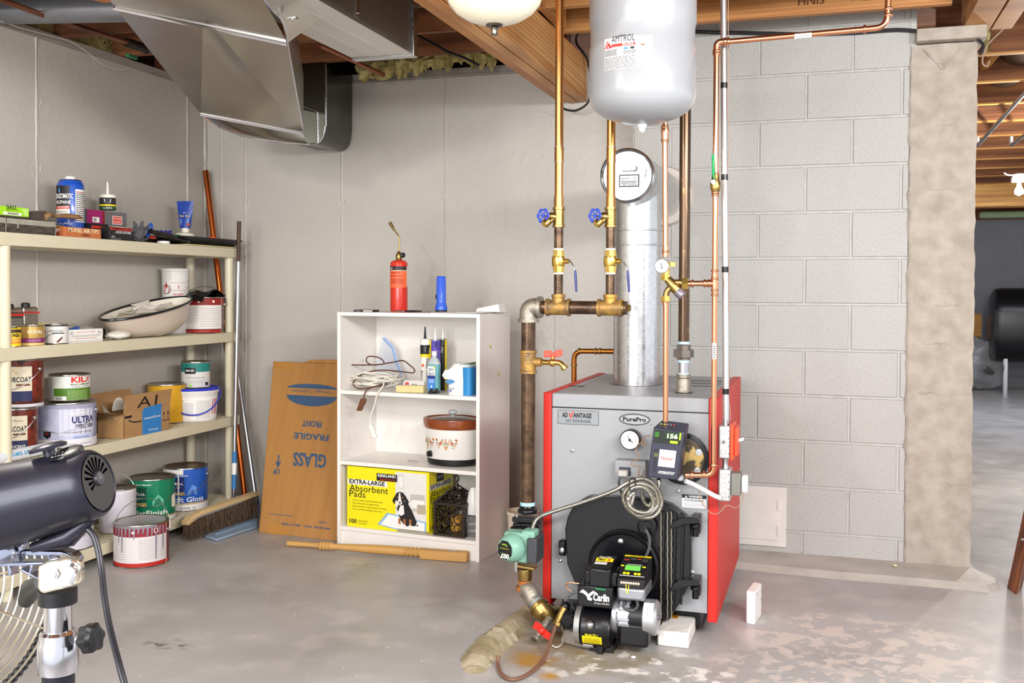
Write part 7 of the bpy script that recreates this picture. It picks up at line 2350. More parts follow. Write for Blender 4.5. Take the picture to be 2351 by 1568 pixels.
# ================================================================ PIPEWORK
def K(x, y, Y):
    return aY(x, y, Y)


def bead(mb, c, ax, r, m=None, w=.004):
    return mb.lathe([(r, -w), (r * 1.12, -w * .4), (r * 1.12, w * .4), (r, w)], c, ax, 20, m)


ZV = V((0, 0, 1))
XV = V((1, 0, 0))
YM = 3.55
mf = thing('boiler_manifold', 'black iron riser and rusty header left of the boiler carrying two copper zone pipes', 'pipework', (K(1213, 1100, YM).x, YM, .5))
rR = 16.5 * mpp(K(1213, 900, YM))
xr = K(1212.5, 900, YM).x


def zc(y, x=1213):
    return K(x, y, YM).z


MB(IRON).cyl((xr, YM, zc(1160)), (xr, YM, zc(856)), rR, n=24).build('riser_pipe', mf)
MB(IRON).cyl((xr, YM, zc(806)), (xr, YM, zc(735)), rR, n=24).build('riser_pipe', mf)
z0, z1 = zc(857), zc(804)
MB(RUSTY).lathe([(rR * 1.22, 0), (rR * 1.22, .010), (rR * 1.08, .012), (rR * 1.08, z1 - z0 - .012), (rR * 1.22, z1 - z0 - .01), (rR * 1.22, z1 - z0)], (xr, YM, z0), n=28).cyl((xr, YM, (z0 + z1) / 2), (xr + .05, YM, (z0 + z1) / 2), rR * .62).build('drain_tee', mf)
zm = zc(705)
xe = xr
hv = 16.5 * mpp(K(1300, 705, YM))
MB(MALL).tube(bendpath([(xe, YM, zc(738)), (xe, YM, zm), (K(1243, 705, YM).x, YM, zm)], .05, 8), rR * 1.25, 24).lathe([(rR * 1.5, 0), (rR * 1.5, .014)], (xe, YM, zc(740)), n=28).lathe([(rR * 1.5, 0), (rR * 1.5, .014)], (K(1236, 705, YM).x, YM, zm), XV, 28).build('elbow', mf)
MB(IRON).cyl((K(1243, 705, YM).x, YM, zm), (K(1440, 705, YM).x, YM, zm), hv * .92, n=24).build('header_pipe', mf)
mb = MB(RUSTY)
for xc in (1282, 1401):
    c = K(xc, 705, YM)
    c.z = zm
    mb = MB(RUSTY).lathe([(hv * 1.22, -.045), (hv * 1.22, -.035), (hv * 1.08, -.033), (hv * 1.08, .033), (hv * 1.22, .035), (hv * 1.22, .045)], c, XV, 28)
    mb.lathe([(hv * .95, 0), (hv * .85, .034), (hv * .98, .036), (hv * .98, .048)], c, ZV, 24)
    mb.build('tee', mf)
c = V((K(1430, 705, YM).x, YM, zm))
MB(BRONZE).lathe([(hv * 1.0, -.01), (hv * 1.0, .004)], c, XV, 24).lathe([(hv * .5, .004), (hv * .5, .028)], c, XV, 6).build('end_plug', mf)


def zone(xp, yt, yv, lab):
    """one zone riser: iron nipples, brass ball valve, drain valve with blue wheel, copper above"""
    x = K(xp, 600, YM).x
    r = 9.7 * mpp(K(xp, 600, YM))
    zz = lambda y: K(xp, y, YM).z
    MB(IRON).cyl((x, YM, zm + .04), (x, YM, zz(626)), r * 1.08, n=20).build('nipple', mf)
    MB(IRON).cyl((x, YM, zz(574)), (x, YM, zz(518)), r * 1.08, n=20).build('nipple', mf)
    bv = MB(BRASS)
    za, zb = zz(626), zz(574)
    hh_ = zb - za
    bv.lathe([(r * 1.3, 0), (r * 1.3, .012), (r * 1.45, .012), (r * 1.45, hh_ * .28)], (x, YM, za), n=8).lathe([(r * 1.5, hh_ * .28), (r * 1.62, hh_ * .36), (r * 1.62, hh_ * .64), (r * 1.5, hh_ * .72)], (x, YM, za), n=24).lathe([(r * 1.45, hh_ * .72), (r * 1.45, hh_ - .012), (r * 1.3, hh_ - .012), (r * 1.3, hh_)], (x, YM, za), n=8)
    bv.cyl((x, YM, za + hh_ * .5), (x + .042, YM - .012, za + hh_ * .5), .009)
    b_ = bv.build('ball_valve', mf)
    MB(C('e8e6de', .6)).cyl((x, YM, za - .006), (x, YM, za + .001), r * 1.2, n=20).cyl((x, YM, zb - .001), (x, YM, zb + .006), r * 1.2, n=20).build('thread_tape', mf)
    p0 = V((x + .040, YM - .012, za + hh_ * .5))
    p1, p2, p3 = p0 + V((.012, -.004, -.004)), p0 + V((.026, -.006, -.028)), p0 + V((.032, -.008, -.11))
    MB(STEEL).tube([p0, p1, p2, p2.lerp(p3, .3)], .0045, 8, flat=.5).lathe([(.006, 0), (.006, .008)], p0, (1, -.3, 0), 6).build('lever', b_)
    MB(C('1f3278', .35)).tube([p2.lerp(p3, .05), p2.lerp(p3, .3), p3], [.0055, .0078, .006], 10, flat=.6).build('grip', b_)
    za, zb = zz(522), zz(476)
    hh_ = zb - za
    g_ = MB(BRONZE).lathe([(r * 1.5, 0), (r * 1.5, hh_ * .12), (r * 1.32, hh_ * .14), (r * 1.32, hh_ * .86), (r * 1.5, hh_ * .88), (r * 1.5, hh_)], (x, YM, za), n=28)
    ce_ = V((x, YM, za + hh_ * .5))
    tw = V((-.85, -.55, .08)).normalized()
    g_.cyl(ce_, ce_ + tw * .040, .013, .011)
    g_.cyl(ce_ + tw * .012, ce_ + tw * .034, .0155, n=16)
    dn = V((-.55, -.5, -.65)).normalized()
    g_.cyl(ce_ + tw * .016, ce_ + tw * .016 + dn * .026, .010)
    gv = g_.build('drain_valve', mf)
    cap = ce_ + tw * .024 + dn * .034
    MB(BRASS).lathe([(.012, -.012), (.015, -.010), (.015, .010), (.011, .013), (.001, .013)], cap, dn, 20).build('cap', gv)
    wc = ce_ + tw * .060
    u_, v_, _ = frame(V((-.35, -.93, .05)))
    MB(BRONZE).cyl(ce_ + tw * .04, wc, .004).build('stem', gv)
    mb = MB(mat('wheel_blue', '2b49b8', .35))
    R0 = .0225
    ringp = [wc + u_ * (R0 * (1 + .10 * math.cos(6 * a_)) * math.cos(a_)) + v_ * (R0 * (1 + .10 * math.cos(6 * a_)) * math.sin(a_)) for a_ in [6.2832 * i / 48 for i in range(48)]]
    mb.tube(ringp, .0036, 8, closed=True)
    for k in range(6):
        a_ = 6.2832 * k / 6
        mb.tube([wc, wc + u_ * (R0 * math.cos(a_)) + v_ * (R0 * math.sin(a_))], .0022, 6)
    mb.ball(wc, .006, 10)
    mb.build('handwheel', gv)
    # copper
    zt = 2.60
    MB(COPPERD).cyl((x, YM, zz(478)), (x, YM, zt), r, n=24).build('copper_pipe', mf)
    cm = MB(COPPERD)
    for y in (338, 372):
        bead(cm, (x, YM, zz(y)), ZV, r * 1.08, STEEL, .0015)
    cm.cyl((x, YM, zz(372)), (x, YM, zz(338)), r * 1.09, n=24)
    cm.cyl((x, YM, zz(480)), (x, YM, zz(450)), r * 1.14, n=24)
    cm.build('coupling', mf)


zone(1282.5, 0, 0, '')
zone(1401.5, 0, 0, '')
# drain cock with red handle
ce_ = V((xr + .045, YM, (z0 * 0 + (zc(857) + zc(804)) / 2)))
dc = MB(BRASS).cyl(ce_, ce_ + V((.045, -.01, 0)), .0095).lathe([(.013, 0), (.013, .012)], ce_, XV, 6).ball(ce_ + V((.05, -.01, 0)), .015, 14).cyl(ce_ + V((.05, -.01, 0)), ce_ + V((.052, -.01, .025)), .006)
dc.tube(bendpath([ce_ + V((.05, -.01, 0)), ce_ + V((.080, -.012, .002)), ce_ + V((.100, -.014, -.022))], .02), [.010] * 9, 12).lathe([(.013, 0), (.013, .012)], ce_ + V((.092, -.0135, -.012)), (.6, 0, -.8), 14)
dv_ = dc.build('drain_cock', mf)
hp_ = ce_ + V((.052, -.01, .028))
MB(C('e8452c', .35)).obox(hp_, (.006, 0, 0), (0, .006, 0), (0, 0, .008)).obox(hp_ + V((-.020, 0, .003)), (.015, 0, .001), (0, .002, 0), (0, 0, .012)).obox(hp_ + V((.020, 0, .006)), (.015, 0, .004), (0, .002, 0), (0, 0, .012)).build('wing_handle', dv_, bevel=.002)
# flanges, circulator pump
pu = thing('circulator_pump', 'green circulator pump with round black label at the foot of the riser', 'pump', (xr, YM, zc(1290)))
mb = MB(BLACK)
mb.lathe([(rR * 1.35, 0), (rR * 1.45, .012), (rR * 1.1, .022), (rR * 1.0, .03)], (xr, YM, zc(1178)), n=20)
mb.obox((xr, YM, zc(1192)), (.052, 0, 0), (0, .028, 0), (0, 0, .009)).lathe([(rR * 1.2, 0), (rR * 1.35, .02)], (xr, YM, zc(1215)), n=20).obox((xr, YM, zc(1205)), (.050, 0, 0), (0, .026, 0), (0, 0, .008))
mb.build('upper_flange', pu, bevel=.003)
MB(C('a9d4ec', .5)).cyl((xr, YM, zc(1160)), (xr, YM, zc(1152)), rR * 1.05).build('thread_seal', pu)
for s_ in (-1, 1):
    MB(STEEL).lathe([(.007, -.03), (.007, -.022), (.004, -.022), (.004, .02), (.008, .02), (.008, .028)], (xr + s_ * .040, YM - .01, zc(1198)), ZV, 6).build('flange_bolt', pu)
GRNP = mat('pump_green', '7fae9b', .4, var=.2)
px0, px1 = K(1162, 1250, 3.47).x, K(1238, 1250, 3.47).x
pz0, pz1 = K(1200, 1288, 3.47).z, K(1200, 1215, 3.47).z
MB(BLACK).obox((xr - .01, 3.535, (pz0 + pz1) / 2), (.045, 0, 0), (0, .04, 0), (0, 0, (pz1 - pz0) * .5)).build('volute', pu, bevel=.012)
MB(GRNP).box(px0, px1 - .035, 3.44, 3.515, pz0, pz1 - .008).box(px1 - .062, px1 - .012, 3.445, 3.515, pz0 + .008, pz1).build('motor_housing', pu, bevel=.008)
MB(C('3c3e42', .5)).box(px1 - .034, px1 + .002, 3.43, 3.53, pz0 + .004, pz1 - .022).build('junction_box', pu, bevel=.004)
cc = K(1176, 1256, 3.44)
MB(GRNP).lathe([(.052, 0), (.052, .02), (.040, .046), (.035, .05)], (cc.x + .006, 3.44, cc.z), V((-.35, -.93, 0)), 10).build('end_cap', pu, bevel=.003)
nn = V((-.35, -.93, 0)).normalized()
uu = V((.93, -.35, 0))
S = Flat(V((cc.x + .006, 3.44, cc.z)) + nn * .051, uu, ZV)
if S.n.dot(nn) < 0:
    S.n = -S.n
mb = MB(INK).poly(S, [(.033 * math.cos(i * .7854 + .39), .036 * math.sin(i * .7854 + .39)) for i in range(8)], INK, .001)
mb.txt(S, '007', .0, -.014, .022, WHITE, .002, rot=math.pi, w=.040, bold=.05).txt(S, 'CARTRIDGE', 0, .008, .007, C('b9c02a'), .002, rot=math.pi, w=.04).txt(S, 'Taco', .0, .022, .011, C('9fd02a'), .002, rot=math.pi, w=.026, bold=.03).rect(S, -.02, -.0125, .022, -.012, C('9fd02a'), .002)
mb.build('maker_label', pu)
mb = MB(BRONZE)
zl = zc(1300)
mb.obox((xr, 3.52, zc(1294)), (.042, 0, -.004), (0, .024, 0), (0, 0, .005)).lathe([(rR * 1.0, 0), (rR * 1.05, zc(1300) - zc(1325))], (xr, 3.52, zc(1325)), n=24)
lf = mb.build('lower_flange', pu, bevel=.002)
MB(STEEL).lathe([(.008, 0), (.008, .03), (.011, .03), (.011, .04)], (xr - .03, 3.50, zc(1305)), ZV, 6).build('flange_bolt', pu)
# return piping down to the boiler foot
rt = thing('return_piping', 'rusty return pipe elbowing down to the bottom left of the boiler with red drain handle', 'pipework', aZ(1262, 1440, 0))
A_ = [V((xr, 3.52, zc(1326))), V((xr, 3.52, zc(1345)))]
A_ += [K(1214, 1356, 3.51), K(1224, 1375, 3.50), K(1242, 1400, 3.48), K(1262, 1415, 3.50), K(1300, 1402, 3.62)]
MB(mat('rust_orange', 'c8762a', .6, .3, var=1, vs=25, col2='5a4638', bump=.4)).cyl(A_[0], A_[1], rR * .95, n=22).lathe([(rR * 1.25, -.006), (rR * 1.25, .006)], A_[1], ZV, 24).build('rusty_nipple', rt)
MB(MALL).tube(catmull([A_[1] - V((0, 0, .004)), A_[2], A_[3], A_[3].lerp(A_[4], .35)], 5), rR * 1.22, 22).build('elbow', rt)
d_ = (A_[4] - A_[3]).normalized()
MB(C('9fb8c8', .5)).cyl(A_[3].lerp(A_[4], .3), A_[3].lerp(A_[4], .75), rR * 1.06, n=22).lathe([(rR * 1.28, -.003), (rR * 1.28, .003)], A_[3].lerp(A_[4], .5), d_, 22, MALL).build('nipple', rt)
MB(BRONZE).tube([A_[3].lerp(A_[4], .7), A_[4], A_[5]], rR * 1.32, 22).lathe([(rR * 1.45, -.006), (rR * 1.45, .006)], A_[3].lerp(A_[4], .75), d_, 24).build('tee', rt)
MB(BRONZE).tube(catmull([A_[4].lerp(A_[5], .6), A_[5].lerp(A_[6], .5), A_[6]], 4), rR * 1.05, 20).build('boiler_nipple', rt)
q0, q1, q2 = K(1262, 1420, 3.46), K(1245, 1443, 3.42), K(1226, 1470, 3.37)
cb = MB(MALL).tube([q0, q1, q2.lerp(q1, .3)], [.013, .015, .011], 14).tube([q2.lerp(q1, .35), q2], [.009, .012], 14).lathe([(.017, 0), (.017, .010)], q2, q1 - q2, 16).build('drain_valve', rt)
MB(C('d9291f', .35)).obox(q1 + V((-.012, -.022, .014)), V((.012, 0, -.006)), (0, .002, 0), V((.006, 0, .012))).obox(q1 + V((.022, -.022, -.012)), V((.013, 0, -.008)), (0, .002, 0), V((.006, 0, .011))).ball(q1 + V((.004, -.022, 0)), .014, 12).build('wing_handle', cb)
p0, p1 = K(1298, 1392, 3.44), K(1276, 1436, 3.40)
MB(BRONZE).tube([p0, p0.lerp(p1, .5), p1], [.016, .013, .011], 14).ball(p0, .018, 12, BLACK).lathe([(.015, 0), (.015, .012)], p1, p0 - p1, 6).build('purge_valve', rt)
q = [p1] + [K(1262, 1478, 3.33), K(1248, 1515, 3.24)] + [aZ(1215, 1546, .008), aZ(1178, 1560, .008), aZ(1152, 1548, .008), aZ(1143, 1525, .008), aZ(1145, 1505, .03)]
MB(mat('brown_hose', '7d5a48', .45, var=.5)).tube(catmull(q, 6), .0065, 10).build('drain_hose', rt)

# expansion tank
YT = 3.30
c = K(1474.5, 200, YT)
rT = 122 * mpp(c)
tk = thing('expansion_tank', 'large white steel expansion tank hanging in front of the block wall', 'tank', (c.x, YT, K(1475, 285, YT - rT * .2).z))
zb = K(1475, 283, YT - rT * .15).z
zs = K(1352, 222, YT).z
TNK = mat('tank_white', '9a9da1', .28, var=.08, coat=.2)
hcap = zs - zb
pr = [(.004, zb)] + [(rT * a_, zb + hcap * b_) for a_, b_ in ((.15, .01), (.35, .06), (.55, .15), (.72, .27), (.85, .41), (.93, .55), (.975, .70), (.994, .85), (1, 1))]
zr1, zr2 = K(1352, 75, YT).z, K(1352, 115, YT).z
pr += [(rT, zr2 - .014), (rT * .975, zr2 - .002), (rT * .975, zr1 - .004), (rT, zr1 + .010), (rT, 2.32), (rT * .985, 2.34), (rT * .6, 2.39), (.004, 2.40)]
MB(TNK).lathe([(r_, z_ - zb) for r_, z_ in pr], (c.x, YT, zb), n=72, cap=False).build('shell', tk)
MB(TNK).cyl((c.x, YT, 2.38), (c.x, YT, 2.60), .02).build('hanger_pipe', tk)
MB(mat('clear_valve_cap', 'e4e6ea', .15, trans=.3)).lathe([(.016, .004), (.016, -.008), (.011, -.012), (.011, -.020), (.005, -.026), (.001, -.027)], (c.x, YT, zb), n=16).build('air_valve_cap', tk)
a0 = facing((c.x, YT))
S = Wrap((c.x, YT, 0), rT, a0)


def su_(px_, py_):
    """surface coordinates on the tank of a picture point"""
    r_ = ray(px_, py_)
    o = V((EYE.x - c.x, EYE.y - YT))
    d = V((r_.x, r_.y))
    A, Bq, Cq = d.dot(d), 2 * o.dot(d), o.dot(o) - rT * rT
    t_ = (-Bq - math.sqrt(max(0, Bq * Bq - 4 * A * Cq))) / (2 * A)
    p = EYE + r_ * t_
    a_ = math.atan2(p.y - YT, p.x - c.x) - a0
    a_ = (a_ + math.pi) % (2 * math.pi) - math.pi
    return a_ * rT, p.z


(u0, v0), (u1, v1) = su_(1388, 163), su_(1499, 80)
w, h = u1 - u0, v1 - v0
mb = MB(WHITE).rect(S, u0, v0, u1, v1, C('d6d6d5'), .0008)
mb.txt(S, 'AMTROL', u0 + w * .42, v0 + h * .84, .030, INK, .0014, w=w * .48, bold=.0).rect(S, u0 + w * .18, v0 + h * .70, u0 + w * .66, v0 + h * .79, RED, .0014).txt(S, 'EXTROL', u0 + w * .53, v0 + h * .72, .014, WHITE, .002, w=w * .22, bold=.04)
mb.poly(S, [(u0 + w * .00, v0 + h * .68), (u0 + w * .025, v0 + h * .68), (u0 + w * .10, v0 + h * .92), (u0 + w * .075, v0 + h * .92)], RED, .0014).poly(S, [(u0 + w * .05, v0 + h * .68), (u0 + w * .19, v0 + h * .68), (u0 + w * .11, v0 + h * .88)], RED, .0016).poly(S, [(u0 + w * .09, v0 + h * .70), (u0 + w * .13, v0 + h * .70), (u0 + w * .11, v0 + h * .76)], WHITE, .002)
mb.fine(S, u0 + w * .01, v0 + h * .44, u0 + w * .30, v0 + h * .64, 5, DK, seed=2).rect(S, u0 + w * .44, v0 + h * .58, u0 + w * .53, v0 + h * .66, C('5f8fb0'), .0014).disc(S, u0 + w * .61, v0 + h * .62, .007, DK, .0014, .004)
for k in range(3):
    mb.ring(S, u0 + w * (.47 + .08 * k), v0 + h * .5, .005, .0015, DK, .0014, None, 14)
mb.fine(S, u0 + w * .01, v0 + h * .02, u0 + w * .66, v0 + h * .40, 13, C('4a4a4e'), seed=5).fine(S, u0 + w * .69, v0 + h * .1, u0 + w * .83, v0 + h * .30, 5, C('a9a9aa'), seed=7).fine(S, u0 + w * .69, v0 + h * .78, u0 + w * .84, v0 + h * .95, 4, C('a9a9aa'), seed=8)
mb.ring(S, u0 + w * .80, v0 + h * .6, .009, .001, GREY, .0014, .016).poly(S, [(u0 + w * .76, v0 + h * .72), (u0 + w * .86, v0 + h * .72), (u0 + w * .81, v0 + h * .66)], C('8a5a22'), .002).rect(S, u0 + w * .665, v0, u0 + w * .672, v1, GREY, .0012)
mb.build('tank_label', tk)

# domestic copper and mixing valve
YC = 3.54
dh = thing('hot_water_piping', 'bright copper tempering pipework with mixing valve, running right along the block wall', 'pipework', K(1527, 640, YC))


def cu(pts, r, nm='copper_pipe', bend=.03):
    P = [K(x, y, YC) for x, y in pts]
    return MB(COPPER).tube(bendpath(P, bend, 8) if len(P) > 2 else P, r, 18).build(nm, dh)


r1 = 6.2 * mpp(K(1527, 500, YC))
cu([(1526.5, 262), (1527.5, 590)], r1)
cu([(1528.5, 690), (1528, 968)], r1)
mb = MB(COPPER)
for y in (298, 330):
    bead(mb, K(1526.5, y - 6, YC), ZV, r1 * 1.35)
mb.lathe([(r1 * 1.3, 0), (r1 * 1.3, .025), (r1 * 1.55, .035), (r1 * 1.3, .05)], K(1526.5, 325, YC), ZV, 18)
mb.build('press_coupling', dh)
for y in (578, 692):
    m_ = MB(COPPER)
    bead(m_, K(1528, y, YC), ZV, r1 * 1.3)
    m_.lathe([(r1 * 1.2, 0), (r1 * 1.2, .03)], K(1528, y + 8, YC), ZV, 18)
    m_.build('press_fitting', dh)
mvb = MB(BRONZE)
J = K(1528, 632, YC)
mvb.cyl(K(1528, 640, YC), K(1528, 600, YC), .015, n=8, m=BRASS)
mvb.lathe([(.018, 0), (.018, .018)], K(1528, 644, YC), ZV, 6, BRASS)
mvb.lathe([(.020, 0), (.020, .014)], K(1540, 612, YC), ZV, 6, BRASS)
a, b = K(1529, 636, YC), K(1563, 676, YC)
mvb.tube([a, a.lerp(b, .25), a.lerp(b, .6), b.lerp(a, .22)], [.012, .016, .019, .018], 18)
mvb.tube(bendpath([a.lerp(b, .5), K(1530, 668, YC), K(1528, 690, YC)], .03), .011, 14)
mvb.lathe([(.018, 0), (.018, .018)], K(1528, 692, YC), ZV, 6, BRASS)
mvb.tube(bendpath([a.lerp(b, .35), K(1558, 648, YC), K(1572, 650, YC)], .03), .011, 14)
mvb.lathe([(.022, 0), (.022, .020)], K(1567, 651, YC), XV, 6, BRASS)
mv = mvb.build('mixing_valve', dh)
dd = (b - a).normalized()
MB(mat('knob_grey', '7d7680', .35, .5)).lathe([(.0165, 0), (.019, .006), (.0175, .026), (.014, .030)], b.lerp(a, .25), dd, 20).build('knob', mv)
gp = K(1521, 611, YC - .03)
MB(STEEL).lathe([(.022, 0), (.025, .004), (.025, .014), (.023, .016)], gp, V((0, -1, 0)), 30).cyl(gp, gp + V((.006, .03, .0)), .006).build('gauge_case', mv)
S = Flat(gp - V((0, .016, 0)))
MB(WHITE).disc(S, 0, 0, .022, C('d6d4d9', .4), .0006, None, 30).ring(S, 0, 0, .018, .0008, GREY, .001).poly(S, [(.002, .0), (-.002, .001), (-.007, .017)], INK, .0014).poly(S, [(-.003, -.008), (.004, -.008), (0, 0)], INK, .0014).txt(S, 'WATTS', .002, -.016, .005, DK).build('dial', mv)
r2 = 6.4 * mpp(K(1642, 500, YC))
cu([(1645, 112), (1641, 650), (1638, 1060)], r2)
cu([(1580, 651), (1640, 650)], r2)
cu([(1638.5, 1040), (1638, 1091), (1574, 1090)], r2, 'copper_pipe', .03)
cu([(1645, 130), (1645, 97), (1670, 95)], r2 * 1.15, 'elbow', .035)
Pp = [K(1665, 96, YC), K(1985, 67, YC)]
MB(COPPER).tube(Pp, r2, 18).build('copper_pipe', dh)
q = [K(1980, 67.5, YC), K(2036, 62, YC), K(2041, -30, YC)]
MB(COPPER).tube(bendpath(q, .045, 8), r2 * 1.05, 18).build('elbow', dh)
mb = MB(COPPER)
for x, y, ax in ((1645, 118, ZV), (1645, 124, ZV), (1664, 95.5, XV), (1672, 95, XV), (1985, 67, XV), (2040, 35, ZV), (2040, 20, ZV), (1641, 640, ZV), (1641, 666, ZV), (1641, 622, ZV), (1641, 677, ZV), (1628, 650.5, XV), (1590, 651, XV), (1618, 650.5, XV), (1588, 1090, XV), (1616, 1090, XV), (1638, 1068, ZV), (1642.5, 442, ZV), (1642.5, 448, ZV), (1643, 400, ZV)):
    bead(mb, K(x, y, YC), ax, r2 * 1.3)
mb.cyl(K(1641, 670, YC), K(1641, 628, YC), r2 * 1.25, n=18).cyl(K(1620, 650.5, YC), K(1641, 650, YC), r2 * 1.25, n=18)
mb.build('press_beads', dh, kind='stuff')
mb = MB(BRONZE).lathe([(r2 * 1.4, 0), (r2 * 1.9, .01), (r2 * 1.9, .03), (r2 * 1.4, .04), (r2 * 1.3, .06)], K(1642.5, 440, YC), ZV, 18)
bv = mb.build('shutoff_valve', dh)
MB(STEEL).cyl(K(1642, 418, YC), K(1638, 418, YC - .03), .008).build('valve_stem', bv)
p0, p1 = K(1638, 405, YC - .028), K(1637, 354, YC - .028)
MB(C('1fa05c', .35)).tube([K(1640, 414, YC - .028), p0, p0.lerp(p1, .1), p1.lerp(p0, .1), p1], [.004, .006, .0105, .0095, .006], 12, flat=.5).build('green_lever', bv)
S = Flat(K(1824, 88, YC - r2 - .0005) , Pp[1] - Pp[0], ZV)
MB(WHITE).rect(S, 0, -.001, .055, .014, WHITE, .001).fine(S, .004, .001, .05, .012, 3, DK).build('pipe_sticker', dh)
S = Flat(K(1635, 824, YC - r2 - .0005))
MB(WHITE).rect(S, -.0, -.0, .014, .055, WHITE, .001).fine(S, .002, .004, .012, .05, 6, DK).build('pipe_sticker', dh)
# brown copper behind the boiler
q = [K(1318, 880, 4.3), K(1318, 806, 4.3), K(1392, 806, 4.3)]
bb_ = thing('rear_copper_line', 'brown aged copper pipe turning down behind the left of the boiler', 'pipe', q[0])
MB(mat('brown_copper', 'a8682a', .3, .9, var=.7, vs=8)).tube(bendpath([V((q[0].x, 4.3, .7)), q[1], q[2] + V((.08, 0, 0))], .04, 8), .0115, 14).build('pipe', bb_)
mb = MB(BRONZE)
for x, y, ax in ((1318, 838, ZV), (1330, 806, XV), (1368, 806, XV), (1378, 806, XV)):
    bead(mb, K(x, y, 4.3), ax, .0135)
mb.build('joints', bb_, kind='stuff')

# steel main to the boiler top
YS = 3.83
xs_ = K(1571, 600, YS).x
rs = 12.8 * mpp(K(1571, 600, YS))
sp = thing('steel_supply_pipe', 'speckled black steel pipe rising from the boiler top behind the mixing valve', 'pipe', (xs_, YS, BZ1))
zs_ = lambda y: K(1571, y, YS).z
MB(mat('speckled_iron', '5d4a3a', .25, .75, var=1, vs=60, col2='94774c', stretch=(1, 1, .4), th=(.6, .72))).cyl((xs_, YS, zs_(786)), (xs_, YS, 2.6), rs, n=24).build('pipe', sp)
MB(C('b9dcea', .5)).cyl((xs_, YS, zs_(790)), (xs_, YS, zs_(784)), rs * 1.03, n=24).cyl((xs_, YS, zs_(832)), (xs_, YS, zs_(826)), rs * 1.03, n=24).cyl((xs_, YS, zs_(862)), (xs_, YS, zs_(856)), rs * 1.03, n=24).cyl((xs_, YS, zs_(904)), (xs_, YS, zs_(900)), rs * 1.03, n=24).build('thread_seal', sp, kind='stuff')
MB(mat('union_steel', '77706a', .4, .8)).lathe([(rs * 1.25, 0), (rs * 1.25, .014)], (xs_, YS, zs_(826)), n=8).lathe([(rs * 1.85, .012), (rs * 1.85, .040)], (xs_, YS, zs_(827)), n=8).lathe([(rs * 1.3, .04), (rs * 1.3, .058)], (xs_, YS, zs_(827)), n=8).build('union', sp)
MB(STEEL).cyl((xs_, YS, zs_(862)), (xs_, YS, zs_(826)), rs, n=24).cyl((xs_, YS, BZ1 - .01), (xs_, YS, zs_(900)), rs * .95, n=24).build('nipple', sp)
MB(MALL).lathe([(rs * 1.45, 0), (rs * 1.5, .012), (rs * 1.3, .02), (rs * 1.35, .04), (rs * 1.1, .052), (rs * 1.25, .056), (rs * 1.25, .068)], (xs_, YS, zs_(900)), n=26).build('reducer', sp)

# flue
fx, fy = aZ(1453, 886, BZ1).x, 4.11
fr = .0965
fl_ = thing('flue_pipe', 'shiny galvanised vent pipe from the boiler top to the wall with round barometric damper', 'flue', (fx, fy, BZ1))
fz = lambda y: K(1453, y, fy).z
SPG = mat('spangle_galv', 'd3d4d6', .25, 1.0, var=.5, vs=60, vor=.06, vos=240, col2='b4b7ba')
MB(SPG).cyl((fx, fy, BZ1 - .02), (fx, fy, fz(563)), fr, n=48).build('lower_pipe', fl_)
zt_ = K(1424, 405, 3.9).z
MB(GALV).cyl((fx, fy, fz(565)), (fx, fy, zt_ + .02), fr * 1.01, n=48).build('tee_leg', fl_)
mb = MB(GALV)
for y in (530, 563):
    bead(mb, (fx, fy, fz(y)), ZV, fr * 1.0, None, .004)
mb.build('pipe_bead', fl_, kind='stuff')
hr_ = .104
MB(GALV).cyl((fx, 3.93, zt_), (fx, 4.82, zt_), hr_, n=48).build('horizontal_run', fl_)
MB(mat('plaster_collar', 'cfc8c0', .8, bump=1.0, bs=30)).lathe([(hr_ * .95, -.05), (hr_ * 1.30, -.035), (hr_ * 1.38, .0), (hr_ * 1.4, .02)], (fx, YK, zt_), V((0, 1, 0)), 40).build('wall_collar', fl_)
dm = MB(GALV).lathe([(hr_ * 1.0, 0), (hr_ * 1.03, .006), (hr_ * 1.03, .07), (hr_ * .97, .078), (hr_ * .93, .07), (hr_ * .93, .0)], (fx, 3.95, zt_), V((0, -1, 0)), 56, None, False).build('damper_ring', fl_)
MB(mat('damper_plate', 'aeb2b6', .36, 1.0)).lathe([(hr_ * .91, 0), (hr_ * .91, .003)], (fx, 3.885, zt_), V((0, -1, 0)), 48).build('damper_plate', fl_)
S = Flat((fx, 3.881, zt_))
MB(WHITE).rect(S, -.032, -.044, .047, .004, INK, .001).rect(S, -.028, -.040, .043, .0, C('c9cdd0', .3), .0014).txt(S, 'Type RC', -.008, -.014, .010, INK, .002).fine(S, -.024, -.03, .038, -.018, 2, DK, .002).txt(S, 'FIELD CONTROLS', .01, -.038, .007, INK, .002, w=.055, bold=.02).ring(S, .03, -.010, .006, .001, INK, .002, None, 10).build('damper_label', fl_)
MB(C('9aa0a6', .35, metal=.6)).box(fx - .02, fx + .035, 3.862, 3.881, zt_ + .016, zt_ + .032).lathe([(.011, 0), (.011, .02)], (fx + .028, 3.875, zt_ + .026), V((0, -1, 0)), 16).box(fx - .082, fx - .074, 3.865, 3.88, zt_ - .005, zt_ + .022).box(fx + .066, fx + .074, 3.865, 3.88, zt_ - .005, zt_ + .022).build('counterweight', fl_, bevel=.001)

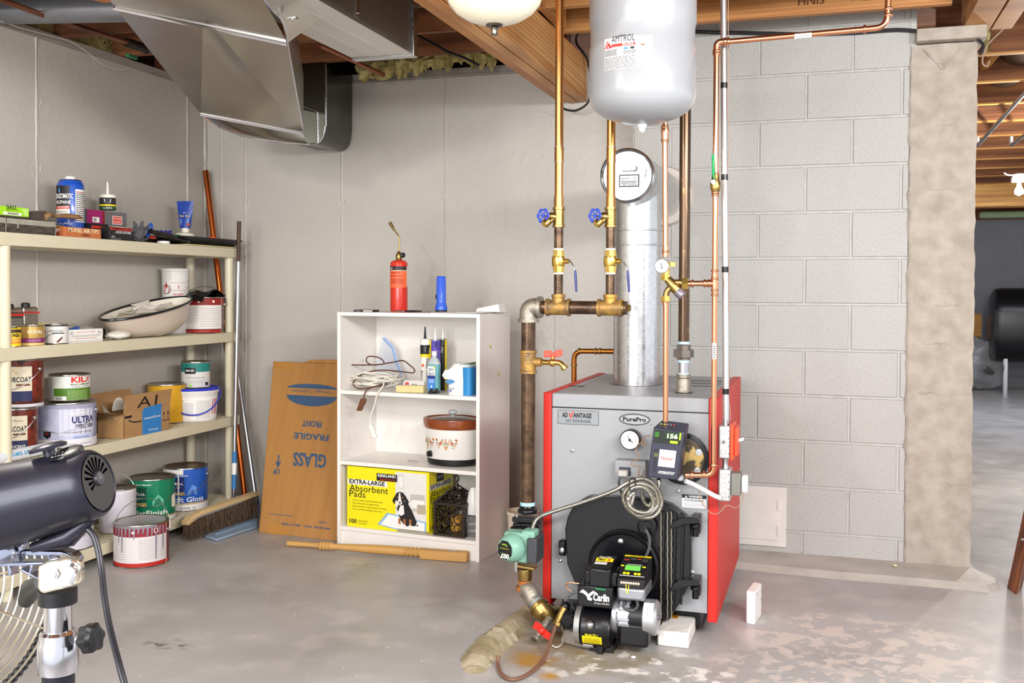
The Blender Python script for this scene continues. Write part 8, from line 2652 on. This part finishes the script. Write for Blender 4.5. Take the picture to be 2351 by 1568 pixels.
# electrical conduit and boxes
YE = 3.60
ec = thing('electrical_conduit', 'long silver conduit with black tape bands dropping to the boxes beside the boiler', 'conduit', K(1667, 965, YE))
rc_ = 7.2 * mpp(K(1664, 500, YE))
a, b = K(1660.5, -60, YE), K(1667, 968, YE)
MB(mat('emt', 'd8dadd', .3, .9, var=.2, vs=20)).tube([a, b], rc_, 18).build('tube', ec)
for y in (195, 405, 617, 898):
    p = a.lerp(b, (y + 60) / 1028)
    MB(C('1a1a1c', .3)).cyl(p - V((0, 0, .010)), p + V((0, 0, .010)), rc_ * 1.08, n=18).build('tape_band', ec)
q = [K(x, y, YE + .005) for x, y in ((1672, -60), (1672, 180), (1671, 260), (1676, 310), (1674, 350), (1671, 400), (1673, 617), (1674, 700), (1671, 780), (1675, 850), (1672, 900), (1676, 940), (1678, 965))]
MB(mat('brown_wire', '9a7a62', .4)).tube(catmull(q, 4), .0016, 6).build('thermostat_wire', ec)
BXM = mat('box_zinc', 'c4c4c2', .35, .75, var=.3)


def ebox(y0, y1, nm, lab, side):
    a, b = K(1650, y1, YE - .02), K(1677, y0, YE - .02)
    t = thing(nm, lab, 'electrical box', ((a.x + b.x) / 2, YE, a.z))
    MB(BXM).box(a.x, b.x, YE - .022, YE + .05, a.z, b.z).build('box', t, bevel=.004)
    S = Flat((a.x, YE - .022, a.z))
    w, h = b.x - a.x, b.z - a.z
    mb = MB(BXM)
    for k in (.2, .5, .8):
        mb.ring(S, w * .42, h * k, .010, .001, C('8f8f90'), .0008, None, 18)
    mb.disc(S, w * .42, h * .5, .006, C('6f6f70'), .001) if side else None
    for k in (.15, .38, .62, .85):
        mb.disc(S, w * .85, h * k, .0018, INK, .001, None, 8)
    mb.build('knockouts', t, kind='stuff')
    return t, a, b, w, h


t, a, b, w, h = ebox(978, 1052, 'switch_box', 'metal switch box with orange red cover and white toggle beside the boiler', 1)
MB(C('e04a26', .35)).box(b.x, b.x + .012, YE - .03, YE + .075, a.z - .004, b.z + .006).box(b.x + .012, b.x + .026, YE - .015, YE + .06, a.z + .01, b.z - .006).build('cover', t, bevel=.003)
zz_ = (a.z + b.z) / 2
MB(WHITE).obox((b.x + .033, YE + .02, zz_ + .006), (.010, 0, .003), (0, .006, 0), (0, 0, .005)).build('toggle', t)
MB(STEEL).lathe([(.013, 0), (.013, .02)], (a.x + w * .55, YE, b.z), ZV, 14).build('connector', t)
t, a2, b2, w, h = ebox(1078, 1150, 'transformer_box', 'metal box with small transformer on its right below the switch box', 0)
MB(C('7d7b74', .4, metal=.5)).box(b2.x + .001, b2.x + .035, YE - .01, YE + .04, a2.z + .02, b2.z - .014).build('transformer_core', t, bevel=.002)
MB(C('d8d6d2', .35)).box(b2.x + .036, b2.x + .058, YE - .005, YE + .035, a2.z + .03, b2.z - .022).build('coil_cover', t, bevel=.006)
MB(STEEL).lathe([(.013, -.02), (.010, -.012), (.010, .012), (.013, .02)], ((a2.x + b2.x) / 2, YE, (a.z + b2.z) / 2), ZV, 14).lathe([(.008, 0), (.008, (a.z - b2.z))], ((a2.x + b2.x) / 2, YE, b2.z), ZV, 12).build('connector', t)
q = [V((b2.x + .055, YE, b2.z - .03)), K(1707, 1130, YE), K(1703, 1150, YE), K(1690, 1166, YE), K(1668, 1160, YE), K(1650, 1178, YE - .02), K(1630, 1176, YE - .03), K(1610, 1150, YE - .03), K(1605, 1128, YE - .02), K(1612, 1108, YE)]
MB(mat('brown_wire', '')).tube(catmull(q, 5), .0018, 6).build('low_voltage_wire', t)


def flex(pts, r, name, label, m, pitch=.0042, per=10):
    P = [V(p) for p in catmull(pts, 10)]
    out = [P[0]]
    acc = 0
    for a, b in zip(P[:-1], P[1:]):
        L = (b - a).length
        n = max(1, int(L / (pitch / 2) + .5))
        for i in range(1, n + 1):
            out.append(a.lerp(b, i / n))
    rr_ = [r * (1 + .09 * (1 if i % 2 else -1)) for i in range(len(out))]
    t = thing(name, label, 'cable', out[0])
    MB(m).tube(out, rr_, per).build('armour', t)
    return t


FX = mat('flex_steel', 'c3c2b8', .28, 1.0)
pts = [K(1222, 1228, 3.49), K(1224, 1208, 3.49), K(1234, 1190, 3.49), K(1262, 1177, 3.50), K(1340, 1152, 3.52), K(1410, 1126, 3.53)]
for k in range(25):
    a_ = 2.2 - k * 6.2832 / 8
    rr0 = .074 - .036 * k / 24 + .003 * math.sin(k * 2)
    c = K(1474 - (k // 8) * 2, 1146 + (k // 8) * 2, 3.50 - .012 * (k / 8 % 3))
    pts.append(c + V((rr0 * 1.0 * math.cos(a_), 0, rr0 * .98 * math.sin(a_))))
pts += [K(1448, 1160, 3.47), K(1446, 1135, 3.5), K(1462, 1116, 3.53), K(1478, 1096, 3.56)]
t = flex(pts, .0078, 'armoured_cable', 'coiled silver armoured cable hanging on the boiler front, running left to the pump', FX)
MB(C('2a2a2c', .4)).tube([K(1452, 1112, 3.475) + V((.012 * math.cos(i * .63), .012 * math.sin(i * .63), .022 * math.sin(i * .63))) for i in range(10)], .003, 6, closed=True).build('cable_tie', t)
flex([K(1512, 1100, 3.53), K(1513, 1112, 3.54), K(1508, 1135, 3.55), K(1490, 1160, 3.56), K(1478, 1150, 3.56), K(1473, 1130, 3.56)], .0078, 'armoured_cable', 'short armoured cable from the heater control down behind the coil', FX)
flex([K(1573, 1104, 3.54), K(1592, 1112, 3.56), K(1615, 1124, 3.57), K(1640, 1138, 3.57), K(1656, 1144, 3.57)], .0085, 'white_flex_conduit', 'white corrugated conduit from the heater control to the transformer box', C('dcdcdc', .35), .006)
q = [K(1492, 1000, 3.50), K(1480, 1003, 3.52), K(1473, 1018, 3.53), K(1480, 1024, 3.52), K(1478, 1014, 3.53), K(1464, 1022, 3.54), K(1460, 1036, 3.54), K(1468, 1050, 3.53), K(1450, 1062, 3.54), K(1452, 1070, 3.54), K(1468, 1072, 3.53), K(1466, 1090, 3.54), K(1472, 1094, 3.55), K(1480, 1080, 3.58)]
solo(MB(mat('brown_wire', '')).tube(catmull(q, 5), .002, 6), 'curly_wire', 'thin curly brown wire between the gauge and the heater control', 'wire', q[5])
# ================================================================ FAN IN THE LEFT FOREGROUND
DF = 1.22
fn = thing('pedestal_fan', 'large black and chrome pedestal fan in the left foreground, its motor in view', 'fan', (aD(135, 1400, DF).x, aD(135, 1400, DF).y, 0))
GUN = mat('motor_black', '22222e', .38, .35, var=.15, coat=.1)
cap, tail = aD(222, 1108, DF - .02), aD(-60, 1180, DF - .002)
ax = (tail - cap).normalized()
rD = .0425
LD = (tail - cap).length
MB(GUN).lathe([(rD * .80, 0), (rD * .86, -.003), (rD * .95, .002), (rD, .014), (rD * 1.07, .05), (rD * 1.28, LD)], cap, ax, 64).build('motor_housing', fn)
u_, v_, _ = frame(-ax)
S = Flat(cap - ax * .0015, u_, v_)
if S.n.dot(-ax) < 0:
    S.n = -S.n
up2 = v_ if v_.z > 0 else -v_
rt2 = up2.cross(-ax).normalized()
if (R.transposed() @ rt2).x < 0:
    rt2 = -rt2
S = Flat(cap, rt2, up2)
if S.n.dot(-ax) < 0:
    S.n = -S.n
ENDP = mat('end_plate', '2c2b2b', .6)
MB(ENDP).disc(S, 0, 0, rD * .78, ENDP, .0022, None, 48).build('end_plate', fn)
SLT = mat('slot_black', '030304', .95, spec=0)
for k in range(11):
    mb = MB(SLT)
    a_ = math.radians(18 + k * 19)
    r0, r1_ = rD * .2, rD * (.62 if k < 9 else .5)
    d_, n_ = (math.cos(a_), math.sin(a_)), (-math.sin(a_), math.cos(a_))
    mb.poly(S, [(d_[0] * r0 - n_[0] * .0006, d_[1] * r0 + rD * .1 - n_[1] * .0006), (d_[0] * r1_ - n_[0] * .0018, d_[1] * r1_ + rD * .1 - n_[1] * .0018), (d_[0] * r1_ + n_[0] * .0018, d_[1] * r1_ + rD * .1 + n_[1] * .0018), (d_[0] * r0 + n_[0] * .0006, d_[1] * r0 + rD * .1 + n_[1] * .0006)], SLT, .0028).build('vent_slot', fn)
MB(C('45434a', .3, metal=.4)).lathe([(.009, 0), (.008, .004), (.001, .005)], S(0, rD * .1, .002), S.n, 20).build('centre_screw', fn)
top = lambda k: cap + ax * (LD * k) + up2 * rD * (1.01 + .12 * k)
p = top(.30)
MB(mat('knob_dark', '2d2c38', .3, .3)).lathe([(.007, -.002), (.007, .010), (.021, .010), (.022, .014), (.016, .017), (.001, .018)], p - up2 * .002, up2, 28).build('oscillation_knob', fn)
p = top(.14)
MB(BLKPL).lathe([(.018, 0), (.018, .005), (.014, .007), (.001, .007)], p - up2 * .004 - rt2 * .004, up2 - rt2 * .3, 24).build('speed_dial', fn)
sc_ = V(top(.08)) * 1.0


class DR:
    def __call__(s, a, b, off=0.0):
        t_ = .95 - b / rD
        return cap + ax * (.034 - a) + (up2 * math.cos(t_ * .55) + (R.col[1] * -1) * math.sin(t_ * .55)).normalized() * (rD * 1.085 + off)


MB(BLKPL).rect(DR(), -.006, -.006, .014, .028, C('17171c'), .0006, 3).txt(DR(), '0 1 2', .004, .016, .006, WHITE, .0016, w=.012).txt(DR(), '0-1-2-3', .004, .004, .006, WHITE, .0016, w=.015).build('switch_marks', fn)
dn = -up2
# cord
q = [cap + ax * .035 + dn * rD * .98, aD(215, 1230, 1.2), aD(232, 1300, 1.19), aD(240, 1370, 1.17), aD(252, 1440, 1.15), aD(275, 1530, 1.12), aD(300, 1620, 1.10)]
MB(C('1d1e26', .35)).tube(catmull(q, 7), .0038, 12).build('power_cord', fn)
p = cap + ax * .03 + dn * rD * .96
MB(GUN).tube([p - ax * .012, p + dn * .014 + ax * .02, p + dn * .016 + ax * .07], [.006, .012, .006], 12).build('cord_boss', fn)
p = aD(172, 1222, DF)
MB(CHROME).lathe([(.012, .01), (.012, -.004), (.009, -.008)], p, up2, 20).build('pivot_nut', fn)
# yoke arms
ALC = mat('cast_chrome', 'aab0c4', .15, 1.0)
P_ = lambda x, y, d=DF: aD(x, y, d)
mb = MB(ALC).prism([P_(-30, 1262), P_(60, 1262), P_(140, 1264), P_(168, 1275), P_(178, 1290), P_(172, 1296), P_(150, 1277), P_(60, 1276), P_(-30, 1280)], R.col[1] * .022)
mb.build('upper_arm', fn, bevel=.002)
MB(ALC).prism([P_(-30, 1292), P_(60, 1290), P_(110, 1290), P_(110, 1296), P_(60, 1300), P_(-30, 1303)], R.col[1] * .018).prism([P_(15, 1300), P_(24, 1300), P_(28, 1322), P_(18, 1324)], R.col[1] * .018).prism([P_(68, 1296), P_(76, 1296), P_(70, 1328), P_(63, 1324)], R.col[1] * .018).prism([P_(48, 1305), P_(90, 1326), P_(88, 1332), P_(44, 1312)], R.col[1] * .018).prism([P_(108, 1276), P_(114, 1276), P_(118, 1292), P_(112, 1292)], R.col[1] * .018).build('lower_arm', fn, bevel=.0015)
MB(ALC).lathe([(.024, -.012), (.026, 0), (.022, .012), (.014, .02)], P_(8, 1262, DF), ZV, 28).build('arm_hub', fn)
# bracket
PLT = mat('polished_plate', 'eee6d6', .12, .9)
o = [P_(x, y, DF - .035) for x, y in ((86, 1305), (92, 1296), (108, 1289), (150, 1281), (170, 1283), (182, 1292), (185, 1306), (184, 1334), (178, 1342), (165, 1348), (100, 1364), (90, 1360), (85, 1350))]
MB(PLT).prism(o, R.col[1] * .014).build('tilt_bracket', fn, bevel=.003)
c = P_(124, 1318, DF - .036)
MB(CHROME).lathe([(.007, 0), (.007, .002), (.0045, .002), (.0045, .005)], c, -R.col[1], 6).build('bolt', fn)
c = P_(168, 1310, DF - .036)
MB(CHROME).lathe([(.006, 0), (.006, .008)], c, -R.col[1], 14).obox(c - R.col[1] * .006 + V((-.003, 0, .008)), (.003, 0, .006), R.col[1] * .0015, (.002, 0, -.001)).obox(c - R.col[1] * .006 + V((.003, 0, -.008)), (.003, 0, .006), R.col[1] * .0015, (.002, 0, -.001)).build('wing_nut', fn)
# pole
pc = P_(133, 1400, DF - .008)
px_, py_ = pc.x, pc.y
zz_ = lambda y: P_(133, y, DF - .008).z
m1 = mpp(pc)
MB(BLKPL).cyl((px_, py_, zz_(1384)), (px_, py_, zz_(1352)), 42 * m1, n=36).build('rubber_collar', fn)
MB(CHROME).cyl((px_, py_, zz_(1462)), (px_, py_, zz_(1378)), 30.5 * m1, n=40).build('inner_tube', fn)
MB(mat('polished_alu', 'cfd0d6', .18, 1.0)).lathe([(43 * m1, 0), (45 * m1, .004), (45 * m1, zz_(1478) - zz_(1542)), (43 * m1, zz_(1474) - zz_(1542)), (40 * m1, zz_(1452) - zz_(1542)), (34 * m1, zz_(1446) - zz_(1542)), (31 * m1, zz_(1446) - zz_(1542))], (px_, py_, zz_(1542)), n=40).build('height_clamp', fn)
MB(BLKPL).cyl((px_, py_, .03), (px_, py_, zz_(1540)), 35.5 * m1, n=36, m=GUN).build('pole', fn)
MB(GUN).lathe([(.23, 0), (.235, .008), (.22, .02), (.06, .035), (.03, .06)], (px_, py_, 0), n=48).build('floor_base', fn)
kc, kd = P_(178, 1468, DF - .012), P_(196, 1466, DF - .016)
MB(STEEL).cyl(kc, kd, .005).build('knob_stem', fn)
mb = MB(BLKPL)
kx = (kd - kc).normalized()
uk, vk, _ = frame(kx)
rings = []
for h_, rr0 in ((0, .010), (.002, .0165), (.014, .0165), (.017, .012)):
    rings.append([kd + kx * h_ + (uk * math.cos(i * .1745) + vk * math.sin(i * .1745)) * rr0 * (1 + .09 * math.cos(i * .1745 * 6)) for i in range(36)])
loft(mb, rings).build('clamp_knob', fn)
# guard
gc = aD(-190, 1350, 1.33)
gn = (R @ V((.68, -.70, .22))).normalized()
gu, gv, _ = frame(gn)
RG = .178
GW = mat('guard_wire', 'cdc8b2', .25, .9)
NR = 13
for k in range(NR):
    f_ = 1 - k * .066
    off = .045 * (1 - ((f_) ** 3))
    MB(GW).tube([gc + gn * off + gu * (RG * f_ * math.cos(a_)) + gv * (RG * f_ * math.sin(a_)) for a_ in [6.2832 * i / 96 for i in range(96)]], .0016, 6, closed=True).build('guard_ring', fn)
for k in range(12):
    a_ = 6.2832 * k / 12
    MB(GW).tube([gc + gn * (.045 * (1 - f_ ** 3) + .003) + gu * (RG * f_ * math.cos(a_)) + gv * (RG * f_ * math.sin(a_)) for f_ in (1, .85, .6, .35, .1)], .0016, 6).build('guard_spoke', fn)
mb = MB(BLKPL)
q = []
rr_ = []
for i in range(240):
    a_ = 6.2832 * i / 240
    q.append(gc - gn * .012 + gu * (RG * 1.02 * math.cos(a_)) + gv * (RG * 1.02 * math.sin(a_)))
    rr_.append(.0075 if i % 2 else .0055)
mb.tube(q, rr_, 8, closed=True).build('guard_rim', fn)
for k in range(3):
    a_ = 6.2832 * k / 3 + .4
    d_ = gu * math.cos(a_) + gv * math.sin(a_)
    s_ = gn.cross(d_)
    f = lambda u, v: gc - gn * .03 + d_ * (.03 + .14 * v) + s_ * ((u - .5) * .11 * (.4 + v)) + gn * ((u - .5) * .035)
    MB(mat('blade_alu', '8d8d92', .35, .8)).grid(f, 6, 6, thick=gn * .001).build('fan_blade', fn)
p = aD(60, 1372, 1.36)
MB(BLKPL).tube([aD(95, 1335, 1.3), aD(72, 1352, 1.33), aD(58, 1382, 1.34)], [.010, .014, .010], 12).build('rear_clamp', fn)

# ================================================================ RIGHT SIDE AND FAR ROOM
a, b, c_ = aZ(1713, 1431, 0), aZ(1733, 1435, 0), aZ(1748, 1412, 0)
h = aY(1720, 1357, a.y).z
pts = [a, b, c_, c_ + (a - b)]
mb = MB(C('f2efec', .4)).prism(pts, V((0, 0, h)))
mb2 = thing('white_box', 'small upright white plastic box standing on the floor right of the boiler', 'box', (a + c_) / 2)
mb.build('case', mb2, bevel=.003)
S = Flat(b, (c_ - b))
L = (c_ - b).length
mb = MB(GREY)
for x_, z_ in ((.85, .75), (.85, .5), (.25, .85)):
    mb.rect(S, L * x_, h * z_, L * (x_ + .06), h * (z_ + .05), C('9a9a9c'), .001)
mb.rect(S, L * .3, 0, L * .32, h * .15, C('b9b9b9'), .001).build('vents', mb2, kind='stuff')
# leaning wooden stake at the right edge
b0, b1 = aZ(2330, 1360, 0), aD(2415, 830, 4.3)
bq = [aZ(2312, 1350, 0), aZ(2333, 1366, 0), aZ(2346, 1352, 0)]
d_ = aD(2352, 1165, mpp(bq[0]) * F - .02) - bq[0]
d_ = d_ * 3.2
PW = mat('stake_wood', 'a5602c', .5, var=1, vs=9, col2='5c2c12', stretch=(3, 3, .25), bump=.4, bs=60)
mb = MB(PW).prism([bq[0], bq[1], bq[2], bq[0] + (bq[2] - bq[1])], d_)
wp = thing('wooden_prop', 'dark stained wooden post leaning in at the right edge of the picture', 'post', bq[0])
mb.build('post', wp, bevel=.003)
p = bq[0].lerp(bq[1], .5) + d_ * .20
MB(STEEL).ball(p, .008, 10).build('nail_head', wp)
# oil tank in the far room
YO = 13.6
ot = thing('oil_tank', 'big black oval oil tank on legs against the far wall', 'tank', aZ(2310, 885, 0))
a, b = aY(2276, 760, YO), aY(2430, 760, YO)
zt_, zb_ = aY(2351, 661, YO).z, aY(2351, 832, YO).z
OTM = mat('oil_tank_black', '1c1c1f', .3, .3, var=.3, vs=6)
ws, hs = (b.x - a.x) / 2, (zt_ - zb_) / 2
hw_ = .34
cx_, cz_ = (a.x + b.x) / 2, (zt_ + zb_) / 2
ol = []
for i in range(48):
    t_ = 6.2832 * i / 48
    rr0 = hs - .34
    z_ = cz_ + .34 * math.sin(t_) + (rr0 if math.sin(t_) > 0 else -rr0)
    ol.append((.34 * math.cos(t_), z_))
rings = []
for s_, x_ in ((.86, -.03), (.97, 0), (1, .06), (1, 1.5)):
    rings.append([V((a.x + x_ + .03, YO + yy * s_, cz_ + (z_ - cz_) * s_)) for yy, z_ in ol])
loft(MB(OTM), rings).build('shell', ot)
MB(OTM).tube([V((a.x + .50, YO + yy * 1.01, cz_ + (z_ - cz_) * 1.01)) for yy, z_ in ol], .02, 8, closed=True).build('weld_band', ot)
for x_ in (.14, .95):
    MB(STEEL).cyl((a.x + x_, YO - .15, 0), (a.x + x_, YO - .15, zb_ + .12), .03).build('leg', ot)
MB(BLACK).cyl((a.x + .48, YO, zt_ - .02), (a.x + .48, YO, 2.3), .03).build('vent_pipe', ot)
a, b = aY(2222, 808, 14.3), aY(2254, 720, 14.3)
solo(MB(JOY).box(a.x, b.x, 14.3, 14.34, aY(2240, 782, 14.3).z, b.z).box(b.x - .03, b.x, 14.3, 14.33, 0, aY(2240, 782, 14.3).z).box(a.x, a.x + .04, 14.3, 14.33, 0, aY(2240, 782, 14.3).z), 'plywood_sign', 'orange plywood board on a leg behind the grey bag in the far room', 'board', ((a.x + b.x) / 2, 14.3, 0))
p = aZ(2240, 887, 0)
solo(crumple((p.x - .1, 13.9, 0), .34, .16, .32, mat('grey_bag', '8c8d90', .3, bump=1.0, bs=5), 6, amp=.25), 'grey_plastic_bag', 'crumpled grey plastic sheet standing at the corner of the far room', 'bag', (p.x - .1, 13.9, 0))
a, b = aY(2258, 842, 13.3), aZ(2310, 883, 0)
b.z = .03
solo(MB(C('6a6a68', .4, metal=.5)).cyl(a, b, .035), 'dropped_pipe', 'grey pipe leaning on the far room floor under the oil tank', 'pipe', b)
# flakes on the floor
FLK = C('e4d9a6', .7)
for x, y, s_, lab in ((2055, 1300, .010, 'small yellow chip on the concrete ledge at the foot of the wall'), (1454, 1511, .009, 'small white chip on the floor in front of the burner')):
    p = aZ(x, y, .04 if y < 1400 else .0)
    solo(MB(FLK if y < 1400 else WHITE).ball(p + V((0, 0, .004)), s_, 8, sz=.45), 'paint_chip', lab, 'chip', p)

# repeats share a group
names = {}
for o in list(COL.objects):
    if o.parent is None and o.get('label'):
        names.setdefault(o.name.split('.')[0], []).append(o)
for k in names:
    if len(names[k]) > 1:
        for o in names[k]:
            if not o.get('group'):
                o['group'] = 'the ' + k.replace('_', ' ') + 's'
for k in names:
    if k.endswith('_can') or k == 'drip_can':
        for o in names[k]:
            o['group'] = 'paint cans on and by the shelves'
